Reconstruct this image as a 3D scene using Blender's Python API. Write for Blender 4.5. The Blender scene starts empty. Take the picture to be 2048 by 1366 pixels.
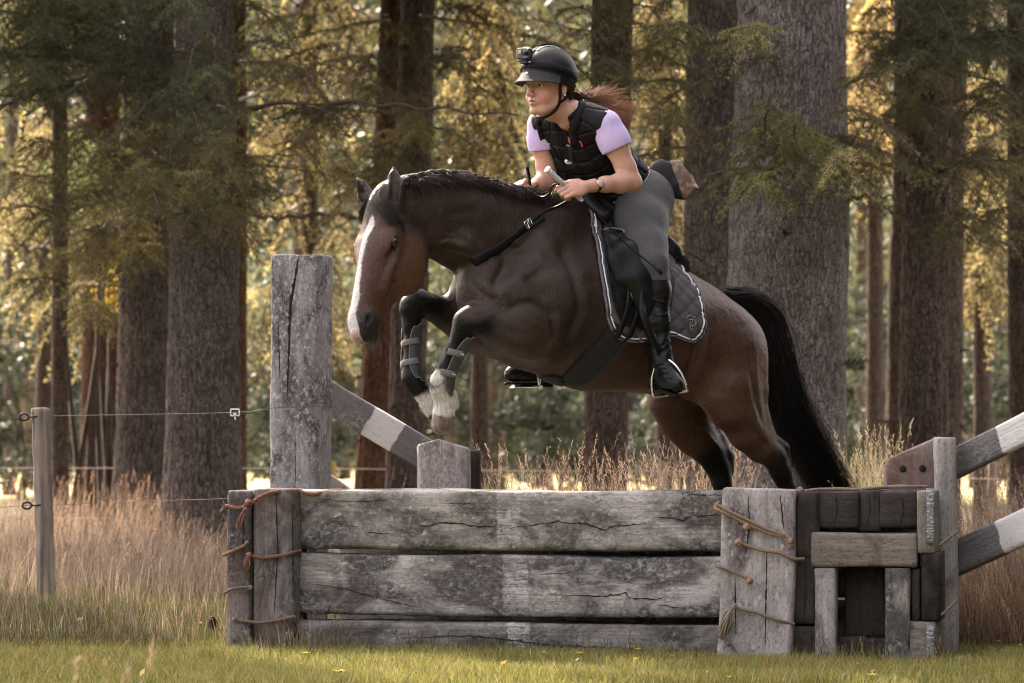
import bpy, math, random
import numpy as np
from mathutils import Vector, Matrix
from mathutils.bvhtree import BVHTree
from mathutils import noise as mnoise
sc = bpy.context.scene
col = sc.collection
R = math.radians
# ---------------------------------------------------------------- camera, sky, sun
CAM = np.array((0.0, -15.0, 0.9)); FPX = 7500.0; HOR = 860.0
cd = bpy.data.cameras.new('camera'); cam = bpy.data.objects.new('camera', cd); col.objects.link(cam)
cam.location = CAM; cam.rotation_euler = (R(90), 0, 0)
cd.sensor_width = 36; cd.lens = FPX / 2048 * 36
cd.shift_y = (HOR - 683) / 2048
cd.clip_start = 0.5; cd.clip_end = 2000
cd.dof.use_dof = True; cd.dof.focus_distance = 15.2; cd.dof.aperture_fstop = 5.0
sc.camera = cam
SUN_EL, SUN_AZ = 36, 118          # azimuth measured from +X, counter-clockwise: where the sun stands
w = bpy.data.worlds.new('World'); sc.world = w; w.use_nodes = True
nt = w.node_tree; nt.nodes.clear()
o_ = nt.nodes.new('ShaderNodeOutputWorld'); b_ = nt.nodes.new('ShaderNodeBackground'); s_ = nt.nodes.new('ShaderNodeTexSky')
s_.sky_type = 'NISHITA'; s_.sun_disc = False; s_.sun_elevation = R(SUN_EL); s_.sun_rotation = R(90 - SUN_AZ)
s_.dust_density = 3.5; s_.air_density = 1.0; s_.ozone_density = 0.6
b_.inputs['Strength'].default_value = 0.15
hs_ = nt.nodes.new('ShaderNodeHueSaturation'); hs_.inputs['Saturation'].default_value = .35
wm_ = nt.nodes.new('ShaderNodeMix'); wm_.data_type = 'RGBA'; wm_.blend_type = 'MULTIPLY'; wm_.inputs[0].default_value = 1; wm_.inputs[7].default_value = (1.12, .985, .925, 1)   # thin bright cloud
nt.links.new(s_.outputs[0], hs_.inputs['Color']); nt.links.new(hs_.outputs[0], wm_.inputs[6]); nt.links.new(wm_.outputs[2], b_.inputs[0]); nt.links.new(b_.outputs[0], o_.inputs[0])
sl = bpy.data.lights.new('sun', 'SUN'); so = bpy.data.objects.new('sun', sl); col.objects.link(so)
sl.energy = 2.0; sl.angle = R(.8); sl.color = (1.0, 0.84, 0.66)
sd = Vector((math.cos(R(SUN_AZ)) * math.cos(R(SUN_EL)), math.sin(R(SUN_AZ)) * math.cos(R(SUN_EL)), math.sin(R(SUN_EL))))
so.rotation_euler = sd.to_track_quat('Z', 'Y').to_euler()
sc.view_settings.view_transform = 'Standard'; sc.view_settings.look = 'None'
sc.view_settings.exposure = 2.7; sc.view_settings.gamma = 1.0
sc.cycles.max_bounces = 6; sc.cycles.transparent_max_bounces = 8
sc.cycles.sample_clamp_indirect = 4; sc.cycles.filter_width = 1.05

# ---------------------------------------------------------------- helpers
def P(px, py, Y):
    "point of the place seen at a photo position (2048 wide) at depth Y"
    t = Y - CAM[1]
    return np.array(((px - 1024) / FPX * t, Y, CAM[2] + (HOR - py) / FPX * t))
def gy(py, z=0.0):
    "depth Y at which height z shows at row py"
    return CAM[1] + FPX * (CAM[2] - z) / (py - HOR)

def link(o, parent=None):
    col.objects.link(o)
    if parent is not None: o.parent = parent
    return o
def tag(o, label=None, cat=None, group=None, kind=None):
    if label: o['label'] = label
    if cat: o['category'] = cat
    if group: o['group'] = group
    if kind: o['kind'] = kind
    return o
def empty(name, loc=(0, 0, 0), rz=0.0):
    o = bpy.data.objects.new(name, None); o.location = loc; o.rotation_euler = (0, 0, rz); o.empty_display_size = .2
    return link(o)
def fast_mesh(name, V, F, mat=None, smooth=True, col_=None, parent=None, inv=None, local=False):
    "V (n,3) array, F (m,k) array of equal-size polygons (or list of such arrays)"
    V = np.asarray(V, dtype=np.float32)
    if parent is not None and not local:            # vertices come in world space: bring them into the root's space
        rt = parent
        while rt.parent is not None: rt = rt.parent
        inv = (Matrix.Translation(rt.location) @ rt.rotation_euler.to_matrix().to_4x4()).inverted()
        M = np.array(inv, dtype=np.float32); V = V @ M[:3, :3].T + M[:3, 3]
    Fs = F if isinstance(F, list) else [F]
    Fs = [np.asarray(f, dtype=np.int32) for f in Fs if len(f)]
    me = bpy.data.meshes.new(name)
    me.vertices.add(len(V)); me.vertices.foreach_set('co', V.ravel())
    li = np.concatenate([f.ravel() for f in Fs]); tot = np.concatenate([np.full(len(f), f.shape[1], np.int32) for f in Fs])
    st = np.concatenate([[0], np.cumsum(tot)[:-1]]).astype(np.int32)
    me.loops.add(len(li)); me.loops.foreach_set('vertex_index', li)
    me.polygons.add(len(tot)); me.polygons.foreach_set('loop_start', st); me.polygons.foreach_set('loop_total', tot)
    me.update(calc_edges=True); me.validate()
    if smooth: me.polygons.foreach_set('use_smooth', np.ones(len(me.polygons), bool))
    if col_ is not None:
        a = me.color_attributes.new('Col', 'FLOAT_COLOR', 'POINT')
        c = np.ones((len(V), 4), np.float32); c[:, :3] = col_; a.data.foreach_set('color', c.ravel())
    if mat: me.materials.append(mat)
    o = bpy.data.objects.new(name, me)
    return link(o, parent)

class MB:
    "collects pieces, then links them as ONE mesh object"
    def __init__(s): s.V = []; s.F = {}; s.C = []; s.n = 0
    def add(s, V, F, c=None):
        V = np.asarray(V, float)
        for f in F:
            s.F.setdefault(len(f), []).append(np.asarray(f) + s.n)
        s.V.append(V); s.n += len(V)
        s.C.append(np.tile(np.asarray(c if c is not None else (1, 1, 1), float), (len(V), 1)) if np.ndim(c) < 2 else np.asarray(c))
        return s
    def addq(s, V, F, c=None):
        "F as an (m,k) array, fast"
        F = np.asarray(F); s.F.setdefault(F.shape[1], []).extend(list(F + s.n)) if False else s.F.setdefault(('a', F.shape[1]), []).append(F + s.n)
        V = np.asarray(V, float); s.V.append(V); s.n += len(V)
        s.C.append(np.tile(np.asarray(c if c is not None else (1, 1, 1), float), (len(V), 1)) if np.ndim(c) < 2 else np.asarray(c))
        return s
    def tube(s, pts, rads, seg=8, c=None, cap=True, flat=None, closed=False):
        "flat=(axis, factor): squash the section along an axis"
        pts = np.asarray(pts, float); n = len(pts)
        rads = np.broadcast_to(np.asarray(rads, float), (n,))
        T = np.gradient(pts, axis=0) if not closed else np.roll(pts, -1, 0) - np.roll(pts, 1, 0)
        T /= np.linalg.norm(T, axis=1)[:, None] + 1e-12
        up = np.array((0, 0, 1.0)) if abs(T[0][2]) < .9 else np.array((1.0, 0, 0))
        a = np.cross(T[0], up); a /= np.linalg.norm(a); A = [a]
        for i in range(1, n):
            a = A[-1] - T[i] * np.dot(A[-1], T[i]); a /= np.linalg.norm(a) + 1e-12; A.append(a)
        A = np.array(A); B = np.cross(T, A)
        th = np.arange(seg) * 2 * np.pi / seg
        off = A[:, None] * np.cos(th)[None, :, None] + B[:, None] * np.sin(th)[None, :, None]
        if flat is not None:
            ax = np.asarray(flat[0], float); ax /= np.linalg.norm(ax)
            off = off + (off @ ax)[..., None] * ax * (flat[1] - 1)
        V = (pts[:, None] + off * rads[:, None, None]).reshape(-1, 3)
        i = np.arange(n - 1 if not closed else n)[:, None]; j = np.arange(seg)[None]
        i2 = (i + 1) % n
        F = np.stack([i * seg + j, i * seg + (j + 1) % seg, i2 * seg + (j + 1) % seg, i2 * seg + j], -1).reshape(-1, 4)
        base = s.n
        s.addq(V, F, c if np.ndim(c) < 2 else np.repeat(c, seg, 0))
        if cap and not closed:
            s.F.setdefault(seg, []).append(np.arange(seg)[::-1] + base)
            s.F.setdefault(seg, []).append(np.arange(seg) + base + (n - 1) * seg)
        return s
    def box(s, c, size, M=None, bev=0.0, col=None, taper=1.0):
        hx, hy, hz = np.asarray(size, float) / 2; b = min(bev, hx * .9, hy * .9, hz * .9)
        V = []; 
        if b <= 0:
            V = [(x, y, z) for x in (-hx, hx) for y in (-hy, hy) for z in (-hz, hz)]
            F = [(0, 1, 3, 2), (4, 6, 7, 5), (0, 4, 5, 1), (2, 3, 7, 6), (0, 2, 6, 4), (1, 5, 7, 3)]
        else:
            idx = {}
            for sx in (-1, 1):
                for sy in (-1, 1):
                    for sz in (-1, 1):
                        for k, (dx, dy, dz) in enumerate(((0, b, b), (b, 0, b), (b, b, 0))):
                            idx[(sx, sy, sz, k)] = len(V); V.append((sx * (hx - dx), sy * (hy - dy), sz * (hz - dz)))
            F = []
            for a in range(3):
                o1, o2 = [q for q in range(3) if q != a]
                for sg in (-1, 1):
                    q = []
                    for (p1, p2) in ((-1, -1), (1, -1), (1, 1), (-1, 1)):
                        k = [0, 0, 0]; k[a] = sg; k[o1] = p1; k[o2] = p2; q.append(idx[(*k, a)])
                    F.append(q if (sg > 0) == (a != 1) else q[::-1])
            for a in range(3):
                o1, o2 = [q for q in range(3) if q != a]
                for p1 in (-1, 1):
                    for p2 in (-1, 1):
                        k0 = [0, 0, 0]; k0[a] = -1; k0[o1] = p1; k0[o2] = p2; k1 = list(k0); k1[a] = 1
                        q = [idx[(*k0, o1)], idx[(*k1, o1)], idx[(*k1, o2)], idx[(*k0, o2)]]
                        F.append(q)
            for sx in (-1, 1):
                for sy in (-1, 1):
                    for sz in (-1, 1): F.append([idx[(sx, sy, sz, k)] for k in range(3)])
        V = np.array(V, float)
        if taper != 1.0: f = 1 + (taper - 1) * (V[:, 2:] / (2 * hz) + .5); V[:, :2] *= f
        if M is not None: V = V @ np.asarray(M, float).T
        return s.add(V + np.asarray(c, float), F, col)
    def build(s, name, mat=None, parent=None, smooth=False, inv=None, usecol=False, local=False):
        Fs = []
        for k, v in s.F.items():
            Fs.append(np.concatenate(v) if isinstance(k, tuple) else np.array(v))
        return fast_mesh(name, np.concatenate(s.V), Fs, mat, smooth, np.concatenate(s.C) if usecol else None, parent, inv, local)

def frame(x, z=None):
    "rotation matrix (columns) whose X axis is x"
    x = np.asarray(x, float); x = x / np.linalg.norm(x); z = np.asarray(z if z is not None else (0, 0, 1), float)
    y = np.cross(z, x); y /= np.linalg.norm(y); z = np.cross(x, y)
    return np.stack([x, y, z], 1)
def spline(pts, n):
    "smooth curve through points (rows may carry extra columns)"
    p = np.asarray(pts, float); m = len(p)
    q = np.vstack([2 * p[0] - p[1], p, 2 * p[-1] - p[-2]])
    t = np.linspace(0, m - 1 - 1e-9, n); i = t.astype(int); f = (t - i)[:, None]
    a, b, c, d = q[i], q[i + 1], q[i + 2], q[i + 3]
    return .5 * (2 * b + (c - a) * f + (2 * a - 5 * b + 4 * c - d) * f ** 2 + (3 * b - a - 3 * c + d) * f ** 3)

# ---------------------------------------------------------------- solid sculpting: distance fields meshed by surface nets
class Sculpt:
    def __init__(s, lo, hi, h):
        s.lo = np.array(lo, np.float32); s.h = h
        s.n = np.ceil((np.array(hi) - s.lo) / h).astype(int) + 1
        s.phi = np.full(s.n, .3, np.float32)
    def region(s, lo, hi, m):
        a = np.clip(np.floor((np.asarray(lo) - m - s.lo) / s.h).astype(int), 0, s.n); b = np.clip(np.ceil((np.asarray(hi) + m - s.lo) / s.h).astype(int) + 1, 0, s.n)
        if np.any(b <= a): return None
        g = [s.lo[i] + s.h * np.arange(a[i], b[i], dtype=np.float32) for i in range(3)]
        return (slice(a[0], b[0]), slice(a[1], b[1]), slice(a[2], b[2])), g[0][:, None, None], g[1][None, :, None], g[2][None, None, :]
    def merge(s, sl, d, k, mode):
        a = s.phi[sl]
        if mode == 'add':
            h = np.clip(.5 + .5 * (a - d) / k, 0, 1); s.phi[sl] = a + (d - a) * h - k * h * (1 - h)
        else:
            d = -d; h = np.clip(.5 - .5 * (a - d) / k, 0, 1); s.phi[sl] = a + (d - a) * h + k * h * (1 - h)
    def cone(s, A, B, ra, rb, k=.03, n=None, kn=1.0, mode='add'):
        A = np.asarray(A, float); B = np.asarray(B, float); r = max(ra, rb)
        R_ = s.region(np.minimum(A, B) - r * max(1, kn), np.maximum(A, B) + r * max(1, kn), k + 2 * s.h)
        if R_ is None: return s
        sl, X, Y, Z = R_
        if n is not None and kn != 1.0:
            n = np.asarray(n, float) / np.linalg.norm(n); q = (1 / kn - 1)
            dn = ((X - A[0]) * n[0] + (Y - A[1]) * n[1] + (Z - A[2]) * n[2]) * q
            px, py, pz = X - A[0] + dn * n[0], Y - A[1] + dn * n[1], Z - A[2] + dn * n[2]
            b = B - A; b = b + n * (b @ n) * q
        else: px, py, pz = X - A[0], Y - A[1], Z - A[2]; b = B - A
        t = np.clip((px * b[0] + py * b[1] + pz * b[2]) / (b @ b + 1e-12), 0, 1)
        d = np.sqrt((px - t * b[0]) ** 2 + (py - t * b[1]) ** 2 + (pz - t * b[2]) ** 2) - (ra + (rb - ra) * t)
        s.merge(sl, (d * min(1, kn)).astype(np.float32), k, mode); return s
    def ell(s, C, r, k=.03, M=None, mode='add'):
        C = np.asarray(C, float); r = np.asarray(r, float); m = max(r)
        if M is None: M = np.eye(3)
        ext = np.sqrt(((np.abs(M) * r[None]) ** 2).sum(1))
        R_ = s.region(C - ext, C + ext, k + 2 * s.h)
        if R_ is None: return s
        sl, X, Y, Z = R_; x, y, z = X - C[0], Y - C[1], Z - C[2]
        k0 = 0; k1 = 0
        for i in range(3):
            q = x * M[0, i] + y * M[1, i] + z * M[2, i]; k0 = k0 + (q / r[i]) ** 2; k1 = k1 + (q / r[i] ** 2) ** 2
        k0 = np.sqrt(k0); k1 = np.sqrt(k1) + 1e-9
        s.merge(sl, (k0 * (k0 - 1) / k1).astype(np.float32), k, mode); return s
    def chain(s, pts, k=.02, n=None, kn=1.0, mode='add'):
        "pts rows x,y,z,r"
        pts = np.asarray(pts, float)
        for a, b in zip(pts[:-1], pts[1:]): s.cone(a[:3], b[:3], a[3], b[3], k, n, kn, mode)
        return s
    def grid(s):
        return [s.lo[i] + s.h * np.arange(s.n[i], dtype=np.float32).reshape([-1 if j == i else 1 for j in range(3)]) for i in range(3)]
    def clip(s, C, n, k=.004):
        "cut away the side the normal points to"
        X, Y, Z = s.grid(); n = np.asarray(n, float) / np.linalg.norm(n)
        d = ((X - C[0]) * n[0] + (Y - C[1]) * n[1] + (Z - C[2]) * n[2]).astype(np.float32)
        a = s.phi; h = np.clip(.5 - .5 * (a - d) / k, 0, 1); s.phi = a + (d - a) * h + k * h * (1 - h); return s
    def mesh(s, relax=1):
        phi = s.phi; ins = phi < 0
        c = ins[:-1, :-1, :-1].astype(np.int8)
        for dx, dy, dz in ((1,0,0),(0,1,0),(0,0,1),(1,1,0),(1,0,1),(0,1,1),(1,1,1)):
            c = c + ins[dx:dx or None, dy:dy or None, dz:dz or None][:c.shape[0], :c.shape[1], :c.shape[2]] if False else c + ins[dx:ins.shape[0]-1+dx, dy:ins.shape[1]-1+dy, dz:ins.shape[2]-1+dz]
        act = (c > 0) & (c < 8); ii = np.argwhere(act)
        idx = np.full(act.shape, -1, np.int32); idx[act] = np.arange(len(ii))
        acc = np.zeros((len(ii), 3)); cnt = np.zeros(len(ii))
        corners = [(a, b, d) for a in (0, 1) for b in (0, 1) for d in (0, 1)]
        val = {q: phi[ii[:, 0] + q[0], ii[:, 1] + q[1], ii[:, 2] + q[2]] for q in corners}
        for q in corners:
            for ax in range(3):
                if q[ax] == 0:
                    q2 = list(q); q2[ax] = 1; q2 = tuple(q2); a, b = val[q], val[q2]
                    m = (a < 0) != (b < 0); t = np.where(m, a / np.where(m, a - b, 1), 0)
                    pt = np.array(q, float)[None] + np.zeros((len(ii), 3)); pt[:, ax] += t
                    acc[m] += pt[m]; cnt[m] += 1
        V = ii + acc / cnt[:, None]
        quads = []
        for ax in range(3):
            o1, o2 = (ax + 1) % 3, (ax + 2) % 3
            sl0 = [slice(1, -1)] * 3; sl0[ax] = slice(0, -1); sl1 = list(sl0); sl1[ax] = slice(1, None)
            a, b = ins[tuple(sl0)], ins[tuple(sl1)]
            for sgn in (0, 1):
                m = (a & ~b) if sgn == 0 else (~a & b)
                e = np.argwhere(m)
                if not len(e): continue
                e = e + np.array([0 if i == ax else 1 for i in range(3)])
                def g(d1, d2):
                    q = e.copy(); q[:, o1] -= d1; q[:, o2] -= d2; return idx[q[:, 0], q[:, 1], q[:, 2]]
                f = np.stack([g(1, 1), g(0, 1), g(0, 0), g(1, 0)], 1)
                quads.append(f if sgn == 0 else f[:, ::-1])
        F = np.concatenate(quads); F = F[(F >= 0).all(1)]
        for _ in range(relax):
            A = np.zeros_like(V); n = np.zeros(len(V))
            for a, b in ((0, 1), (1, 2), (2, 3), (3, 0)):
                np.add.at(A, F[:, a], V[F[:, b]]); np.add.at(n, F[:, a], 1)
                np.add.at(A, F[:, b], V[F[:, a]]); np.add.at(n, F[:, b], 1)
            V = V * .5 + .5 * A / np.maximum(n, 1)[:, None]
        return V * s.h + s.lo, F
def smooth01(x, a, b): t = np.clip((x - a) / (b - a), 0, 1); return t * t * (3 - 2 * t)
def mixc(a, b, t): return np.asarray(a)[None] * (1 - t)[:, None] + np.asarray(b)[None] * t[:, None] if np.ndim(a) == 1 else a * (1 - t)[:, None] + np.asarray(b)[None] * t[:, None]
def vnoise(P_, f, seed=0):
    "cheap smooth noise of an (n,3) array, about -1..1"
    rs = np.random.RandomState(seed); out = 0
    for i in range(6):
        d = rs.normal(size=3); d /= np.linalg.norm(d); out = out + np.sin(P_ @ d * f * rs.uniform(.6, 1.7) * 6.28 + rs.uniform(0, 6.28))
    return out / 3.2

# ---------------------------------------------------------------- materials
class NT:
    def __init__(s, name):
        s.m = bpy.data.materials.new(name); s.m.use_nodes = True; s.t = s.m.node_tree; s.t.nodes.clear()
        s.out = s.t.nodes.new('ShaderNodeOutputMaterial')
    def n(s, kind, ins=None, **kw):
        nd = s.t.nodes.new('ShaderNode' + kind)
        for k, v in kw.items(): setattr(nd, k, v)
        for k, v in (ins or {}).items():
            if isinstance(v, bpy.types.NodeSocket): s.t.links.new(v, nd.inputs[k])
            elif isinstance(v, tuple) and len(v) == 3 and nd.inputs[k].type == 'RGBA': nd.inputs[k].default_value = (*v, 1)
            else: nd.inputs[k].default_value = v
        return nd
    def coords(s, scale=(1, 1, 1), which='Object', rot=(0, 0, 0), obj_rand=False):
        tc = s.n('TexCoord'); v = tc.outputs[which]
        if obj_rand:
            oi = s.n('ObjectInfo'); mul = s.n('Math', {0: oi.outputs['Random'], 1: 37.0}, operation='MULTIPLY')
            v = s.n('VectorMath', {0: v, 1: mul.outputs[0]}, operation='ADD').outputs[0]
        return s.n('Mapping', {'Vector': v, 'Scale': scale, 'Rotation': rot}).outputs[0]
    def noise(s, vec, scale, detail=4, rough=.55, dist=0.0): return s.n('TexNoise', {'Vector': vec, 'Scale': scale, 'Detail': detail, 'Roughness': rough, 'Distortion': dist}).outputs[0]
    def ramp(s, fac, stops):
        r = s.n('ValToRGB', {'Fac': fac}); e = r.color_ramp.elements
        while len(e) < len(stops): e.new(.5)
        for i, (p, c) in enumerate(stops):
            e[i].position = p; e[i].color = (*c, 1) if isinstance(c, tuple) else (c, c, c, 1)
        return r.outputs[0]
    def mix(s, f, a, b, mode='MIX'):
        m = s.n('Mix', data_type='RGBA', blend_type=mode)
        for i, v in ((0, f), (6, a), (7, b)):
            if isinstance(v, bpy.types.NodeSocket): s.t.links.new(v, m.inputs[i])
            else: m.inputs[i].default_value = v if not isinstance(v, tuple) else (*v, 1)
        return m.outputs[2]
    def math(s, op, a, b=0.0): 
        return s.n('Math', {0: a, 1: b}, operation=op).outputs[0]
    def bump(s, h, strength=.3, dist=.01, normal=None):
        d = {'Height': h, 'Strength': strength, 'Distance': dist}
        if normal is not None: d['Normal'] = normal
        return s.n('Bump', d).outputs[0]
    def done(s, color, rough=.6, normal=None, metal=0.0, spec=.5, sheen=0.0, coat=0.0, trans=None, sss=None, aniso=None):
        b = s.n('BsdfPrincipled')
        for k, v in (('Base Color', color), ('Roughness', rough), ('Metallic', metal), ('Specular IOR Level', spec), ('Sheen Weight', sheen), ('Coat Weight', coat)):
            if isinstance(v, bpy.types.NodeSocket): s.t.links.new(v, b.inputs[k])
            else: b.inputs[k].default_value = v if not isinstance(v, tuple) else (*v, 1)
        if normal is not None: s.t.links.new(normal, b.inputs['Normal'])
        if sss: b.inputs['Subsurface Weight'].default_value = sss[0]; b.inputs['Subsurface Radius'].default_value = sss[1]; b.inputs['Subsurface Scale'].default_value = sss[2]
        res = b.outputs[0]
        if trans is not None:
            t = s.n('BsdfTranslucent'); 
            c = trans[1]
            if isinstance(c, bpy.types.NodeSocket): s.t.links.new(c, t.inputs[0])
            else: t.inputs[0].default_value = (*c, 1)
            mx = s.n('MixShader'); mx.inputs[0].default_value = trans[0]; s.t.links.new(res, mx.inputs[1]); s.t.links.new(t.outputs[0], mx.inputs[2]); res = mx.outputs[0]
        s.t.links.new(res, s.out.inputs[0]); return s.m
    def vcol(s, name='Col'): return s.n('VertexColor', layer_name=name).outputs[0]
def simple(name, c, rough=.6, nscale=60, var=.25, bstr=.15, bdist=.002, **kw):
    t = NT(name); v = t.coords(); nz = t.noise(v, nscale, 5)
    c2 = tuple(x * (1 - var) for x in c); c3 = tuple(min(1, x * (1 + var)) for x in c)
    return t.done(t.ramp(nz, [(.3, c2), (.7, c3)]), rough, t.bump(nz, bstr, bdist), **kw)
# ---------------------------------------------------------------- noise on a lattice
_rt = np.random.RandomState(77).uniform(-1, 1, (64, 64, 64)).astype(np.float32)
def nz3(p, seed=0):
    p = np.asarray(p, float) + seed * 17.31; i = np.floor(p).astype(int); f = p - i; f = f * f * (3 - 2 * f); i &= 63; j = (i + 1) & 63
    x0, y0, z0 = i.T; x1, y1, z1 = j.T; fx, fy, fz = f.T
    def l(a, b, t): return a + (b - a) * t
    return l(l(l(_rt[x0, y0, z0], _rt[x1, y0, z0], fx), l(_rt[x0, y1, z0], _rt[x1, y1, z0], fx), fy), l(l(_rt[x0, y0, z1], _rt[x1, y0, z1], fx), l(_rt[x0, y1, z1], _rt[x1, y1, z1], fx), fy), fz)
def fbm(p, o=4, seed=0):
    s = 0; a = 1; t = 0
    for k in range(o): s = s + a * nz3(np.asarray(p) * 2 ** k, seed + k); t += a; a *= .5
    return s / t
# ---------------------------------------------------------------- ground
def ground_h(x, y):
    p = np.stack([x, y, x * 0], -1).reshape(-1, 3)
    h = .05 * fbm(p * .35, 3, 3) + .015 * fbm(p * 2.5, 3, 5)
    k = smooth01(y.reshape(-1), 1.0, 6.0); k2 = smooth01(-x.reshape(-1), .9, 1.8) * smooth01(y.reshape(-1), .6, 1.6)
    h = h * (.25 + k) + .05 * k2
    return h.reshape(x.shape)
t = NT('soil_and_turf'); v = t.coords(); sx = t.n('SeparateXYZ', {0: v}).outputs; n1 = t.noise(v, 1.3, 5); n2 = t.noise(v, 14, 6, .7)
lawn = t.ramp(n2, [(.3, (.06, .065, .02)), (.6, (.14, .13, .045)), (.8, (.21, .185, .08))]); soil = t.ramp(n2, [(.3, (.025, .018, .013)), (.6, (.075, .052, .034)), (.8, (.16, .115, .07))]); mead = t.ramp(n1, [(.35, (.50, .42, .18)), (.7, (.72, .60, .32))])
y_ = t.math('ADD', sx[1], t.math('MULTIPLY', t.math('SUBTRACT', n1, .5), 1.6))
f1 = t.n('MapRange', {0: y_, 1: .1, 2: .9}).outputs[0]; f2 = t.n('MapRange', {0: y_, 1: 30.0, 2: 36.0}).outputs[0]
soil = t.mix(.7, soil, t.ramp(n2, [(.3, (.03, .03, .012)), (.7, (.10, .09, .035))]))
M_ground = t.done(t.mix(f2, t.mix(f1, lawn, soil), mead), .95, t.bump(n2, .6, .03), spec=.1)
xs = np.concatenate([-np.geomspace(150, 6, 16), np.linspace(-5, 5, 100), np.geomspace(6, 150, 16)]); ys = np.concatenate([np.linspace(-16, -3, 10), np.linspace(-2.5, 5, 76), np.linspace(5.5, 20, 30), np.geomspace(22, 400, 20)])
gx, gy_ = np.meshgrid(xs, ys, indexing='ij'); gz = ground_h(gx, gy_); nx_, ny_ = gx.shape
i = np.arange(nx_ - 1)[:, None]; j = np.arange(ny_ - 1)[None]
g_o = fast_mesh('ground', np.stack([gx, gy_, gz], -1).reshape(-1, 3), np.stack([i * ny_ + j, (i + 1) * ny_ + j, (i + 1) * ny_ + j + 1, i * ny_ + j + 1], -1).reshape(-1, 4), M_ground); tag(g_o, kind='structure')

# ---------------------------------------------------------------- timber
def wood(name, light=(.43, .40, .375), dark=(.045, .040, .040), pale=(.56, .54, .51), stain=.5, flake=.5, warm=0.0, band=None, grain=1.0, scale=1.0, moss=0.0, crack=.5):
    t = NT(name); v = t.coords(obj_rand=True); vr = t.coords()
    g = t.noise(t.n('Mapping', {'Vector': v, 'Scale': (1.4 * scale, 38 * scale, 38 * scale)}).outputs[0], 1.0, 6, .65, .35)
    g2 = t.noise(t.n('Mapping', {'Vector': v, 'Scale': (5, 120, 120)}).outputs[0], 1.0, 4, .7)
    st = t.noise(t.n('Mapping', {'Vector': v, 'Scale': (1.0, 1.6, 1.6)}).outputs[0], 3.2, 5, .62, .6)
    fl = t.noise(t.n('Mapping', {'Vector': v, 'Scale': (.75, 1, 1)}).outputs[0], 52, 7, .74, .5)
    fb = t.noise(v, 7, 4, .6)
    md = tuple((a * .55 + b * .45) for a, b in zip(light, dark))
    c = t.ramp(g, [(.22, tuple(x * .45 for x in light)), (.40, tuple(x * .8 for x in light)), (.62, light)])
    c = t.mix(t.ramp(g2, [(.32, .30 * grain), (.58, 0.0)]), c, dark)
    c = t.mix(t.ramp(st, [(stain - .06, .93), (stain + .07, 0.0)]), c, t.ramp(fl, [(.35, tuple(x * .7 for x in dark)), (.7, tuple(x * 2.6 for x in dark))]))
    flm = t.math('MULTIPLY', t.ramp(fl, [(.47, 0.0), (.60, 1.0)]), t.ramp(fb, [(flake - .06, 0.0), (flake + .12, 1.0)]))
    c = t.mix(t.math('MULTIPLY', flm, .78), c, pale)
    spk = t.noise(t.n('Mapping', {'Vector': v, 'Scale': (.6, 1, 1)}).outputs[0], 90, 6, .75); c = t.mix(t.ramp(spk, [(.38, .75), (.47, 0.0)]), c, tuple(x * .35 for x in light))
    if warm: c = t.mix(t.math('MULTIPLY', t.ramp(t.noise(v, 4, 3), [(.45, 0.0), (.6, 1.0)]), warm), c, (.16, .075, .045))
    if moss: c = t.mix(t.math('MULTIPLY', t.ramp(t.noise(v, 5.5, 4), [(.5, 0.0), (.62, 1.0)]), moss), c, (.20, .18, .11))
    if band:
        sx = t.math('ADD', t.n('SeparateXYZ', {0: vr}).outputs[0], t.math('MULTIPLY', t.math('SUBTRACT', t.noise(v, 22, 4, .7), .5), .035))
        m = t.math('MULTIPLY', t.n('MapRange', {0: sx, 1: band[0] - .004, 2: band[0] + .004}).outputs[0], t.n('MapRange', {0: sx, 1: band[1] + .004, 2: band[1] - .004}).outputs[0])
        m = t.math('MULTIPLY', m, t.ramp(t.math('ADD', t.math('MULTIPLY', fl, .6), t.math('MULTIPLY', g2, .4)), [(band[2], .0), (band[2] + .16, .62 if len(band) < 4 else band[3])])); c = t.mix(m, c, (.66, .64, .64))
    pit = t.noise(t.n('Mapping', {'Vector': v, 'Scale': (.5, 1, 1)}).outputs[0], 85, 6, .8)
    nb = t.bump(t.math('ADD', g, t.math('MULTIPLY', flm, .25)), .8 * grain, .010); nb = t.bump(fl, .75, .009, nb); nb = t.bump(pit, .6, .006, nb); nb = t.bump(g2, .35, .002, nb)
    return t.done(c, .88, nb, spec=.22)
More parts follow.
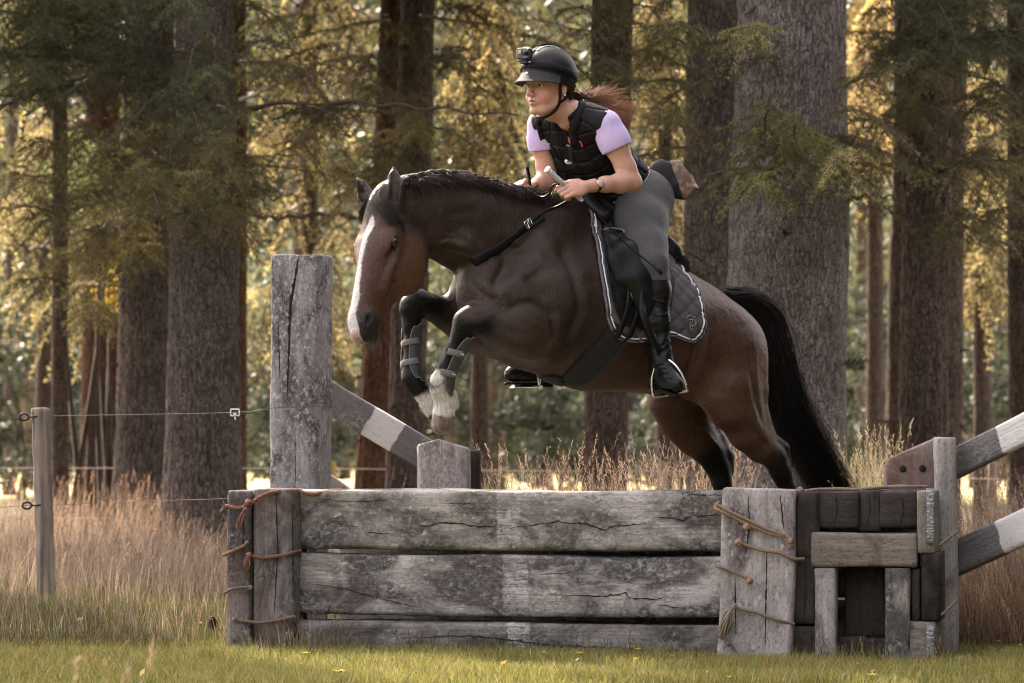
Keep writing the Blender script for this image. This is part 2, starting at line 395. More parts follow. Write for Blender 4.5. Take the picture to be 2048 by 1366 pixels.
def beam(name, parent, c, size, M, mat, rough=.006, edge=.02, seed=0, taper=0.0, seg=.03, ends=True, mod=None):
    "a squared timber, length along its own X; rounded and weathered edges"
    L, W, H = size; n = max(3, int(L / seg)); r = min(edge, W * .3, H * .3)
    prof = []
    def side(p0, p1, k): return [tuple(np.array(p0) * (1 - q / k) + np.array(p1) * q / k) for q in range(k)]
    hw, hh = W / 2, H / 2; m1, m2 = max(2, int(W / .022)), max(2, int(H / .022))
    for (sx_, sy_, a0) in ((1, 1, 0), (-1, 1, 90), (-1, -1, 180), (1, -1, 270)):
        for q in range(4): a = R(a0 + q * 30); prof.append((sx_ * (hw - r) + math.cos(a) * r, sy_ * (hh - r) + math.sin(a) * r))
        nxt = {0: ((hw - r), hh, -(hw - r), hh, m1), 90: (-hw, hh - r, -hw, -(hh - r), m2), 180: (-(hw - r), -hh, hw - r, -hh, m1), 270: (hw, -(hh - r), hw, hh - r, m2)}[a0]
        prof += side(nxt[:2], nxt[2:4], nxt[4])[1:]
    prof = np.array(prof); k = len(prof); xs_ = np.linspace(-L / 2, L / 2, n + 1); rings = []; xr = [xs_[0]] + list(xs_) + [xs_[-1]]
    scl = [.0] + [1.0] * (n + 1) + [.0]
    V = []
    ring_x = [xs_[0] - .0, xs_[0], *xs_[1:-1], xs_[-1], xs_[-1] + .0]; ring_s = [.93, 1, *([1] * (n - 1)), 1, .93]
    ring_x[0] -= r * .35; ring_x[-1] += r * .35
    for x, s_ in zip(ring_x, ring_s): V.append(np.column_stack([np.full(k, x), prof * s_ * (1 + taper * (x / L))]))
    V = np.concatenate(V); q = V + seed * 3.7
    cn = np.minimum(1, (np.abs(V[:, 1]) / hw) ** 6 * (np.abs(V[:, 2]) / hh) ** 6)
    V = V + np.column_stack([.3 * fbm(q * 9, 2, 1), fbm(q * (2.0, 9, 9), 4, 2), fbm(q * (2.0, 9, 9), 4, 4)]) * rough * 2.0
    V[:, 1:] *= (1 - .10 * cn * smooth01(fbm(q * (7, 5, 5), 3, 6), .0, .5))[:, None]
    if mod is not None: V = mod(V)
    nr = len(ring_x); i = np.arange(nr - 1)[:, None]; j = np.arange(k)[None]; F = np.stack([i * k + j, i * k + (j + 1) % k, (i + 1) * k + (j + 1) % k, (i + 1) * k + j], -1).reshape(-1, 4)
    mb = MB(); mb.addq(V, F[:, ::-1])
    b = len(V); mb.addq(np.array([(ring_x[0], 0, 0), (ring_x[-1], 0, 0)]), np.array([(b, j_, (j_ + 1) % k) for j_ in range(k)]) - b); 
    mb.F[('a', 3)].append(np.array([(b + 1, (j_ + 1) % k + (nr - 1) * k, j_ + (nr - 1) * k) for j_ in range(k)]))
    o = mb.build(name, mat, parent, True, local=True)
    Mw = Matrix([[*M[0], c[0]], [*M[1], c[1]], [*M[2], c[2]], [0, 0, 0, 1]]); root = parent; ri = Matrix.Identity(4)
    if parent is not None: ri = (Matrix.Translation(parent.location) @ parent.rotation_euler.to_matrix().to_4x4()).inverted()
    o.matrix_local = ri @ Mw
    return o
W_LIGHT = wood('weathered_timber', stain=.44, flake=.46)
W_MID = wood('weathered_timber_stained', stain=.52, flake=.50, crack=.9)
W_LEFT = wood('stained_upright', light=(.26, .235, .225), stain=.53, flake=.56, warm=.22)
W_PALE = wood('pale_upright', light=(.54, .49, .48), dark=(.09, .065, .07), stain=.46, flake=.45, pale=(.64, .62, .62), scale=.7, crack=.3)
W_DARK = wood('dark_timber', light=(.062, .052, .048), dark=(.010, .008, .008), pale=(.16, .15, .15), stain=.42, flake=.6, crack=.4)
W_TAN = wood('grey_brown_timber', light=(.27, .235, .20), dark=(.06, .048, .040), pale=(.38, .35, .30), stain=.38, flake=.6)
W_POST = wood('flaking_post', light=(.40, .38, .38), dark=(.05, .045, .05), pale=(.60, .58, .59), stain=.47, flake=.36, crack=.6)
W_RAIL = wood('grey_rail', light=(.20, .19, .195), dark=(.045, .042, .045), stain=.40, flake=.60)
VX = np.stack([(0, 0, 1.0), (1.0, 0, 0), (0, 1.0, 0)], 1)           # timber standing up: its X is world Z
JY = lambda px: .18 - .00042 * (px - 600)
def J(px, py, dy=0.0): return P(px, py, JY(px) + dy)
jdir = P(1440, 900, JY(1440)) - P(600, 900, JY(600)); jdir[2] = 0; jdir /= np.linalg.norm(jdir); jn = np.array((jdir[1], -jdir[0], 0))  # towards the camera
JM = np.stack([jdir, -jn, (0, 0, 1.0)], 1); JV = np.stack([(0, 0, 1.0), jdir, -jn], 1)
jr = empty('timber_jump', J(1020, 1320)); jr.location.z = 0; tag(jr, 'long box jump of grey weathered sleepers lashed with frayed rope', 'horse jump')
def slab(name, x0, x1, y0, y1, front, depth, mat, vertical=False, seed=0, rough=.005, edge=.018, tilt=0.0, **kw):
    "timber whose front face fills a photo rectangle; front = how far its face stands proud of the box (m)"
    a, b = J(x0, y0), J(x1, y1); zb = b[2]
    if zb < .06: zb = -.05
    w_ = np.linalg.norm((b - a)[:2]); h_ = a[2] - zb; c = (a + b) / 2; c[2] = (a[2] + zb) / 2; c = c + jn * (front - depth / 2)
    if vertical: M = JV; size = (h_, w_, depth)
    else: M = JM; size = (w_, depth, h_)
    if tilt:
        ca, sa = math.cos(tilt), math.sin(tilt); Rm = np.array(((ca, 0, sa), (0, 1, 0), (-sa, 0, ca))); M = np.stack([jdir, -jn, (0, 0, 1.0)], 1) @ Rm @ np.linalg.inv(np.stack([jdir, -jn, (0, 0, 1.0)], 1)) @ M
    return beam(name, jr, c, size, M, mat, rough, edge, seed, **kw)
def bandm(x0, x1, X0, X1, **kw):
    c = (x0 + x1) / 2; s_ = np.linalg.norm((J(x1, 900) - J(x0, 900))[:2]) / (x1 - x0); return wood('banded_timber', band=((X0 - c) * s_, (X1 - c) * s_, .42, .66), **kw)
slab('beam', 600, 1452, 979, 1104, .0, .20, bandm(600, 1452, 1000, 1045, stain=.50, flake=.44, moss=.22, warm=.10, light=(.60, .56, .53)), seed=1, rough=.007)
slab('beam', 598, 1450, 1109, 1236, .0, .20, bandm(598, 1450, 1010, 1060, stain=.545, flake=.47, warm=.08, light=(.58, .55, .53)), seed=2, rough=.007)
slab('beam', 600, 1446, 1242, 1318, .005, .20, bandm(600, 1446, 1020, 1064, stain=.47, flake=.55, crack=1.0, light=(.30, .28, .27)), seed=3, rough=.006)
slab('upright', 466, 513, 984, 1322, .09, .22, W_LEFT, True, 4, .006)
slab('upright', 515, 599, 980, 1318, .075, .22, W_LEFT, True, 5, .006)
slab('upright', 1444, 1592, 980, 1345, .10, .16, W_PALE, True, 6, .008, tilt=.03)
# lid, back and ends of the box
a, b = J(470, 978), J(1870, 978)
for k_, (d0, w_) in enumerate(((.105, .19), (.305, .19), (.505, .19), (.70, .17))):
    c = (a + b) / 2 - jn * d0; c[2] = .640 - (.004 if k_ % 2 else 0) - .012; beam('lid_board', jr, c, (np.linalg.norm(b - a) * (.995 - .004 * k_), w_, .036), JM, W_LIGHT if k_ % 2 else W_TAN, .003, .010, 20 + k_)
for k_ in range(3):
    c = (J(600, 1100) + J(1860, 1100)) / 2 - jn * .72; c[2] = .10 + k_ * .21; beam('back_beam', jr, c, (2.55, .10, .195), JM, W_MID, .004, .015, 30 + k_)
# end built of blocks
blocks = [('block', 1594, 1641, 986, 1112, .05, .30, W_DARK, True), ('block', 1641, 1716, 983, 1058, .03, .22, W_DARK, False), ('block', 1717, 1762, 983, 1059, .02, .22, W_DARK, True), ('block', 1763, 1832, 982, 1058, .03, .22, W_DARK, False),
    ('plank', 1628, 1834, 1062, 1136, .055, .14, W_TAN, False), ('block', 1584, 1632, 1114, 1245, .045, .26, W_DARK, True), ('block', 1578, 1632, 1248, 1336, .04, .25, W_DARK, False),
    ('upright', 1632, 1673, 1138, 1345, .05, .12, W_PALE, True), ('inner_board', 1684, 1768, 1140, 1272, -.10, .06, W_DARK, True), ('block', 1678, 1730, 1274, 1345, -.03, .12, W_DARK, False), ('block', 1731, 1790, 1276, 1345, -.03, .12, W_DARK, False),
    ('upright', 1772, 1822, 1138, 1345, .045, .14, W_MID, True), ('upright', 1836, 1873, 984, 1103, .05, .20, W_TAN, True), ('block', 1843, 1882, 1106, 1238, .04, .22, W_DARK, True), ('block', 1822, 1871, 1241, 1300, .035, .20, W_TAN, False), ('block', 1822, 1871, 1302, 1345, .03, .20, W_TAN, False), ('filler', 1824, 1842, 1138, 1240, .02, .20, W_DARK, True)]
for k_, (nm, x0, x1, y0, y1, fr_, dp_, mt, vt) in enumerate(blocks): slab(nm, x0, x1, y0, y1, fr_, dp_, mt, vt, 40 + k_, .005, .014, tilt=(.02 if k_ in (0, 6) else 0))
M_galv = NT('galvanised'); vv = M_galv.coords(); nn = M_galv.noise(vv, 60, 4); wv = M_galv.n('TexVoronoi', {'Vector': M_galv.n('Mapping', {'Vector': vv, 'Scale': (110, 60, 60)}).outputs[0], 'Scale': 1.0}).outputs[0]; M_galv = M_galv.done(M_galv.ramp(nn, [(.3, (.16, .165, .18)), (.7, (.30, .31, .33))]), .45, M_galv.bump(wv, .6, .004), metal=.7)
for y0, y1 in ((977, 1085), (1250, 1335)): mbx = slab('nail_plate', 1856, 1871, y0, y1, .062, .012, M_galv, True, 3, .0015, .003)
# ropes ----------------------------------------------------------------
t = NT('rope'); v = t.coords(); nn = t.noise(v, 140, 5); M_rope = t.done(t.mix(.6, t.vcol(), t.ramp(nn, [(.3, .45), (.7, 1.0)]), 'MULTIPLY'), .9, t.bump(nn, .7, .003), spec=.1)
rrs = np.random.RandomState(21)
def rope(pts, r=.0085, c=(.30, .19, .125), knots=(), fray=None, n=None):
    p3 = spline(np.array([J(a, b) + jn * d for a, b, d in pts]), 80 if n is None else n); n = len(p3); L = np.concatenate([[0], np.cumsum(np.linalg.norm(np.diff(p3, axis=0), axis=1))])
    p3 = p3 + np.column_stack([vnoise(p3, 8, 3), vnoise(p3, 8, 5), vnoise(p3, 8, 7)]) * .003
    T = np.gradient(p3, axis=0); T /= np.linalg.norm(T, axis=1)[:, None]; A = np.cross(T, jn); A /= np.linalg.norm(A, axis=1)[:, None]; B = np.cross(T, A); mb = MB()
    for k_ in range(3):
        ph = L / (r * 7.0) * 2 * np.pi + k_ * 2.094; mb.tube(p3 + (A * np.cos(ph)[:, None] + B * np.sin(ph)[:, None]) * r * .46, r * .50, 6, np.array(c) * .85)
    for (a, b, d, s_) in knots:
        q = J(a, b) + jn * d
        for k_ in range(3):
            th = np.linspace(0, 2 * np.pi, 14); ax1 = rrs.normal(size=3); ax1 /= np.linalg.norm(ax1); ax2 = np.cross(ax1, rrs.normal(size=3)); ax2 /= np.linalg.norm(ax2); mb.tube(q + (ax1 * np.cos(th)[:, None] + ax2 * np.sin(th)[:, None]) * s_ * .55, s_ * .42, 6, c)
    if fray:
        a, b, a2, b2, cnt, sp = fray; p0 = J(a, b) + jn * .125; p1 = J(a2, b2) + jn * .125
        for _ in range(cnt):
            e = p1 + rrs.normal(size=3) * sp; m_ = (p0 + e) / 2 + rrs.normal(size=3) * sp * .7; mb.tube(spline(np.array([p0 + rrs.normal(size=3) * .003, m_, e]), 7), [.0022, .003, .003, .003, .0028, .002, .001], 4, np.array(c) * rrs.uniform(.7, 1.4))
    return mb.build('rope', M_rope, jr, True, None, True)
OR = (.27, .145, .105); F_ = .105
rope([(466, 1010, F_), (492, 1016, F_ + .005), (512, 1008, F_), (535, 992, F_), (562, 982, .08), (590, 980, .03), (620, 988, .02), (660, 982, -.02), (690, 984, -.05)], .0095, OR, [(512, 1004, F_ + .01, .016)], (508, 1015, 494, 1052, 16, .008))
rope([(462, 1109, F_), (480, 1100, F_ + .004), (500, 1090, F_), (508, 1084, F_)], .008, (.30, .18, .12), [(508, 1084, F_, .010)])
rope([(514, 1110, .10), (540, 1114, .09), (570, 1110, .09), (592, 1106, .085), (603, 1102, .02)], .0085, OR, [(512, 1108, .105, .014)], (512, 1112, 508, 1136, 12, .007))
rope([(460, 1186, F_), (480, 1176, F_ + .003), (512, 1172, F_)], .0065, (.22, .17, .14), [(515, 1173, F_, .012)])
rope([(484, 1238, F_), (520, 1242, .10), (560, 1240, .09), (598, 1232, .085), (601, 1246, .04)], .0075, (.25, .18, .14), [(484, 1236, F_, .013)])
rope([(1443, 1004, .04), (1440, 1016, .11), (1470, 1030, .115), (1510, 1050, .115), (1550, 1066, .115), (1586, 1074, .115), (1592, 1086, .09), (1586, 1096, .11)], .0085, (.36, .25, .17), [(1588, 1080, .115, .014), (1502, 1052, .12, .016)])
rope([(1446, 1010, .11), (1470, 1022, .122), (1500, 1036, .122), (1530, 1052, .12), (1580, 1070, .12)], .007, (.34, .24, .17))
rope([(1486, 1084, .115), (1520, 1094, .115), (1560, 1104, .115), (1590, 1114, .10), (1612, 1116, .06)], .008, (.34, .24, .17), [(1486, 1083, .118, .018)])
rope([(1437, 1128, .09), (1445, 1132, .115), (1480, 1142, .115), (1506, 1156, .115)], .0075, (.34, .22, .16), [(1508, 1160, .117, .015)])
rope([(1478, 1210, .115), (1510, 1220, .115), (1555, 1234, .115), (1595, 1246, .08)], .0075, (.27, .22, .17), [(1478, 1210, .118, .012)], (1474, 1212, 1456, 1262, 60, .012))
rope([(1434, 1264, .09), (1455, 1274, .115), (1470, 1286, .115), (1482, 1300, .115), (1495, 1318, .115)], .0065, (.20, .17, .14), [(1466, 1284, .117, .010)])
rope([(1600, 982, .0), (1660, 978, -.05), (1730, 979, -.03), (1770, 974, -.1), (1810, 974, -.08), (1850, 974, -.14)], .008, (.30, .23, .18), [(1601, 980, .01, .014)])
rope([(1884, 1090, .06), (1905, 1074, .07), (1918, 1060, .04)], .006, (.24, .19, .16)); rope([(1886, 1228, .06), (1905, 1212, .07), (1915, 1200, .04)], .006, (.24, .19, .16))
# tall post, brace rail and stub behind the box ---------------------------
def vpost(name, x0, x1, y0, y1, Y, depth, mat, label, cat, seed=0, lean=0.0, yaw=0.0, edge=.03, mod=None, group=None, rough=.008):
    a, b = P(x0, y0, Y), P(x1, y1, Y); c = (a + b) / 2; zb = -.1; h_ = a[2] - zb; c[2] = (a[2] + zb) / 2; c[1] += depth / 2
    e = empty(name, (c[0], c[1], 0)); tag(e, label, cat, group); Rm = np.array(((math.cos(lean), 0, math.sin(lean)), (0, 1, 0), (-math.sin(lean), 0, math.cos(lean)))) @ np.array(((math.cos(yaw), -math.sin(yaw), 0), (math.sin(yaw), math.cos(yaw), 0), (0, 0, 1))) @ VX
    beam('timber', e, c, (h_, (abs(b[0] - a[0]) - depth * abs(math.sin(yaw))) / math.cos(yaw), depth), Rm, mat, rough, edge, seed, mod=mod); return e
vp = vpost('timber_post', 535, 662, 513, 975, .95, .20, W_POST, 'tall weathered sleeper post with flaking grey paint behind the left end of the jump', 'post', 61, .012, R(-20), .028)
def rail(name, p0, p1, h_, th_, mat, label, seed=0, group=None, cat='rail'):
    c = (p0 + p1) / 2; d = p1 - p0; L = np.linalg.norm(d); x = d / L; y = np.cross((0, 0, 1), x); y /= np.linalg.norm(y); z = np.cross(x, y); e = empty(name, (c[0], c[1], c[2])); tag(e, label, cat, group)
    beam('board', e, c, (L, th_, h_), np.stack([x, y, z], 1), mat, .004, .010, seed); return e
def wband(L, px_len, b0, b1, **kw): s_ = L / px_len; return wood('banded_rail', band=((b0 - .5) * L, (b1 - .5) * L, .28, .95), light=(.20, .19, .195), dark=(.05, .046, .05), stain=.38, flake=.60)
pa, pb_ = P(640, 782, 1.32), P(900, 938, 1.27); rail('brace_rail', pa, pb_, .135, .06, wband(np.linalg.norm(pb_ - pa), 1, .38, .60), 'grey sloping rail with a white painted band beside the tall post', 71)
pa, pb_ = P(600, 925, 1.5), P(760, 1040, 1.4); rail('brace_rail', pa, pb_, .075, .05, W_TAN, 'lower sloping brown rail showing just above the jump behind the tall post', 72)
def peak_mod(V):
    V = V.copy(); top = V[:, 0] > V[:, 0].max() - .05; V[top, 0] += .02 - .28 * np.abs(V[top, 1] + .02); return V
vpost('timber_stub', 832, 938, 893, 975, 1.05, .16, W_PALE, 'short pale sleeper stub with a peaked top under the horse\'s forefeet', 'post', 62, 0, 0, .03, peak_mod)
vpost('timber_stub', 906, 962, 905, 975, 1.30, .16, W_DARK, 'short dark sleeper stub just behind the pale peaked stub', 'post', 63, 0, 0, .03)
# right hand posts and rails
tp = vpost('timber_post', 1876, 1916, 878, 1320, -.12, .12, wood('grey_post', light=(.40, .37, .36), dark=(.12, .10, .10), pale=(.52, .50, .50), stain=.36, flake=.58, crack=.2), 'tall pale grey post standing at the right end of the jump', 'post', 64, -.012, 0, .02)
def slope_mod(V):
    V = V.copy(); top = V[:, 0] > V[:, 0].max() - .06; V[top, 0] += V[top, 1] * .42; return V
e = vpost('timber_post', 1774, 1874, 900, 970, .05, .09, wood('holed_post', light=(.30, .26, .245), dark=(.09, .06, .05), stain=.44, flake=.6, warm=.5), 'brown slope-topped sleeper with two bolt holes behind the right end of the jump', 'post', 65, 0, 0, .015, slope_mod)
mb = MB()
for x_, y_2 in ((1806, 938), (1845, 937)):
    q = P(x_, y_2, .046); mb = MB(); mb.tube([q + (0, .012, 0), q - (0, .002, 0)], [.013, .014], 16); mb.build('bolt_hole', simple('hole', (.006, .005, .005), .9), e)
for (xa, ya, xb, yb, h_, lab) in ((1905, 930, 2130, 818, .115, 'upper grey rail with a white band rising to the right of the end post'), (1900, 1122, 2130, 1018, .135, 'lower grey rail with a white band rising to the right of the end post')):
    p0, p1 = P(xa, ya, .05), P(xb, yb, -.35); L = np.linalg.norm(p1 - p0); rail('fence_rail', p0, p1, h_, .05, wband(L, 1, (2008 - xa) / (xb - xa), .86), lab, 75)
# ---------------------------------------------------------------- wire fence
W_FP = wood('round_post_wood', light=(.24, .20, .17), dark=(.07, .055, .045), stain=.35, flake=.62)
fp = empty('fence_post', P(92, 1235, 3.0) * (1, 1, 0)); tag(fp, 'round grey-brown wooden fence post holding wires on the left', 'fence post')
mb = MB(); a, b = P(81, 817, 3.0), P(95, 1260, 3.0); zz = np.linspace(0, 1, 60); pts = b[None] * (1 - zz[:, None]) + a[None] * zz[:, None]; pts = np.concatenate([pts, pts[-1:] + (0, 0, .004)]); rr = np.concatenate([np.interp(zz, [0, 1], [.046, .044]) + .002 * np.sin(zz * 40), [.030]])
o = MB(); o.tube(pts - a * 0, rr, 20); po_ = o.build('post', None, fp, True); t = NT('post_bark'); v = t.coords(obj_rand=False); g = t.noise(t.n('Mapping', {'Vector': v, 'Scale': (40, 40, 2)}).outputs[0], 1, 5, .6); po_.data.materials.append(t.done(t.ramp(g, [(.3, (.05, .04, .03)), (.55, (.19, .155, .125)), (.75, (.28, .24, .20))]), .9, t.bump(g, .5, .006)))
for (xx, yy) in ((50, 833), (56, 1010)):
    q = P(xx + 26, yy, 2.96); mb = MB(); th = np.linspace(0, 2 * np.pi, 18)[:-1]; c0 = P(xx - 2, yy + 1, 2.96); mb.tube([q, q * .4 + c0 * .6], .005, 6); mb.tube([c0 + np.array((math.cos(a_) * .022, 0, math.sin(a_) * .016)) for a_ in th], .006, 6, closed=True); mb.build('insulator', simple('black_plastic', (.012, .012, .013), .5), fp, True)
M_wire = simple('wire', (.10, .10, .105), .9, 60, .3, .1, spec=.05)
def wire(pts, r, label, mat=M_wire, cat='fence wire', group=None, n=40):
    mb = MB(); mb.tube(spline(np.array(pts), n), r, 5); o = mb.build('fence_wire', mat, None, True); tag(o, label, cat, group); return o
wire([P(-120, 848, 2.9), P(50, 834, 2.95), P(105, 832, 2.95), P(280, 829, 2.2), P(470, 825, 1.5), P(533, 818, .93)], .0016, 'upper thin steel wire running from the left fence post to the tall post')
wire([P(-120, 1024, 2.9), P(52, 1011, 2.95), P(110, 1010, 2.95), P(280, 1003, 1.9), P(466, 997, .5)], .0014, 'lower thin steel wire running from the left fence post to the jump')
pw = MB(); th = np.linspace(0, 2 * np.pi, 40); q = P(597, 816, .93 + .12); hw_, hd_ = .140, .125
pw.tube(np.array([q + np.array((np.clip(math.cos(a_) * 1.5, -1, 1) * hw_, np.clip(math.sin(a_) * 1.5, -1, 1) * hd_, math.sin(a_ * 1.0 + 2) * .008)) for a_ in th]), .0018, 5, closed=False); o = pw.build('fence_wire', M_wire, None, True); tag(o, 'loop of wire wound round the tall weathered post', 'fence wire')
M_gl = simple('clear_plastic', (.62, .66, .68), .2, 60, .1)
for (xx, yy, Y, lab) in ((470, 825, 1.45, 'upper pale plastic wire strainer hanging beside the tall post'), (466, 997, .42, 'lower pale plastic wire strainer at the corner of the jump')):
    q = P(xx, yy, Y); e = empty('wire_strainer', q); tag(e, lab, 'insulator'); mb = MB(); fr_ = frame((1, 0, 0))
    for z_ in (-.014, .014): mb.box(q + (0, -.004, z_), (.042, .012, .006), None, .002)
    for x_ in (-.019, .019): mb.box(q + (x_, -.004, 0), (.006, .012, .024), None, .002)
    mb.tube([q + (0, -.012, -.01), q + (0, .006, -.01)], .008, 10); mb.tube([q + (.0, -.004, -.018), q + (.002, -.004, -.034)], .004, 6); mb.build('clip', M_gl, e)
    
M_tape = simple('pale_tape', (.62, .52, .46), .6)
wire([P(-200, 936, 14), P(600, 937, 14.5), P(1100, 942, 15), P(1500, 944, 15), P(2300, 968, 13)], .0042, 'upper pale tape of the far electric fence behind the trees', M_tape, 'fence tape', None, 60)
wire([P(-200, 1034, 12.5), P(150, 1036, 13), P(345, 1034, 13.2), P(700, 1034, 14)], .0040, 'lower pale tape of the far electric fence on the left', M_tape, 'fence tape')
for xx, Y, lab, c_ in ((663, 14.4, 'small yellowish far fence post beside the left tall post', (.38, .27, .08)), (1327, 15, 'small far fence post seen past the horse\'s hind legs', (.3, .2, .12)), (1985, 13.9, 'small far fence post right of the jump', (.2, .15, .1))):
    mb = MB(); a = P(xx, 926, Y); mb.tube([(a[0], a[1], -.05), (a[0], a[1], a[2]), (a[0], a[1], a[2] + .01)], [.04, .036, .026], 10); o = mb.build('fence_post', simple('far_post', c_, .8), None, True); tag(o, lab, 'fence post')

# ---------------------------------------------------------------- splits in the old timber: dark slits laid on the faces
bpy.context.view_layer.update()
M_slit = simple('split_dark', (.012, .010, .010), .95)
def split(obj, pts, w_=.004, name='split'):
    me = obj.data; mw = np.array(obj.matrix_world if obj.parent is None else (Matrix.Translation(obj.parent.location) @ obj.parent.rotation_euler.to_matrix().to_4x4()) @ obj.matrix_local)
    v = np.empty(len(me.vertices) * 3, np.float32); me.vertices.foreach_get('co', v); v = v.reshape(-1, 3) @ mw[:3, :3].T + mw[:3, 3]; bv = BVHTree.FromPolygons([tuple(p) for p in v.tolist()], [tuple(p.vertices) for p in me.polygons])
    pts = np.array(pts, float); n = max(8, int(np.abs(np.diff(pts, axis=0)).sum() / 7)); q = np.column_stack([np.interp(np.linspace(0, 1, n), np.linspace(0, 1, len(pts)), pts[:, k]) for k in (0, 1)]); L_, R_ = [], []
    for i, (a, b) in enumerate(q):
        b = b + rrs.normal() * 1.0; d = np.array(((a - 1024) / FPX, 1, (HOR - b) / FPX)); h = bv.ray_cast(Vector(CAM), Vector(d).normalized())
        if h[0] is None: continue
        n_ = np.array(h[1]); n_ = n_ if n_ @ (CAM - np.array(h[0])) > 0 else -n_; p = np.array(h[0]) + n_ * .0018; T = q[min(i + 1, n - 1)] - q[max(i - 1, 0)]; nn = np.array((T[1], 0, T[0])); nn = nn / (np.linalg.norm(nn) + 1e-9); ww = w_ * .5 * (.15 + math.sin(math.pi * (i + .5) / n) ** .6) * rrs.uniform(.5, 1.4); L_.append(p + nn * ww); R_.append(p - nn * ww * rrs.uniform(.4, 1.2))
    m = len(L_)
    if m < 4: return
    V = np.concatenate([L_, R_]); fast_mesh(name, V, np.array([(i, i + 1, m + i + 1, m + i) for i in range(m - 1)]), M_slit, False, None, obj.parent)
bs = [o for o in jr.children if o.name.startswith('beam')]; up_ = [o for o in jr.children if o.name.startswith('upright')]
for p_, w_ in (([(653, 1044), (713, 1053)], .003), ([(733, 1064), (782, 1067)], .004), ([(837, 1053), (864, 1051), (886, 1045), (913, 1047), (953, 1052), (990, 1053)], .005), ([(1018, 1057), (1060, 1051), (1118, 1044), (1172, 1048), (1213, 1061), (1226, 1052), (1271, 1049), (1300, 1044)], .005), ([(1307, 1035), (1371, 1039), (1379, 1033), (1442, 1030)], .005), ([(1363, 988), (1446, 992)], .004), ([(650, 1000), (720, 1003), (800, 998)], .0025), ([(880, 1005), (950, 1006)], .0025)): split(bs[0], p_, w_)
for p_, w_ in (([(604, 1165), (660, 1173), (704, 1182), (748, 1193), (797, 1206), (842, 1214)], .0035), ([(637, 1228), (655, 1226), (662, 1208)], .005), ([(1097, 1189), (1164, 1190), (1197, 1193), (1230, 1191), (1251, 1186), (1259, 1196), (1313, 1199), (1330, 1195)], .0045), ([(1319, 1210), (1358, 1216)], .004), ([(900, 1130), (990, 1136)], .002), ([(1060, 1150), (1150, 1146)], .002)): split(bs[1], p_, w_)
split(bs[2], [(800, 1276), (940, 1272), (1023, 1281), (1106, 1291), (1197, 1295), (1284, 1296)], .006); split(bs[2], [(1300, 1300), (1430, 1303)], .004)
po_t = [o for o in vp.children][0]; split(po_t, [(597, 513), (591, 553), (581, 605), (578, 700), (574, 800)], .011); split(po_t, [(557, 640), (560, 760)], .004); split(po_t, [(590, 860), (592, 972)], .003)
for k_, p_ in ((1, [(552, 990), (556, 1100), (548, 1230)]), (1, [(584, 1010), (586, 1200)]), (0, [(488, 1010), (486, 1120)]), (2, [(1496, 985), (1499, 1050), (1492, 1110)]), (2, [(1534, 1100), (1530, 1290)]), (2, [(1470, 1150), (1472, 1270)]), (2, [(1560, 990), (1568, 1060)])): split(up_[k_], p_, .005)
for o in [o for o in jr.children if o.name.startswith('block')][:6]:
    v = [jr.matrix_world @ (o.matrix_local @ Vector(c_)) for c_ in o.bound_box]; xs_ = [1024 + FPX * p.x / (p.y + 15) for p in v]; ys_ = [HOR - FPX * (p.z - .9) / (p.y + 15) for p in v]; x0, x1, y0, y1 = min(xs_), max(xs_), min(ys_), max(ys_)
    mx_ = x0 + (x1 - x0) * rrs.uniform(.35, .65); split(o, [(mx_, y0 + 6), (mx_ + 3, (y0 + y1) / 2), (mx_ - 4, y1 - 6)], .006)
# ---------------------------------------------------------------- bark and trunks
def bark(name, deep, mid_, light, lichen=(.30, .28, .25), lm=.5, edge=None):
    t = NT(name); v = t.coords(); vs = t.n('Mapping', {'Vector': v, 'Scale': (1, 1, .22)}).outputs[0]
    a = t.noise(vs, 44, 8, .72, 1.0); b = t.n('TexVoronoi', {'Vector': t.n('Mapping', {'Vector': t.n('VectorMath', {0: v, 1: t.n('Vec' + 'torMath', {0: t.n('TexNoise', {'Vector': v, 'Scale': 9.0, 'Detail': 3.0}).outputs[1], 1: (.05, .05, .12)}, operation='MULTIPLY').outputs[0]}, operation='ADD').outputs[0], 'Scale': (1, 1, .27)}).outputs[0], 'Scale': 46.0}, feature='DISTANCE_TO_EDGE').outputs[0]
    f = t.noise(v, 110, 5, .7); big = t.noise(v, 3.2, 4)
    c = t.ramp(t.math('ADD', t.math('MULTIPLY', a, .75), t.math('MULTIPLY', f, .25)), [(.34, deep), (.5, mid_), (.66, light)])
    c = t.mix(t.ramp(b, [(0.0, .85), (.10, 0.0)]), c, deep)
    c = t.mix(t.math('MULTIPLY', t.math('MULTIPLY', t.ramp(f, [(.52, 0.0), (.6, 1.0)]), t.ramp(big, [(.42, 0.0), (.6, 1.0)])), lm), c, lichen)
    geo = t.vcol(); c = t.mix(1.0, c, geo, 'MULTIPLY')
    nb = t.bump(t.ramp(b, [(0.0, 0.0), (.16, 1.0)]), .8, .012); nb = t.bump(a, .9, .016, nb); nb = t.bump(f, .5, .004, nb)
    return t.done(c, .92, nb, spec=.15)
B_GREY = bark('bark_grey', (.024, .018, .015), (.125, .098, .084), (.25, .205, .18), (.38, .34, .30), .6)
B_BIG = bark('bark_pale', (.036, .028, .025), (.17, .14, .126), (.31, .27, .245), (.48, .44, .40), .75)
B_RED = bark('bark_red', (.028, .014, .008), (.115, .058, .032), (.20, .11, .065), (.24, .15, .10), .3)
B_DARK = bark('bark_dark', (.022, .016, .013), (.105, .074, .056), (.20, .148, .115), (.28, .22, .18), .45)
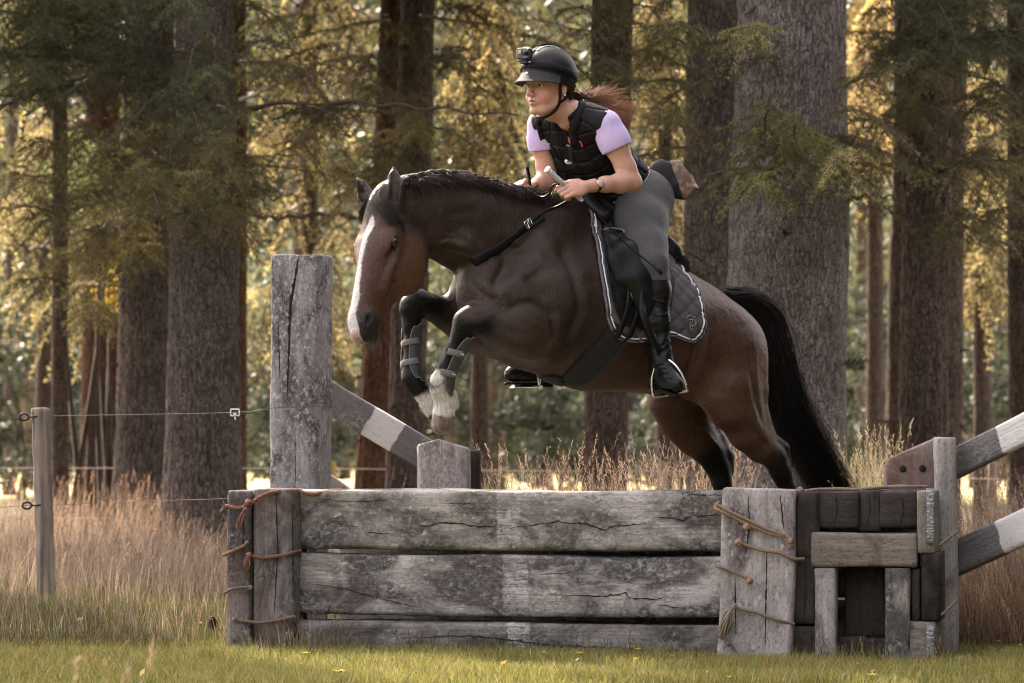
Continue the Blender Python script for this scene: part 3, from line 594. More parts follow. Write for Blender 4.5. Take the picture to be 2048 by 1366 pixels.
def trunk(xt, wt, xb, wb, Y, mat, seed=0, flare=.25, parent=None, top=9.0, na=120, dz=.022):
    "xt, wt: centre and width (photo px) at the top edge; xb, wb at row 1000"
    D = Y - CAM[1]; pt, pb2 = P(xt, 0, Y), P(xb, 1000, Y); rt, rb = wt / FPX * D / 2, wb / FPX * D / 2
    zs = np.concatenate([np.arange(-.1, pt[2] + .4, dz), np.linspace(pt[2] + .5, top, 14)]); th = np.linspace(0, 2 * np.pi, na + 1)[:-1]
    q = (zs - pb2[2]) / (pt[2] - pb2[2]); cx = pb2[0] + (pt[0] - pb2[0]) * q; r = rb + (rt - rb) * q; r = np.maximum(r, .04)
    r = r * (1 + flare * np.exp(-np.maximum(zs, 0) / .22)); 
    TH, ZZ = np.meshgrid(th, zs); RR = np.repeat(r[:, None], na, 1)
    N = np.stack([np.cos(TH), np.sin(TH), ZZ * 0], -1); base = np.stack([np.cos(TH) * RR, np.sin(TH) * RR, ZZ], -1).reshape(-1, 3)
    w1 = fbm(base * (3, 3, .8), 2, seed); rid = 1 - np.abs(fbm(base * (22, 22, 4.0) + w1[:, None] * .8, 3, seed + 5)) * 2.2; rid2 = 1 - np.abs(fbm(base * (48, 48, 12), 2, seed + 9)) * 2
    lob = np.cos(TH.reshape(-1) * 5 + seed) * .02 * RR.reshape(-1) * np.exp(-np.maximum(ZZ.reshape(-1), 0) / .5)
    big = fbm(base * (1.6, 1.6, .9), 2, seed + 20)
    d = (rid * .012 + rid2 * .006 + big * .024 + lob) * min(1, rb / .16)
    V = base + N.reshape(-1, 3) * d[:, None] + np.stack([np.repeat(cx, na), np.full(len(base), Y), np.zeros(len(base))], 1)
    shade = np.clip(1 + .22 * fbm(base * (3, 3, 1.5), 3, seed + 31), .6, 1.3)[:, None] * np.ones(3)
    n = len(zs); i = np.arange(n - 1)[:, None]; j = np.arange(na)[None]; F = np.stack([i * na + j, i * na + (j + 1) % na, (i + 1) * na + (j + 1) % na, (i + 1) * na + j], -1).reshape(-1, 4)
    return fast_mesh('trunk', V, F, mat, True, shade, parent)
# ---------------------------------------------------------------- branches of larch needles
def leafmat(name, tr=.45, rough=.6):
    t = NT(name); c = t.vcol(); c2 = t.mix(.2, c, (.55, .55, .12), 'MULTIPLY'); return t.done(c, rough, None, spec=.25, trans=(tr, t.mix(1.0, c, (1.25, 1.2, .95), 'MULTIPLY')))
M_needle = leafmat('larch_needles', .45); M_leaf = leafmat('broad_leaves', .35, .5)
M_twig = simple('twig_bark', (.055, .038, .026), .9, 40, .4)
class Spray:
    "needle tufts and twigs gathered over many branches, then linked as one foliage mesh and one limb mesh"
    def __init__(s): s.c = []; s.d = []; s.col = []; s.sz = []; s.w = MB()
    def tufts(s, P3, D3, col, size): s.c.append(P3); s.d.append(D3); s.col.append(col); s.sz.append(np.full(len(P3), size))
    def branch(s, p0, d0, L, rs, col, tip=None, step=.055, twig=.30, droop=.25, size=.024, sub=.022, hang=.3, rad=.011, flat=.35, tcol=None, bare=.12):
        n = 24; d = np.asarray(d0, float) / np.linalg.norm(d0); p = np.asarray(p0, float); pts = [p.copy()]; wob = rs.normal(size=3) * .05
        for k in range(n):
            d = d + np.array((0, 0, -droop / n)) + rs.normal(size=3) * .035 + wob / n; d /= np.linalg.norm(d); p = p + d * L / n; pts.append(p.copy())
        pts = np.array(pts); s.w.tube(pts, np.linspace(rad, rad * .18, n + 1), 5, tcol)
        m = max(3, int(L / step)); q = np.linspace(bare, .99, m)
        side = np.cross(d0, (0, 0, 1.0)); side /= np.linalg.norm(side) + 1e-9
        for i, t_ in enumerate(q):
            x = t_ * n; k = min(int(x), n - 1); b = pts[k] + (pts[k + 1] - pts[k]) * (x - k); T = pts[k + 1] - pts[k]; T /= np.linalg.norm(T)
            sg = 1 if i % 2 else -1; tl = twig * (1 - t_ ** 2 * .75) * rs.uniform(.45, 1.15); dd = T * rs.uniform(.3, .9) + side * sg * rs.uniform(.5, 1.1) + np.array((0, 0, rs.normal() * flat - hang * .5)); dd /= np.linalg.norm(dd)
            ns = max(3, int(tl / sub)); u = np.linspace(.05, 1, ns)[:, None]; tp = b + dd * u * tl + np.array((0, 0, -hang)) * (u ** 1.8) * tl + rs.normal(size=(ns, 3)) * .004
            if rs.rand() < .8: s.w.tube(np.vstack([b, tp[::max(1, ns // 4)]]), .0024 * size / .024, 3, tcol, cap=False)
            g = np.clip(np.asarray(col) * (1 + rs.normal() * .22) * (1 + rs.normal(size=(ns, 1)) * .12), 0, 1)
            if tip is not None: g = g * (1 - u ** 4) + np.asarray(tip) * u ** 4
            s.tufts(tp, np.tile(dd, (ns, 1)), g, size)
    def build(s, parent, rs, blades=7, w=.0011, name='foliage', mat=None):
        C = np.concatenate(s.c); D = np.concatenate(s.d); K = np.concatenate(s.col); Z = np.concatenate(s.sz); n = len(C)
        rd = rs.normal(size=(n, blades, 3)); rd += D[:, None] * .5; rd /= np.linalg.norm(rd, axis=2)[..., None]
        ln = Z[:, None, None] * rs.uniform(.7, 1.15, (n, blades, 1)); sd = np.cross(rd, rs.normal(size=(n, blades, 3))); sd /= np.linalg.norm(sd, axis=2)[..., None]; ww = w * (Z / .024)[:, None, None]
        a = C[:, None] + sd * ww; b = C[:, None] - sd * ww; t_ = C[:, None] + rd * ln; m_ = C[:, None] + rd * ln * .6
        V = np.stack([a, b, m_ - sd * ww * 1.1, t_, m_ + sd * ww * 1.1], 2).reshape(-1, 3); F = np.arange(len(V)).reshape(-1, 5)
        cc = np.repeat(np.clip(K[:, None] * (1 + rs.normal(size=(n, blades, 1)) * .10), 0, 1).reshape(-1, 3), 5, 0)
        o = fast_mesh(name, V, F, mat or M_needle, False, cc, parent)
        if s.w.n: s.w.build('branch', M_twig, parent, True)
        print(name, len(F)); return o
GREEN = (.085, .090, .034); LIME = (.21, .22, .075); OLIVE = (.12, .105, .045); SUN_GOLD = (.38, .32, .175); DKGR = (.050, .060, .026); PALEG = (.48, .39, .19)  # the gold carries sunlight on the far needles in its colour
rt_ = np.random.RandomState(12)
def tree(name, label, tr, branches, group=None, seed=1, mat=B_GREY, blades=7, w=.0013, fill=(), na_stubs=6, **kw):
    xt, wt, xb, wb, Y = tr; b = P(xb, 1000, Y); e = empty(name, (b[0], b[1], 0)); tag(e, label, 'tree', group)
    trunk(xt, wt, xb, wb, Y, mat, seed, parent=e, **kw)
    if na_stubs:
        rk = np.random.RandomState(seed + 500); pt = P(xt, 0, Y)
        for _ in range(na_stubs):
            z_ = rk.uniform(.5, pt[2]); q_ = (z_ - b[2]) / (pt[2] - b[2]); rr_ = (wb * (1 - q_) + wt * q_) / FPX * (Y + 15) / 2; a_ = rk.uniform(-3.1, 0.0); o_ = np.array((math.cos(a_), math.sin(a_), 0)); c_ = np.array((b[0] * (1 - q_) + pt[0] * q_, Y, z_)) + o_ * rr_ * .93
            mb = MB(); mb.tube(np.array([c_, c_ + o_ * .03 + (0, 0, .004), c_ + o_ * rk.uniform(.05, .22) + (0, 0, rk.uniform(-.05, .03))]), [.026, .013, .004], 6); mb.tube(np.array([c_ - o_ * .01, c_ + o_ * .012]), [.045, .022], 8)
            mb.build('dead_stub', M_twig, e, True)
    if branches:
        s = Spray(); rs = np.random.RandomState(seed * 7 + 1)
        for (x0, x1, y0, y1, cnt, Yb, fc) in fill:
            for _ in range(cnt):
                tx, ty = rs.uniform(x0, x1), rs.uniform(y0, y1); Yt = Yb + rs.uniform(-2.0, 1.5); q = P(tx, ty, Yt); o_ = P((xt + xb) / 2, ty - rs.uniform(-10, 50), Y); L = np.linalg.norm(q - o_); Lb = min(L, rs.uniform(.7, 1.5))
                s.branch(q - (q - o_) / L * Lb, (q - o_) + (0, 0, .15 * L), Lb, rs, np.array(fc) * rs.choice([.5, .9, 1.3, 2.0], p=[.3, .35, .25, .1]), None, .045, .26, .3, .024, .016, .45, .007, .45)
        for br in branches: s.branch(*br[:3], rs, *br[3:-1], **br[-1]) if isinstance(br[-1], dict) else s.branch(*br[:3], rs, *br[3:])
        s.build(e, rs, blades, w)
    n = 5200; z = 4.6 + 8.5 * rt_.rand(n) ** 1.1; r_ = 2.6 * (1 - (z - 4.6) / 11) * rt_.rand(n) ** .5; a = rt_.uniform(0, 6.283, n); D = Y_ = tr[4]
    m_ = 90; cl = np.column_stack([rt_.uniform(-1, 1, m_), rt_.uniform(-1, 1, m_), rt_.uniform(0, 1, m_)]); cl = cl[(cl[:, 0] ** 2 + cl[:, 1] ** 2) < 1]; ids = rt_.randint(0, len(cl), n); zc_ = max(4.6, .9 + 880 / FPX * (tr[4] + 15) + .3) + cl[ids, 2] * 8; rr_ = 2.7 * (1 - cl[ids, 2] * .6)
    pts = np.column_stack([b[0] + cl[ids, 0] * rr_, b[1] + cl[ids, 1] * rr_ * .8, zc_]) + rt_.normal(size=(n, 3)) * (.42, .42, .22); ok = pts[:, 2] > .9 + 868 / FPX * (pts[:, 1] + 15); pts = pts[ok]
    V, F, K = leaf_cloud(pts, .13, rt_, np.tile((.085, .10, .035), (len(pts), 1)) * rt_.uniform(.6, 1.4, (len(pts), 1))); fast_mesh('crown', V, F, M_leaf, False, K, e)
    return e
def leaf_cloud(V0, size, rs, col, jit=.25):
    n = len(V0); a = rs.normal(size=(n, 3)); a /= np.linalg.norm(a, axis=1)[:, None]; b = np.cross(a, rs.normal(size=(n, 3))); b /= np.linalg.norm(b, axis=1)[:, None]
    s_ = (size * rs.uniform(.5, 1.3, n))[:, None]; V = np.stack([V0 - a * s_, V0 + b * s_ * .45, V0 + a * s_, V0 - b * s_ * .45], 1).reshape(-1, 3)
    c = np.repeat(np.clip(col * (1 + rs.normal(size=(n, 1)) * jit), 0, 1), 4, 0); return V, np.arange(4 * n).reshape(-1, 4), c
def toward(a, b): a, b = np.asarray(a), np.asarray(b); return b - a
def Bq(x0, y0, Y0, x1, y1, Y1, **kw):
    "a branch from one photo position to another"
    a, b = P(x0, y0, Y0), P(x1, y1, Y1); return a, toward(a, b) + (0, 0, .10 * np.linalg.norm(b - a)), np.linalg.norm(b - a), kw.pop('col', GREEN), kw.pop('tip', LIME), kw
G1 = 'trees whose trunks stand behind the jump'
tree('larch_tree', 'large dark grey trunk on the left with a pale left edge', (408, 112, 404, 150, 10.0), [
    Bq(400, 340, 9.6, 560, 290, 8.2), Bq(400, 350, 9.6, 300, 420, 7.4, hang=.5), Bq(390, 345, 9.6, 450, 470, 7.6, hang=.5), Bq(400, 370, 9.6, 350, 440, 6.8), Bq(410, 320, 9.6, 650, 330, 8.6, col=OLIVE), Bq(420, 380, 9.6, 520, 560, 8.4, col=OLIVE, twig=.15, size=.012, rad=.007),
    Bq(400, 100, 9.6, 180, 130, 7.6, col=DKGR, tip=None), Bq(400, 90, 9.6, 330, 200, 7.0, col=DKGR, tip=None), Bq(410, 60, 9.7, 520, 120, 8.0, col=OLIVE, tip=None), Bq(400, 30, 9.6, 260, -10, 7.0, col=DKGR, tip=None), Bq(380, 200, 9.6, 200, 250, 7.4, col=DKGR), Bq(400, 160, 9.6, 290, 230, 6.6, col=DKGR)], G1, 1, B_GREY, fill=[(200, 480, -40, 240, 15, 7.6, DKGR), (260, 560, 270, 460, 24, 7.6, OLIVE), (480, 720, 20, 330, 12, 8.2, OLIVE)])
tree('larch_tree', 'mid brown grey trunk directly left of the large dark trunk', (300, 92, 284, 108, 13.0), [
    Bq(270, 140, 12.6, 0, 190, 10, col=DKGR, tip=None, rad=.03), Bq(270, 60, 12.6, 60, 40, 9, col=DKGR, tip=None, rad=.02), Bq(270, 90, 12.6, 80, 130, 9, col=DKGR, tip=None), Bq(280, 20, 12.6, 150, 20, 9, col=DKGR, tip=None), Bq(270, 40, 12.6, -40, 70, 9.5, col=DKGR, tip=None), Bq(260, 100, 12.5, 20, 20, 9.2, col=DKGR, tip=None), Bq(270, 130, 12.6, 120, 180, 9.4, col=DKGR, tip=None),
    Bq(250, 380, 12.6, 90, 330, 10, col=OLIVE), Bq(255, 400, 12.6, 60, 420, 10, col=OLIVE), Bq(250, 420, 12.6, 100, 510, 10, col=OLIVE), Bq(300, 300, 12.6, 380, 380, 10.4)], G1, 2, B_GREY, fill=[(-60, 250, -60, 200, 40, 9.5, DKGR), (0, 330, 230, 520, 34, 10, OLIVE), (-40, 160, 520, 660, 8, 11, OLIVE)])
tree('larch_tree', 'reddish brown trunk furthest left behind the fence post', (205, 60, 206, 80, 20.0), [Bq(200, 300, 19.6, 20, 360, 17, col=OLIVE, size=.03), Bq(200, 330, 19.6, 60, 450, 17, col=SUN_GOLD, size=.03), Bq(200, 420, 19.6, 30, 500, 17, col=SUN_GOLD, size=.03), Bq(200, 560, 19.6, 70, 640, 17.5, col=SUN_GOLD, size=.03)], G1, 3, B_RED)
tree('larch_tree', 'narrow reddish trunk showing behind the right edge of the large dark left trunk', (468, 46, 468, 48, 18.0), [Bq(480, 200, 17.6, 760, 225, 14.5, col=OLIVE, tip=None, twig=.06, size=.012, rad=.020, bare=.02, step=.2), Bq(480, 60, 17.7, 640, 60, 15, col=OLIVE, size=.03), Bq(480, 120, 17.7, 600, 190, 15, col=OLIVE, size=.03)], G1, 4, B_RED)
tree('larch_tree', 'brown leaning trunk just right of the tall weathered post, left one of that pair', (786, 42, 744, 66, 15.0), [Bq(780, 40, 14.6, 600, 40, 12.6, col=OLIVE), Bq(780, 260, 14.6, 640, 300, 12.6, col=OLIVE)], G1, 5, B_RED)
tree('larch_tree', 'brown leaning trunk just right of the tall weathered post, right one of that pair', (835, 60, 810, 74, 12.5), [Bq(840, 30, 12.2, 1010, 90, 11.0, col=OLIVE), Bq(840, 110, 12.2, 1000, 190, 11.2, col=OLIVE), Bq(820, 300, 12.2, 700, 390, 11.2, col=OLIVE), Bq(830, 230, 12.2, 560, 250, 10.5, col=OLIVE), Bq(830, 250, 12.2, 960, 260, 11, col=OLIVE)], G1, 6, B_DARK, fill=[(700, 1040, -20, 330, 18, 10.6, OLIVE), (560, 780, 300, 430, 10, 10.6, OLIVE)])
tree('larch_tree', 'brown trunk behind the rider\'s streaming hair', (1225, 76, 1208, 88, 11.0), [Bq(1200, 180, 10.7, 1090, 20, 9.0), Bq(1220, 60, 10.7, 1100, 50, 9), Bq(1230, 200, 10.7, 1330, 170, 9.4, col=OLIVE), Bq(1230, 330, 10.7, 1330, 280, 9.8, col=OLIVE), Bq(1230, 120, 10.7, 1380, 90, 9.8, col=OLIVE)], G1, 7, B_DARK)
tree('larch_tree', 'brown grey trunk directly left of the widest trunk', (1425, 96, 1422, 100, 10.0), [Bq(1400, 200, 9.7, 1230, 60, 7.2), Bq(1410, 160, 9.7, 1280, 240, 8.2), Bq(1400, 100, 9.7, 1290, 60, 8.2, col=OLIVE), Bq(1400, 290, 9.7, 1270, 350, 8.8, col=OLIVE), Bq(1405, 520, 9.7, 1340, 500, 9.0, col=OLIVE, size=.015)], G1, 8, B_GREY, fill=[(1110, 1380, 0, 330, 9, 7.4, OLIVE)])
tree('larch_tree', 'widest pale grey trunk behind the horse\'s hindquarters', (1583, 210, 1567, 248, 7.7), [
    Bq(1560, 330, 7.3, 1420, 210, 5.2, size=.028), Bq(1560, 320, 7.3, 1470, 270, 5.0, size=.028), Bq(1590, 330, 7.3, 1790, 330, 5.6, size=.028), Bq(1600, 340, 7.3, 1900, 340, 6.0, size=.028), Bq(1590, 320, 7.3, 1700, 250, 5.6, size=.028), Bq(1570, 350, 7.3, 1400, 370, 5.6, size=.026),
    Bq(1560, 380, 7.4, 1530, 430, 6.2, size=.024, twig=.14), Bq(1520, 90, 7.4, 1390, 60, 5.4), Bq(1510, 80, 7.4, 1450, 130, 5.6), Bq(1640, 330, 7.4, 1720, 390, 6.0, size=.026), Bq(1580, 300, 7.3, 1640, 300, 5.2, size=.026)], G1, 9, B_BIG, fill=[(1400, 1720, 250, 370, 6, 5.6, GREEN), (1360, 1480, 20, 130, 2, 5.6, OLIVE), (1700, 1830, 180, 360, 7, 6, OLIVE)])
tree('larch_tree', 'dark brown trunk above the right end post', (1856, 94, 1848, 92, 10.0), [Bq(1880, 80, 9.6, 2080, 110, 8, col=DKGR, tip=None), Bq(1880, 130, 9.6, 2000, 240, 8, col=DKGR), Bq(1890, 330, 9.6, 2090, 310, 8, col=OLIVE), Bq(1880, 290, 9.6, 2060, 400, 8.2, col=OLIVE), Bq(1850, 100, 9.6, 1720, 60, 8.2, col=DKGR), Bq(1850, 240, 9.6, 1740, 330, 8.2, col=OLIVE), Bq(1880, 430, 9.6, 2060, 470, 8.6, col=OLIVE, size=.016)], G1, 10, B_DARK, fill=[(1700, 2100, -40, 140, 26, 8, DKGR), (1740, 2100, 140, 480, 26, 8.2, OLIVE)])
tree('larch_tree', 'dark narrow trunk touching the right side of the trunk above the end post', (1902, 62, 1896, 50, 15.0), [Bq(1920, 200, 14.6, 2040, 300, 13, col=SUN_GOLD), Bq(1930, 20, 14.7, 2080, 60, 13, col=DKGR, tip=None)], G1, 11, B_DARK)
tree('larch_tree', 'slim brown trunk left of the trunk above the end post', (1812, 40, 1797, 52, 17.0), [], G1, 12, B_DARK)
tree('larch_tree', 'dark trunk cut by the right edge of the picture', (2045, 60, 2050, 56, 11.0), [Bq(2030, 60, 10.7, 1900, 90, 9.4, col=DKGR), Bq(2030, 250, 10.7, 1930, 330, 9.4, col=OLIVE), Bq(2030, 500, 10.7, 1920, 440, 9.8, col=OLIVE)], G1, 13, B_DARK)
# long bare limbs
def limb(root, pts, r0, knobs=10):
    rs = np.random.RandomState(int(pts[0][0]) % 97); p = spline(np.array([P(*q) for q in pts]), 50); p[:, 2] += .012 * np.sin(np.arange(50) * .7) ; mb = MB(); mb.tube(p, np.linspace(r0, r0 * .25, 50) * (1 + .18 * rs.normal(size=50)), 7)
    for k in range(knobs): q = p[rs.randint(2, 46)]; d = rs.normal(size=3) * (.5, .4, 1); d /= np.linalg.norm(d); mb.tube(np.array([q, q + d * .04, q + d * rs.uniform(.05, .16) + (0, 0, -.01)]), [r0 * .35, r0 * .2, .001], 4)
    mb.build('dead_branch', M_twig, root, True)
TR = [o for o in bpy.data.objects if o.name.startswith('larch_tree')]
limb(TR[0], [(455, 222, 9.8), (540, 210, 9.0), (700, 206, 8.4), (800, 212, 8.2), (900, 220, 8.0), (1035, 232, 7.8)], .020, 22)
limb(TR[4], [(760, 440, 14.8), (650, 428, 14), (560, 436, 13.6), (500, 430, 13.4)], .028, 8)
limb(TR[8], [(1680, 402, 7.6), (1740, 392, 7.2), (1812, 398, 7.0)], .014, 6); limb(TR[8], [(1685, 724, 7.6), (1745, 720, 7.3)], .010, 3)
limb(TR[9], [(1890, 72, 9.8), (1990, 76, 9.2), (2090, 60, 9)], .018, 8); limb(TR[1], [(330, 165, 12.8), (290, 120, 12.4), (200, 150, 12), (100, 175, 11.6), (-40, 200, 11)], .026, 12)
limb(TR[2], [(170, 455, 19.8), (110, 480, 19), (60, 500, 18.4), (20, 470, 18)], .03, 8); limb(TR[7], [(1395, 545, 9.8), (1365, 540, 9.6), (1340, 548, 9.4)], .014, 3)
# ---------------------------------------------------------------- drooping conifers behind, sunlight painted into their gold needles
def drooping(name, label, x, Y, regions, col, seed, group='golden drooping conifers between the trunks'):
    b = P(x, 1000, Y); e = empty(name, (b[0], b[1], 0)); tag(e, label, 'tree', group); rs = np.random.RandomState(seed); trunk(x, 26, x, 34, Y, B_DARK, seed, parent=e, na=24, dz=.12)
    s = Spray()
    for (x0, x1, y0, y1, cnt) in regions:
        for _ in range(int(cnt * .62)):
            tx, ty = rs.uniform(x0, x1), rs.uniform(y0, y1); Yt = Y + rs.uniform(-2.2, 1.0); q = P(tx, ty, Yt); o = P(x + rs.uniform(-6, 6), ty - rs.uniform(10, 90), Y); L = np.linalg.norm(q - o); L = max(L, .5)
            s.branch(q - (q - o) / L * min(L, 1.5), (q - o) + (0, 0, .25), min(L, 1.5), rs, np.array(col) * rs.choice([.22, .45, .8, 1.1, 1.4], p=[.2, .2, .25, .2, .15]), None, .13, .40, .5, .044, .026, .95, .014, .3)
    s.build(e, rs, 6, .0036); return e
drooping('spruce_tree', 'conifer painted sunlit gold filling the gap between the left cluster and the leaning pair', 620, 20, [(490, 760, -30, 240, 46), (490, 730, 250, 500, 26), (650, 715, 480, 740, 18), (490, 530, 540, 760, 10)], SUN_GOLD, 101)
drooping('spruce_tree', 'golden conifer showing behind the rider\'s face', 960, 18, [(865, 1060, 0, 200, 36), (870, 1060, 200, 420, 30), (900, 1050, 280, 360, 14)], SUN_GOLD, 102)
drooping('spruce_tree', 'conifer painted sunlit gold between the hair and the widest trunk', 1330, 17, [(1260, 1385, 30, 300, 30), (1290, 1380, 300, 560, 26)], SUN_GOLD, 103)
drooping('spruce_tree', 'conifer painted sunlit golden brown right of the widest trunk', 1750, 21, [(1690, 1810, -20, 300, 34), (1690, 1800, 260, 420, 12)], (.40, .31, .15), 104)
drooping('spruce_tree', 'conifer painted bright sunlit gold in the gap near the right edge', 1965, 19, [(1905, 2030, 140, 420, 30), (1890, 2020, 420, 640, 34)], (.46, .39, .20), 105)
drooping('spruce_tree', 'conifer painted dull sunlit gold at the far left behind the dark branches', 90, 22, [(-20, 170, 250, 480, 30), (-10, 240, 480, 680, 34), (230, 330, 300, 520, 6)], (.32, .28, .15), 106)
drooping('spruce_tree', 'olive conifer hanging over the top left corner', 120, 14, [(-40, 230, -60, 130, 30)], (.085, .075, .03), 107)
# ---------------------------------------------------------------- undergrowth and far wood
def bush(name, label, x0, x1, y0, y1, Y, dy, n, size, col, seed, cat='bush', group='undergrowth behind the trunks', stems=5):
    rs = np.random.RandomState(seed); cx = (x0 + x1) / 2; b = P(cx, 1000, Y); e = empty(name, (b[0], b[1], 0)); tag(e, label, cat, group); C = []; K = []
    a, c_ = P(x0, y0, Y), P(x1, y1, Y); wdt, top_, bot = c_[0] - a[0], a[2], max(0.0, c_[2]); m = 60
    cl = np.column_stack([rs.uniform(a[0], c_[0], m), rs.uniform(Y - dy, Y + dy, m), bot + (top_ - bot) * rs.uniform(0, 1, m) ** .8]); 
    edge = 1 - np.abs((cl[:, 0] - (a[0] + c_[0]) / 2) / (wdt / 2)) ** 3; cl[:, 2] = bot + (cl[:, 2] - bot) * (.55 + .45 * edge); r = rs.uniform(.10, .26, m) * min(wdt, top_ - bot + .5); ids = rs.randint(0, m, n)
    d = rs.normal(size=(n, 3)); d /= np.linalg.norm(d, axis=1)[:, None]; pts = cl[ids] + d * (r[ids] * rs.uniform(.3, 1, n) ** .5)[:, None] * (1.2, 1, .8); pts[:, 2] = np.maximum(pts[:, 2], .02)
    cc = np.asarray(col)[None] * (rs.uniform(.55, 1.5, m)[ids])[:, None]; V, F, K = leaf_cloud(pts, size, rs, cc); fast_mesh('foliage', V, F, M_leaf, False, K, e)
    mb = MB()
    for k in range(stems): q = cl[rs.randint(m)]; mb.tube(spline(np.array([(b[0] + rs.normal() * .1, b[1], -.05), (b[0] * .5 + q[0] * .5, b[1], q[2] * .5), q]), 8), np.linspace(.03, .008, 8), 5)
    mb.build('stems', M_twig, e, True); return e
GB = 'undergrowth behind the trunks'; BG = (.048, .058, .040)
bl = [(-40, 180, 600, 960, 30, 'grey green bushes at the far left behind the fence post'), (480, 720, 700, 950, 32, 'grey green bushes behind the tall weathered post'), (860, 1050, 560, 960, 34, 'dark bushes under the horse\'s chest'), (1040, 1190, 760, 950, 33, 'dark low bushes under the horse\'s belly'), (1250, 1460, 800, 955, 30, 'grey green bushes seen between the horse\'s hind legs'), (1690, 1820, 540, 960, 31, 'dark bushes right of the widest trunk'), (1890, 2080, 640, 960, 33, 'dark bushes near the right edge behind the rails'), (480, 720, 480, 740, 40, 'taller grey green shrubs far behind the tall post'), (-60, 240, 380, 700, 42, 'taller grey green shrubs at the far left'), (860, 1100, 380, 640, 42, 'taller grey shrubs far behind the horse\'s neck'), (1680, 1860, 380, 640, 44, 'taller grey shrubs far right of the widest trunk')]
for k, (x0, x1, y0, y1, Y, lab) in enumerate(bl): bush('bush', lab, x0, x1, y0, y1, Y, 1.6, 5200, .05, np.array(BG) * (1.0 if Y < 38 else 2.6) * (1.1 if k % 2 else .85), 200 + k)  # light on far shrubs and canopy shade on near bushes painted into leaf colour
bush('leafy_shrub', 'shrub with pale glinting and yellow leaves beside the left trunks', 90, 240, 285, 440, 15.5, .6, 2600, .030, (.20, .22, .11), 231, 'shrub', None); bush('leafy_shrub', 'thin yellow-leaved sapling hanging low beside the left trunks', 195, 240, 520, 640, 16, .3, 420, .028, (.55, .42, .06), 232, 'shrub', None)
for k, (x_, w_, Y) in enumerate([(18, 24, 34), (64, 30, 40), (132, 22, 44), (596, 22, 36), (690, 20, 48), (905, 26, 42), (992, 34, 36), (1080, 30, 42), (1128, 20, 50), (1305, 24, 44), (1722, 26, 38), (1765, 18, 50), (1950, 22, 42), (2000, 26, 50)]):
    b = P(x_, 1000, Y); e = empty('far_tree', (b[0], b[1], 0)); place = ['furthest left of the picture', 'second from the left edge', 'behind the left fence post', 'seen left of the tall post', 'seen right of the tall post', 'under the horse\'s muzzle', 'under the horse\'s chest', 'under the saddle girth', 'thinner, under the girth', 'behind the hind legs', 'right of the widest trunk', 'thinner, right of the widest trunk', 'left of the right edge trunk', 'nearest the right edge'][k]
    tag(e, 'slim blurred dark trunk far back, ' + place, 'tree', 'slim trunks far back in the wood'); trunk(x_ + rt_.uniform(-12, 12), w_ * .9, x_, w_, Y, B_DARK, 50 + k, parent=e, na=20, dz=.15)
    rs = np.random.RandomState(300 + k); n = 1500; pts = np.column_stack([b[0] + rs.normal(size=n) * .9, Y + rs.normal(size=n) * .9, rs.uniform(2.2, 8, n)]); V, F, K = leaf_cloud(pts, .10, rs, np.tile((.075, .078, .04), (n, 1)) * rs.uniform(.5, 1.5, (n, 1))); fast_mesh('crown', V, F, M_leaf, False, K, e)
# far wood: one mass of foliage beyond the meadow
rs = np.random.RandomState(9); n = 210000; m = 1050
cl = np.column_stack([rs.uniform(-38, 38, m), rs.uniform(62, 84, m), rs.uniform(.3, 13, m)]); ccl = np.where(rs.rand(m)[:, None] < .10, np.array((.15, .14, .09)), np.array((.045, .052, .040))) * rs.uniform(.5, 1.6, (m, 1)); ids = rs.randint(0, m, n); d = rs.normal(size=(n, 3)) * (1.1, 1.0, .8)
pts = cl[ids] + d; pts[:, 2] = np.abs(pts[:, 2]); V, F, K = leaf_cloud(pts, .17, rs, ccl[ids]); fw_o = fast_mesh('far_woodland', V, F, M_leaf, False, K); tag(fw_o, 'blurred grey green woodland beyond the meadow', 'woodland', None, 'stuff')
# wooded bank behind everything
xs = np.linspace(-60, 60, 120); zs = np.linspace(-1, 22, 40); gx, gz = np.meshgrid(xs, zs, indexing='ij'); pq = np.stack([gx, gz, gx * 0], -1).reshape(-1, 3); yy = 92 + .35 * gz.reshape(-1) + 2.5 * fbm(pq * .35, 4, 8)
t = NT('dark_wood_mass'); v = t.coords(); nn = t.noise(v, 1.6, 8, .75); M_bank = t.done(t.ramp(nn, [(.35, (.012, .015, .010)), (.6, (.05, .06, .035)), (.75, (.12, .11, .05))]), .95, t.bump(nn, 1.0, .5), spec=.05)
i = np.arange(119)[:, None]; j = np.arange(39)[None]; bank = fast_mesh('hill', np.column_stack([gx.reshape(-1), yy, gz.reshape(-1)]), np.stack([i * 40 + j, (i + 1) * 40 + j, (i + 1) * 40 + j + 1, i * 40 + j + 1], -1).reshape(-1, 4), M_bank); tag(bank, kind='structure')
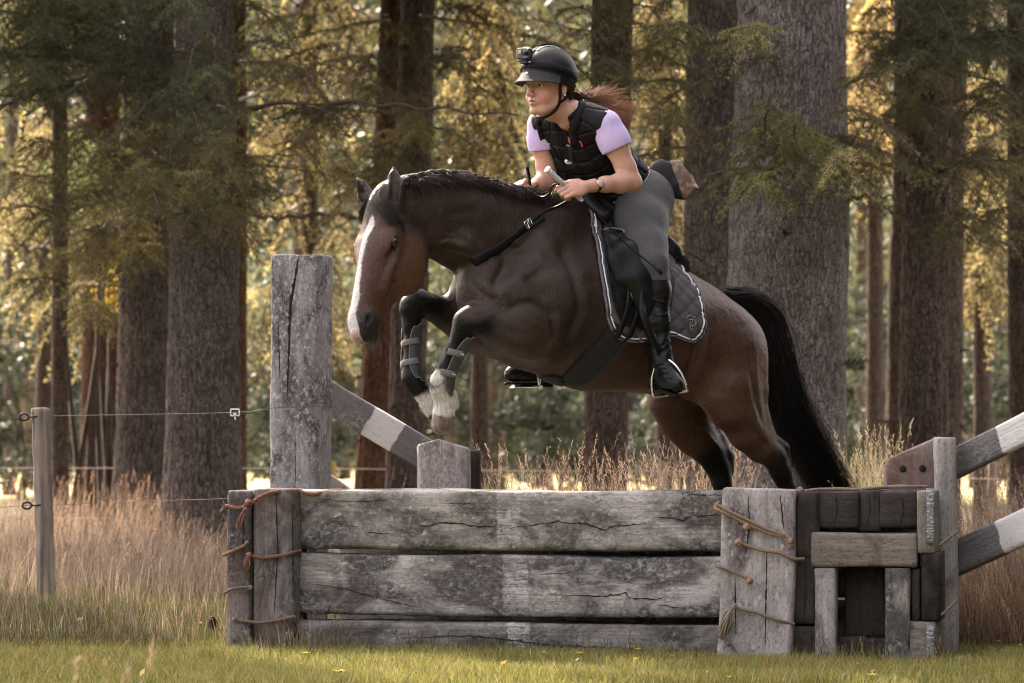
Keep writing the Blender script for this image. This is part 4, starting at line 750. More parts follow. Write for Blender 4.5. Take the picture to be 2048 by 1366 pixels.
# ---------------------------------------------------------------- grasses
def blades(px, py, h, rs, w, col, lean=.25, seg=3, wind=(0, 0)):
    n = len(px); z0 = ground_h(px, py) - .01; a = rs.uniform(0, 6.28, n); L = lean * rs.uniform(.2, 1.3, n) * h; dx = np.cos(a) * L + wind[0] * h; dy = np.sin(a) * L + wind[1] * h; b = rs.uniform(0, 3.14, n); sx_, sy_ = np.cos(b) * w, np.sin(b) * w; V = []
    for k in range(seg + 1):
        q = k / seg; cx = px + dx * q ** 1.8; cy = py + dy * q ** 1.8; cz = z0 + h * q * (1 - .12 * q); f = (1 - q) ** .7 if k < seg else 0.0
        V.append(np.stack([cx - sx_ * f, cy - sy_ * f, cz], 1)); V.append(np.stack([cx + sx_ * f, cy + sy_ * f, cz], 1))
    V = np.stack(V, 1).reshape(-1, 3); m = 2 * (seg + 1); F = np.concatenate([np.arange(n)[:, None] * m + np.array((2 * k, 2 * k + 1, 2 * k + 3, 2 * k + 2)) for k in range(seg)]); tipp = np.stack([px + dx, py + dy, z0 + h * .88], 1); d = np.stack([dx * .9, dy * .9, h * .75], 1); d /= np.linalg.norm(d, axis=1)[:, None]
    return V, F, np.repeat(col, m, 0), tipp, d
t = NT('grass_blades'); c = t.vcol(); M_grass = t.done(c, .6, None, spec=.3, trans=(.35, t.mix(1.0, c, (1.12, 1.12, 1.0), 'MULTIPLY')))
rs = np.random.RandomState(31)
def gcol(n, cs, ps): ids = rs.choice(len(cs), n, p=ps); return np.array(cs)[ids] * rs.uniform(.7, 1.3, (n, 1))
n = 120000; gx = rs.uniform(-3.3, 3.3, n); gy2 = -2.1 + 2.5 * rs.rand(n) ** .9; keep = ~((gy2 > JY(1024) - .05) & (gx > -1.1) & (gx < 1.75)) ; gx, gy2 = gx[keep], gy2[keep]; n = len(gx)
hh = rs.uniform(.03, .075, n) * (1 + .5 * fbm(np.column_stack([gx, gy2, gx * 0]) * 2, 2, 3)); mbg = MB(); V, F, K, _, _ = blades(gx, gy2, hh, rs, .0022, gcol(n, [(.20, .20, .055), (.28, .25, .085), (.38, .32, .15), (.12, .13, .036)], [.4, .3, .12, .18]), .5); mbg.addq(V, F, K)
o = mbg.build('lawn_grass', M_grass, None, False, None, True); tag(o, 'short yellow green lawn grass in front of the jump', 'grass', None, 'stuff')
def tall(name, label, boxes, heads, seed):
    global rs
    rs = np.random.RandomState(seed); mb = MB()
    for (x0, x1, Y0, Y1, n, h0, h1, cs, ps, wind, hf) in boxes:
        Yv = rs.uniform(Y0, Y1, n); pxv = rs.uniform(x0, x1, n); gx = (pxv - 1024) / FPX * (Yv + 15)
        cl = fbm(np.column_stack([gx, Yv, gx * 0]) * 1.6, 3, 5); h = rs.uniform(h0, h1, n) * (1 + .35 * cl); ok_ = (cl < .22) if cs is GRN else (cl > -.45); gx, Yv, h, cl = gx[ok_], Yv[ok_], h[ok_], cl[ok_]; n = len(gx); c = gcol(n, cs, ps) * (1 + .6 * cl[:, None]); V, F, K, tp, d = blades(gx, Yv, h, rs, .0021, c, .28, 4, wind); mb.addq(V, F, K)
        k = rs.rand(n) < hf; tp, d, cc = tp[k], d[k], c[k]; m_ = len(tp)
        for s_ in range(8):        # seed heads: short spikelets round the tip
            q = tp - d * (s_ * .011)[None] if np.ndim(s_ * .011) else tp - d * (s_ * .011); r_ = rs.normal(size=(m_, 3)); r_ = r_ * .35 + d; r_ /= np.linalg.norm(r_, axis=1)[:, None]; sd = np.cross(r_, rs.normal(size=(m_, 3))); sd /= np.linalg.norm(sd, axis=1)[:, None]
            V = np.stack([q, q + r_ * .009 + sd * .0024, q + r_ * .022, q + r_ * .009 - sd * .0024], 1).reshape(-1, 3); mb.addq(V, np.arange(4 * m_).reshape(-1, 4), np.repeat(np.clip(cc * (1.15, 1.0, .95), 0, 1), 4, 0))
    o = mb.build(name, M_grass, None, False, None, True); tag(o, label, 'grass', None, 'stuff'); return o
TAN = [(.19, .145, .11), (.27, .21, .16), (.11, .08, .062), (.36, .30, .235)]; TP_ = [.35, .3, .2, .15]; RED = [(.125, .085, .058), (.09, .058, .042), (.23, .165, .115), (.06, .042, .03)]; GRN = [(.085, .09, .030), (.14, .13, .05), (.22, .17, .09), (.055, .06, .02)]
tall('tall_dry_grass', 'tall dry tan grass with seed heads below the left trunks', [(-420, 500, 5.0, 11.5, 4300, .12, .46, TAN, TP_, (.10, 0), .25), (-420, 470, 3.2, 6.0, 4200, .12, .36, TAN, TP_, (.08, 0), .15), (-460, 480, .15, 4.5, 26000, .04, .13, GRN, [.35, .25, .15, .25], (0, 0), 0), (-460, 480, .3, 4.0, 3600, .06, .22, TAN, TP_, (0, 0), 0), (-420, 360, 8, 13, 1900, .25, .60, [(.36, .25, .18), (.44, .32, .24), (.25, .17, .12), (.52, .41, .31)], TP_, (.10, 0), .3)], True, 41)
tall('foreground_stalks', 'few blurred pale stalks rising from the lawn close to the camera', [(110, 260, -7.2, -6.0, 9, .34, .52, TAN, TP_, (.12, 0), 1), (500, 640, -7, -6, 3, .2, .34, TAN, TP_, (-.1, 0), 1), (1500, 1800, -7, -6, 4, .2, .3, TAN, TP_, (.1, 0), 1)], True, 46)
tall('meadow_grass', 'dry pale grass with seed heads standing behind the jump', [(960, 1480, 1.6, 4.5, 1100, .58, .92, [(.36, .30, .22), (.48, .38, .28), (.26, .20, .15), (.55, .47, .36)], TP_, (-.03, 0), .75), (640, 960, 1.8, 4.5, 130, .45, .78, TAN, TP_, (0, 0), .6), (1010, 1460, 2.0, 6.5, 2600, .30, .60, [(.40, .36, .17), (.5, .42, .24), (.3, .28, .12), (.6, .5, .32)], TP_, (0, 0), .2), (500, 1900, 6.0, 14.0, 2600, .15, .40, TAN, TP_, (0, 0), .1), (1690, 1800, 1.2, 5.0, 800, .55, .98, [(.50, .46, .28), (.6, .5, .32), (.36, .36, .18), (.6, .55, .4)], TP_, (0, 0), .5), (1930, 2500, 1.8, 9.0, 3200, .35, .75, TAN, TP_, (-.05, 0), .4)], True, 42)
tall('bracken_grass', 'dense rusty brown dead grass on the bank right of the jump', [(1905, 2520, .6, 4.2, 11500, .14, .42, RED, [.35, .3, .2, .15], (-.12, -.05), .05), (1905, 2520, .6, 5.0, 1100, .25, .6, TAN, TP_, (-.1, 0), .5), (1910, 2500, .2, 1.6, 6000, .10, .30, RED, [.35, .3, .2, .15], (-.1, 0), .05)], True, 43)
tall('edge_grass', 'green weeds and wisps growing along the foot of the jump', [(470, 1500, -.22, .02, 1500, .03, .13, GRN, [.35, .3, .2, .15], (0, 0), .04), (560, 720, -.05, .10, 160, .08, .22, TAN, TP_, (0, 0), .1), (1570, 1900, -.75, -.42, 500, .03, .14, GRN, [.35, .3, .2, .15], (0, 0), .04)], True, 44)
M_pet = simple('petal', (.80, .50, .02), .5); fl_l = {678: 'large buttercup in the lawn left of the centre', 1275: 'small buttercup at the foot of the middle beam', 530: 'small buttercup left of the white band', 1742: 'buttercup in the lawn before the jump\'s right end', 1460: 'tiny buttercup near the pale upright', 610: 'tiny buttercup at the foot of the left upright', 1160: 'tiny buttercup under the centre beam'}
for xx, yy in ((678, 1347), (1275, 1300), (1742, 1352), (1460, 1356), (610, 1308), (1160, 1308)):
    Y = min(gy(min(yy + 24, 1420)), -.25); q = P(xx, yy, Y); e = empty('buttercup', (q[0], q[1], 0)); tag(e, fl_l[xx], 'flower', 'buttercups in the grass'); mb = MB(); mb.tube(spline(np.array([(q[0], q[1], 0), (q[0] + .004, q[1], q[2] * .5), q]), 6), .0012, 4, ); mb.build('stem', simple('stem', (.15, .2, .05), .6), e); mb = MB()
    big_ = 1.7 if xx == 678 else 1.0
    for a_ in range(5):
        an_ = a_ * 1.2566; d = np.array((math.cos(an_), math.sin(an_), .5)); s_ = np.array((-math.sin(an_), math.cos(an_), 0)); q2 = q + d * .010 * big_; mb.add([q, q2 + s_ * .007 * big_, q + d * .017 * big_, q2 - s_ * .007 * big_, q + (0, 0, .002)], [(0, 1, 2, 3)])
    mb.build('petals', M_pet, e)
# pine cones and a dark clod near the jump
for xx, yy, Y, lab in ((425, 1250, .9, 'dark round cone lying in the grass left of the jump'),):
    q = P(xx, yy, Y); mb = MB(); 
    for k in range(9): mb.tube([q + (0, 0, k * .006 - .02), q + (0, 0, k * .006 - .012)], [.022 * math.sin((k + 1) / 10 * 3.14) + .004, .010], 10)
    o = mb.build('fir_cone', simple('fir_cone', (.05, .03, .02), .8), None, False); tag(o, lab, 'cone')

rs = np.random.RandomState(88); n = 420; lx = rs.uniform(-2.4, 2.4, n); ly = rs.uniform(-1.9, 3.0, n); k = ~((lx > -1.2) & (lx < 1.8) & (ly > -.2)); lx, ly = lx[k], ly[k]; n = len(lx)
V, F, K = leaf_cloud(np.column_stack([lx, ly, ground_h(lx, ly) + rs.uniform(.01, .05, n)]), .016, rs, np.array([(.28, .15, .06), (.20, .11, .05), (.42, .30, .09)])[rs.randint(0, 3, n)]); o = fast_mesh('fallen_leaves', V, F, M_leaf, False, K); tag(o, 'scattered small brown fallen leaves in the grass', 'leaves', None, 'stuff')
# spruces added out of frame to screen sky and sun round the horse
rs = np.random.RandomState(55)
SP = [(6.0, -4.0, 11), (7.2, -.5, 11), (6.4, 3.0, 11), (7.8, -7.5, 12), (9.0, -11.5, 12), (10.5, 1.5, 12), (11.5, -4.0, 12), (-7.0, 8.0, 13), (-8.5, 11.5, 14), (-6.4, 14.5, 14), (-10.5, 8.5, 13), (-11, 14, 14), (-9.0, 5.0, 12), (11, -16, 13), (7.5, -21, 13), (3, -24, 13), (-2, -25, 12), (-7, -24, 12), (-12, -22, 12), (5.5, -27, 14), (.5, -29, 14), (-4.5, -28, 14), (-17, -18, 12), (-10, -27, 14), (-20, -10, 12)]
for k, (x_, y_, h_) in enumerate(SP):
    e = empty('spruce_tree', (x_, y_, 0)); tag(e, 'dark spruce added out of frame beside or behind the camera to screen sky and sun', 'tree', 'spruces added out of frame to screen the light'); n = 4200 if y_ < -5 else 10000
    z = .5 + h_ * rs.rand(n) ** 1.15
    if x_ < 0 and y_ > 0: z = 4.9 + (h_ - 4.6) * rs.rand(n)
    r_ = 2.7 * (1 - z / (h_ + 1)) * rs.rand(n) ** .4; a = rs.uniform(0, 6.283, n); V, F, K = leaf_cloud(np.column_stack([x_ + r_ * np.cos(a), y_ + r_ * np.sin(a), z]), .30 if y_ < -5 else .17, rs, np.tile((.04, .05, .022), (n, 1))); fast_mesh('crown', V, F, M_leaf, False, K, e)
    mb = MB(); mb.tube([(x_, y_, -.1), (x_, y_, h_ / 2), (x_, y_, h_)], [.2, .13, .03], 12); mb.build('trunk', M_twig, e, True)
# ---------------------------------------------------------------- the horse
YAW = R(35)
HH = np.array((-math.cos(YAW), -math.sin(YAW), 0)); HN = np.array((math.sin(YAW), -math.cos(YAW), 0)); HO = np.array((.241, .60, 0))
HB = np.stack([HH, HN, (0, 0, 1.0)], 0)           # rows: local axes in world
def w2l(p): return (np.asarray(p) - HO) @ HB.T
def l2w(p): return np.asarray(p) @ HB + HO
def PL(px, py, v):
    d = np.array(((px - 1024) / FPX, 1, (HOR - py) / FPX)); t = (v - (CAM - HO) @ HN) / (d @ HN)
    return w2l(CAM + d * t)
def PR(rows): return [(*PL(a, b, v), r) for a, b, v, r in rows]

def build_horse_mesh():
    S = Sculpt((-1.30, -.42, .10), (1.22, .50, 2.06), .006)
    V_ = (0, 1, 0)
    tilt = R(10); Mt = np.array(((math.cos(tilt), 0, -math.sin(tilt)), (0, 1, 0), (math.sin(tilt), 0, math.cos(tilt))))  # body axis rises forward
    def el(px, py, v, r, k=.06, mode='add', M=Mt): S.ell(PL(px, py, v), r, k, M, mode)
    # barrel
    el(1068, 590, 0, (.34, .23, .315), .08)
    el(1185, 618, 0, (.37, .29, .345), .09)
    el(1295, 655, 0, (.36, .285, .275), .1)
    el(1395, 694, 0, (.30, .25, .225), .1)
    S.chain(PR([(1120, 440, 0, .07), (1200, 500, 0, .10), (1300, 568, 0, .11), (1390, 632, 0, .11), (1440, 668, 0, .11), (1470, 695, 0, .09)]), .08)
    S.chain(PR([(1080, 425, 0, .05), (1135, 432, 0, .05), (1200, 475, 0, .06)]), .08)
    # neck
    S.chain([(*PL(1075, 520, 0), .255), (*PL(1010, 490, .005), .225), (*PL(950, 454, .02), .170), (*PL(890, 438, .035), .143), (*PL(835, 424, .05), .122), (*PL(785, 415, .06), .108)], .06, V_, .52)
    S.chain([(*PL(1110, 440, 0), .06), (*PL(1010, 418, .005), .055), (*PL(940, 400, .02), .05), (*PL(880, 392, .035), .045), (*PL(820, 396, .05), .04)], .05, V_, .6)
    S.chain(PR([(862, 470, .075, .04), (925, 492, .10, .045), (985, 550, .11, .06)]), .04)          # jugular muscle
    # chest and shoulder
    for sg in (1, -1):
        el(968 if sg > 0 else 950, 585, .11 * sg, (.12, .10, .13), .05)
        el(985, 645, .10 * sg, (.13, .10, .12), .06)
        el(1064, 682, .12 * sg, (.14, .10, .09), .05)
        S.cone(PL(1125, 455, .10 * sg), PL(1005, 600, .185 * sg), .085, .085, .05, V_, .7)
        el(1105, 610, .21 * sg, (.20, .085, .17), .06)
        el(1060, 640, .20 * sg, (.12, .085, .13), .05)
    el(962, 668, 0.0, (.11, .10, .09), .05)
    # croup, thighs
    for sg in (1, -1):
        el(1412, 672, .13 * sg, (.20, .125, .15), .08)
        el(1447, 726, .14 * sg, (.18, .125, .21), .08)
        S.cone(PL(1475, 690, .10 * sg), PL(1488, 775, .135 * sg), .10, .10, .06)
    # near hind leg
    S.chain(PR([(1445, 700, .15, .15), (1456, 770, .18, .135), (1478, 822, .19, .098), (1493, 862, .18, .078), (1520, 893, .17, .060), (1549, 915, .16, .046), (1562, 945, .155, .038), (1576, 985, .15, .031), (1600, 1050, .14, .029), (1615, 1085, .14, .038), (1628, 1110, .14, .032)]), .035, V_, .8)
    S.cone(PL(1500, 800, .15), PL(1528, 860, .155), .075, .045, .04, V_, .8)
    S.chain(PR([(1530, 862, .15, .03), (1556, 888, .15, .022), (1568, 897, .15, .022), (1572, 925, .15, .024)]), .02, V_, .8)
    S.chain(PR([(1432, 800, .21, .05), (1450, 825, .205, .06)]), .05)
    S.chain(PR([(1632, 1112, .14, .038), (1648, 1140, .14, .052)]), .015)
    # far hind leg
    S.chain(PR([(1390, 740, -.15, .15), (1358, 790, -.17, .14), (1370, 835, -.18, .112), (1393, 872, -.17, .084), (1420, 905, -.165, .058), (1436, 935, -.16, .046), (1444, 965, -.155, .038), (1452, 1010, -.15, .030), (1462, 1060, -.15, .030), (1470, 1090, -.15, .038), (1480, 1115, -.15, .032)]), .035, V_, .8)
    S.chain(PR([(1440, 880, -.165, .03), (1456, 915, -.16, .024), (1458, 940, -.16, .024)]), .025, V_, .8)
    S.chain(PR([(1482, 1118, -.15, .038), (1496, 1145, -.15, .052)]), .015)
    # near foreleg
    S.chain(PR([(1078, 668, .20, .115), (1040, 665, .20, .095), (1000, 655, .195, .066), (965, 645, .19, .050), (943, 641, .185, .052), (931, 648, .18, .050)]), .035, V_, .85)
    S.chain(PR([(931, 646, .18, .047), (921, 672, .165, .037), (905, 705, .15, .031), (890, 740, .13, .031), (880, 762, .12, .037), (880, 778, .115, .038), (884, 795, .11, .034), (888, 808, .11, .036)]), .02, V_, .85)
    S.cone(PL(906, 790, .11), PL(903, 806, .11), .02, .03, .02)
    S.chain(PR([(889, 808, .11, .040), (887, 832, .105, .044), (882, 850, .10, .040)]), .012)
    S.cone(PL(950, 655, .185), PL(925, 672, .175), .03, .025, .02)
    # far foreleg
    S.chain(PR([(985, 660, -.13, .11), (940, 650, -.145, .095), (895, 628, -.15, .062), (855, 612, -.15, .046), (832, 606, -.15, .050), (824, 616, -.15, .049)]), .035, V_, .85)
    S.chain(PR([(823, 618, -.15, .046), (822, 648, -.15, .034), (822, 690, -.15, .029), (820, 728, -.14, .030), (822, 754, -.13, .038), (832, 770, -.12, .037), (846, 790, -.11, .031), (860, 806, -.10, .034)]), .02, V_, .85)
    S.chain(PR([(860, 806, -.10, .038), (874, 826, -.09, .044), (882, 842, -.085, .04)]), .012)
    # head
    H = head_frame()
    def hp(a, f, s): return H[0] + H[1] @ np.array((a, f, s))
    def he(a, f, s, r, k=.03, mode='add', rot=0):
        M = H[1]
        if rot: c_, s__ = math.cos(rot), math.sin(rot); M = M @ np.array(((c_, -s__, 0), (s__, c_, 0), (0, 0, 1)))
        S.ell(hp(a, f, s), r, k, M, mode)
    def hc(p, q, ra, rb, k=.03, kn=1, mode='add'): S.cone(hp(*p), hp(*q), ra, rb, k, H[1][:, 2], kn, mode)
    he(.06, -.075, 0, (.095, .09, .075), .05)
    he(.165, -.05, 0, (.13, .068, .088), .04)
    for s in (1, -1):
        he(.185, -.040, .072 * s, (.052, .032, .030), .03)
        he(.145, -.055, .082 * s, (.05, .03, .018), .02)
        he(.215, -.175, .048 * s, (.128, .118, .045), .04)
        he(.15, -.17, .05 * s, (.10, .10, .042), .04)
        hc((.215, -.075, .080 * s), (.37, -.082, .058 * s), .015, .010, .022)
        he(.530, -.048, .040 * s, (.034, .026, .022), .02)
    hc((.20, -.035, 0), (.50, -.036, 0), .052, .034, .04, .95)
    hc((.26, -.09, 0), (.47, -.075, 0), .078, .048, .05, .8)
    hc((.27, -.19, 0), (.49, -.115, 0), .050, .030, .04, .75)
    hc((.04, -.14, 0), (.16, -.19, 0), .07, .07, .05, .8)
    he(.525, -.070, 0, (.065, .058, .052), .03)
    he(.580, -.070, 0, (.030, .040, .042), .02)
    he(.560, -.118, 0, (.036, .027, .034), .02)
    for s in (1, -1):
        he(.532, -.036, .058 * s, (.022, .010, .014), .008, 'sub')
        he(.558, -.096, .050 * s, (.045, .0035, .03), .006, 'sub', R(-8))
        he(.187, -.043, .106 * s, (.024, .014, .013), .010, 'sub')
        he(.172, -.035, .094 * s, (.03, .008, .010), .010, 'add', R(14))
        he(.250, -.052, .088 * s, (.06, .012, .012), .02, 'sub', R(5))       # hollow below the eye
        hc((.33, -.125, .066 * s), (.42, -.105, .058 * s), .008, .006, .015, 1, 'sub')
        
    # ears
    for s, tip in ((1, (-.135, .0, .045)), (-1, (-.10, .03, -.115))):
        b0 = np.array((.02, -.055, .052 * s)); tip = np.array(tip); m_ = b0 * .5 + tip * .5 + np.array((0, .0, .008 * s))
        S.chain([(*hp(*b0), .034), (*hp(*(b0 * .72 + tip * .28)), .038), (*hp(*m_), .033), (*hp(*(b0 * .22 + tip * .78)), .021), (*hp(*tip), .006)], .012)
        op = np.array((0, .030, .016)) if s > 0 else np.array((0, .030, -.006))
        S.chain([(*hp(*(b0 * .85 + tip * .15 + op)), .018), (*hp(*(m_ + op * .85)), .020), (*hp(*(b0 * .2 + tip * .8 + op * .6)), .010)], .006, mode='sub')
    return S
def head_frame():
    O = w2l(P(757, 398, -.02)); A = np.array((-.11, -.235, -.545)); A /= np.linalg.norm(A)
    Sv = np.array((.74, -.67, 0.02)); Sv -= A * (Sv @ A); Sv /= np.linalg.norm(Sv); Fv = np.cross(Sv, A)
    if Fv[0] > 0: Fv = -Fv
    M = np.stack([A, Fv, Sv], 1)                    # columns in world
    return O, HB @ M                                # local
import time as _t
_t0 = _t.time()
HS = build_horse_mesh(); hV, hF = HS.mesh(1)
def press(V, rows, depth, width, both=True):
    "rows: px, py, approximate v; pushes the surface in (or out, negative depth) along a line"
    p = np.array([PL(a, b, v) for a, b, v in rows])[:, [0, 2]]; p = spline(p, len(p) * 4)
    q = V[:, [0, 2]]; d = np.full(len(V), 9.0)
    L_ = np.linspace(0, 1, len(p)); env = np.zeros(len(V))
    for i in range(len(p) - 1):
        a, b = p[i], p[i + 1]; t = np.clip(((q - a) @ (b - a)) / ((b - a) @ (b - a) + 1e-12), 0, 1); dd = np.linalg.norm(q - a - t[:, None] * (b - a), axis=1)
        m = dd < d; d[m] = dd[m]; env[m] = (L_[i] + t[m] * (L_[1]))
    e = np.exp(-(d / width) ** 2) * smooth01(np.sin(np.clip(env, 0, 1) * np.pi), 0, .6)
    side = smooth01(V[:, 1], .04, .10) * 1.0 - (smooth01(-V[:, 1], .04, .10) if both else 0)
    V[:, 1] -= depth * e * side
press(hV, [(1085, 455, .15), (1030, 530, .24), (990, 585, .25)], .022, .024)
press(hV, [(1120, 470, .18), (1160, 540, .31), (1170, 620, .33), (1140, 700, .32)], .020, .030)
press(hV, [(1065, 545, .30), (1095, 590, .32), (1128, 640, .32)], .011, .024)
press(hV, [(1030, 622, .30), (1070, 606, .32), (1112, 630, .33), (1118, 670, .33)], .013, .020)
press(hV, [(1040, 560, .28), (1075, 520, .27), (1105, 500, .25)], -.008, .030)
press(hV, [(1398, 640, .29), (1404, 700, .31), (1408, 750, .31), (1420, 800, .28)], .020, .020)
press(hV, [(1418, 650, .29), (1422, 720, .31), (1428, 790, .29)], -.010, .022)
press(hV, [(1487, 680, .24), (1497, 750, .26), (1508, 820, .23), (1524, 860, .2)], .010, .022, False)
press(hV, [(1000, 470, .17), (1060, 500, .22), (1100, 480, .2)], .010, .020)
press(hV, [(868, 500, .10), (905, 498, .13), (950, 512, .15)], .007, .010)
press(hV, [(872, 482, .12), (900, 476, .13), (925, 484, .14)], .006, .008)
press(hV, [(940, 560, .16), (960, 590, .17), (985, 605, .2)], .008, .014)
press(hV, [(1080, 560, .3), (1100, 540, .3), (1150, 530, .3)], .008, .022)
press(hV, [(1130, 650, .33), (1100, 690, .32), (1060, 705, .3)], .007, .016)
press(hV, [(1440, 700, .28), (1455, 750, .3), (1450, 800, .28)], .008, .026)
press(hV, [(1470, 830, .24), (1500, 870, .2), (1530, 900, .18)], .005, .012)
press(hV, [(960, 420, .09), (920, 425, .09), (880, 430, .1)], .006, .02)
press(hV, [(1225, 740, .24), (1290, 742, .25), (1370, 735, .25)], .008, .022)
press(hV, [(885, 455, .13), (940, 485, .16), (1000, 540, .2)], .010, .018)
press(hV, [(1000, 650, .27), (1045, 668, .28), (1085, 665, .30)], .004, .016, False)
press(hV, [(985, 668, .25), (1040, 695, .27), (1090, 700, .30)], -.004, .014, False)
press(hV, [(1030, 540, .26), (1010, 570, .26), (1016, 600, .27), (1040, 618, .29)], -.002, .007, False)
press(hV, [(1060, 590, .30), (1048, 620, .30)], -.0015, .007, False)
print('horse', len(hV), round(_t.time() - _t0, 1))
Hroot = empty('horse', HO, math.atan2(HH[1], HH[0]))
tag(Hroot, 'dark bay horse with a white blaze jumping over the timber box', 'horse')
def coat_colors(V):
    dark = (.040, .024, .017); warm = (.102, .051, .029); blk = (.003, .0027, .0027); head = (.100, .050, .032); wht = (.72, .68, .62)
    n1 = vnoise(V, 1.6, 3); n2 = vnoise(V, 7, 5)
    # local -> u,z driven: the underside and hindquarter are warmer, the neck and shoulder dark
    u, v, z = V[:, 0], V[:, 1], V[:, 2]
    t = smooth01(-u + .10 * n1, -.15, .75) * .75 + .45 * smooth01(1.42 - z + .05 * n1, 0, .35)
    t = np.clip(t * smooth01(1.84 - z, -.02, .30) + .10 * n1, 0, 1)
    c = mixc(dark, warm, t)
    def seg(px, py, v_): return PL(px, py, v_)
    # black points
    for pts, r0, r1 in (
        (PR([(955, 645, .19, 0), (930, 648, .18, 0), (905, 705, .15, 0), (880, 770, .12, 0), (884, 860, .1, 0)]), .12, .06),
        (PR([(850, 612, -.15, 0), (824, 616, -.15, 0), (822, 690, -.15, 0), (822, 754, -.13, 0), (882, 842, -.085, 0)]), .13, .06),
        (PR([(1560, 925, .16, 0), (1576, 985, .15, 0), (1600, 1050, .14, 0), (1648, 1140, .14, 0)]), .14, .05),
        (PR([(1432, 925, -.16, 0), (1452, 1010, -.15, 0), (1496, 1145, -.15, 0)]), .16, .06)):
        p = np.array(pts)[:, :3]; d = np.full(len(V), 9.0)
        for a, b in zip(p[:-1], p[1:]):
            q = np.clip(((V - a) @ (b - a)) / ((b - a) @ (b - a)), 0, 1); d = np.minimum(d, np.linalg.norm(V - a - q[:, None] * (b - a), axis=1))
        c = mixc(c, blk, smooth01(-(d + .015 * n2), -r0, -r1))
    # dust and painted-in sheen on shoulder, chest and neck
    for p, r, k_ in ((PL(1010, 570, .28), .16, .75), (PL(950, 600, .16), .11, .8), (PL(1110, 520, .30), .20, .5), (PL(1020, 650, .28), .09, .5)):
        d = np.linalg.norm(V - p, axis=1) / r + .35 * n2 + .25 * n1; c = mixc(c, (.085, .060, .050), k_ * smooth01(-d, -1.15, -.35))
    # white socks
    for p, r in ((PL(882, 790, .115), .052), (PL(890, 805, .11), .06), (PL(887, 818, .11), .052), (PL(873, 756, .135), .026), (PL(846, 798, -.11), .036), (PL(860, 810, -.1), .042)):
        d = np.linalg.norm((V - p) * (1, 1, .8), axis=1) + .004 * n2; c = mixc(c, wht, smooth01(-d, -r - .006, -r + .006))
    for p, r in ((PL(883, 848, .10), .056), (PL(878, 836, -.09), .048)):
        d = np.linalg.norm(V - p, axis=1); st = .5 + .5 * np.sin(V[:, 1] * 260 + n2)
        hoof = np.stack([.20 + .13 * st, .15 + .10 * st, .12 + .08 * st], 1); m = (d < r)
        c[m] = hoof[m]
    for p in (PL(1645, 1135, .14), PL(1493, 1140, -.15)):
        m = np.linalg.norm(V - p, axis=1) < .055; c[m] = (.05, .04, .035)
    # head
    O, M = head_frame(); q = (V - O) @ M; a, f, s = q[:, 0], q[:, 1], q[:, 2]
    inh = smooth01(a, -.02, .06) * smooth01(f + .5 * np.clip(a, 0, .3), -.22, -.12) * (a < .75) * smooth01(.2 - np.abs(s), 0, .05)
    hd = mixc(head, (.140, .064, .035), smooth01(-f, .08, .20) * smooth01(a, .05, .15))
    hd = mixc(hd, (.030, .018, .014), smooth01(-(a - .02), -.13, -.02))
    ey = np.sqrt(((a - .19) / 1.0) ** 2 + ((f + .045) / .7) ** 2 + ((np.abs(s) - .09) / 1.2) ** 2); hd = mixc(hd, (.03, .018, .014), smooth01(-ey, -.036, -.020))
    hd = mixc(hd, (.030, .024, .024), smooth01(a + .25 * np.clip(-f - .03, 0, 1) * 0 + .01 * n2, .46, .53))
    no = np.sqrt((a - .532) ** 2 + (f + .036) ** 2 + (np.abs(s) - .058) ** 2); hd = mixc(hd, (.006, .005, .005), smooth01(-no, -.022, -.010))
    # blaze: narrow on the forehead, widening over the nose
    wd = np.interp(a, [.085, .10, .13, .20, .30, .38, .44, .50, .56, .60, .64], [0, .011, .017, .012, .011, .014, .023, .022, .027, .030, .018]) + .003 * n2
    bl = smooth01(wd - np.abs(s + .008 - .020 * smooth01(-a, -.30, -.08)), -.003, .003) * (f > -.10) * (a > .065) * (a < .66)
    hd = mixc(hd, (.78, .74, .72), bl); hd = mixc(hd, (.55, .38, .34), smooth01(a, .555, .59) * bl)
    c = c * (1 - inh)[:, None] + hd * inh[:, None]
    return np.clip(c, 0, 1)
def coat_material():
    t = NT('horse_coat'); v = t.coords(); c = t.vcol()
    v2 = t.n('Mapping', {'Vector': t.coords(), 'Scale': (22, 22, 6), 'Rotation': (0, .6, 0)}).outputs[0]
    hair = t.noise(v2, 9, 6, .7); big = t.noise(v, 5, 3); mid = t.noise(v, 26, 4, .6, .5)
    c = t.mix(.8, c, t.ramp(hair, [(.32, .25), (.68, 1.15)]), 'MULTIPLY'); c = t.mix(.55, c, t.ramp(mid, [(.3, .5), (.7, 1.0)]), 'MULTIPLY')
    veins = t.n('TexVoronoi', {'Vector': t.n('Mapping', {'Vector': v, 'Scale': (5, 5, 8)}).outputs[0], 'Scale': 1.2}, feature='SMOOTH_F1').outputs[0]
    nb = t.bump(veins, .5, .035); nb = t.bump(mid, .5, .014, nb); nb = t.bump(hair, .6, .004, nb)
    return t.done(c, t.ramp(big, [(.3, .38), (.7, .52)]), nb, spec=.28)
M_coat = coat_material()
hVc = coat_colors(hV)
horse_body = fast_mesh('body', hV, hF, M_coat, True, hVc, Hroot, None, True)

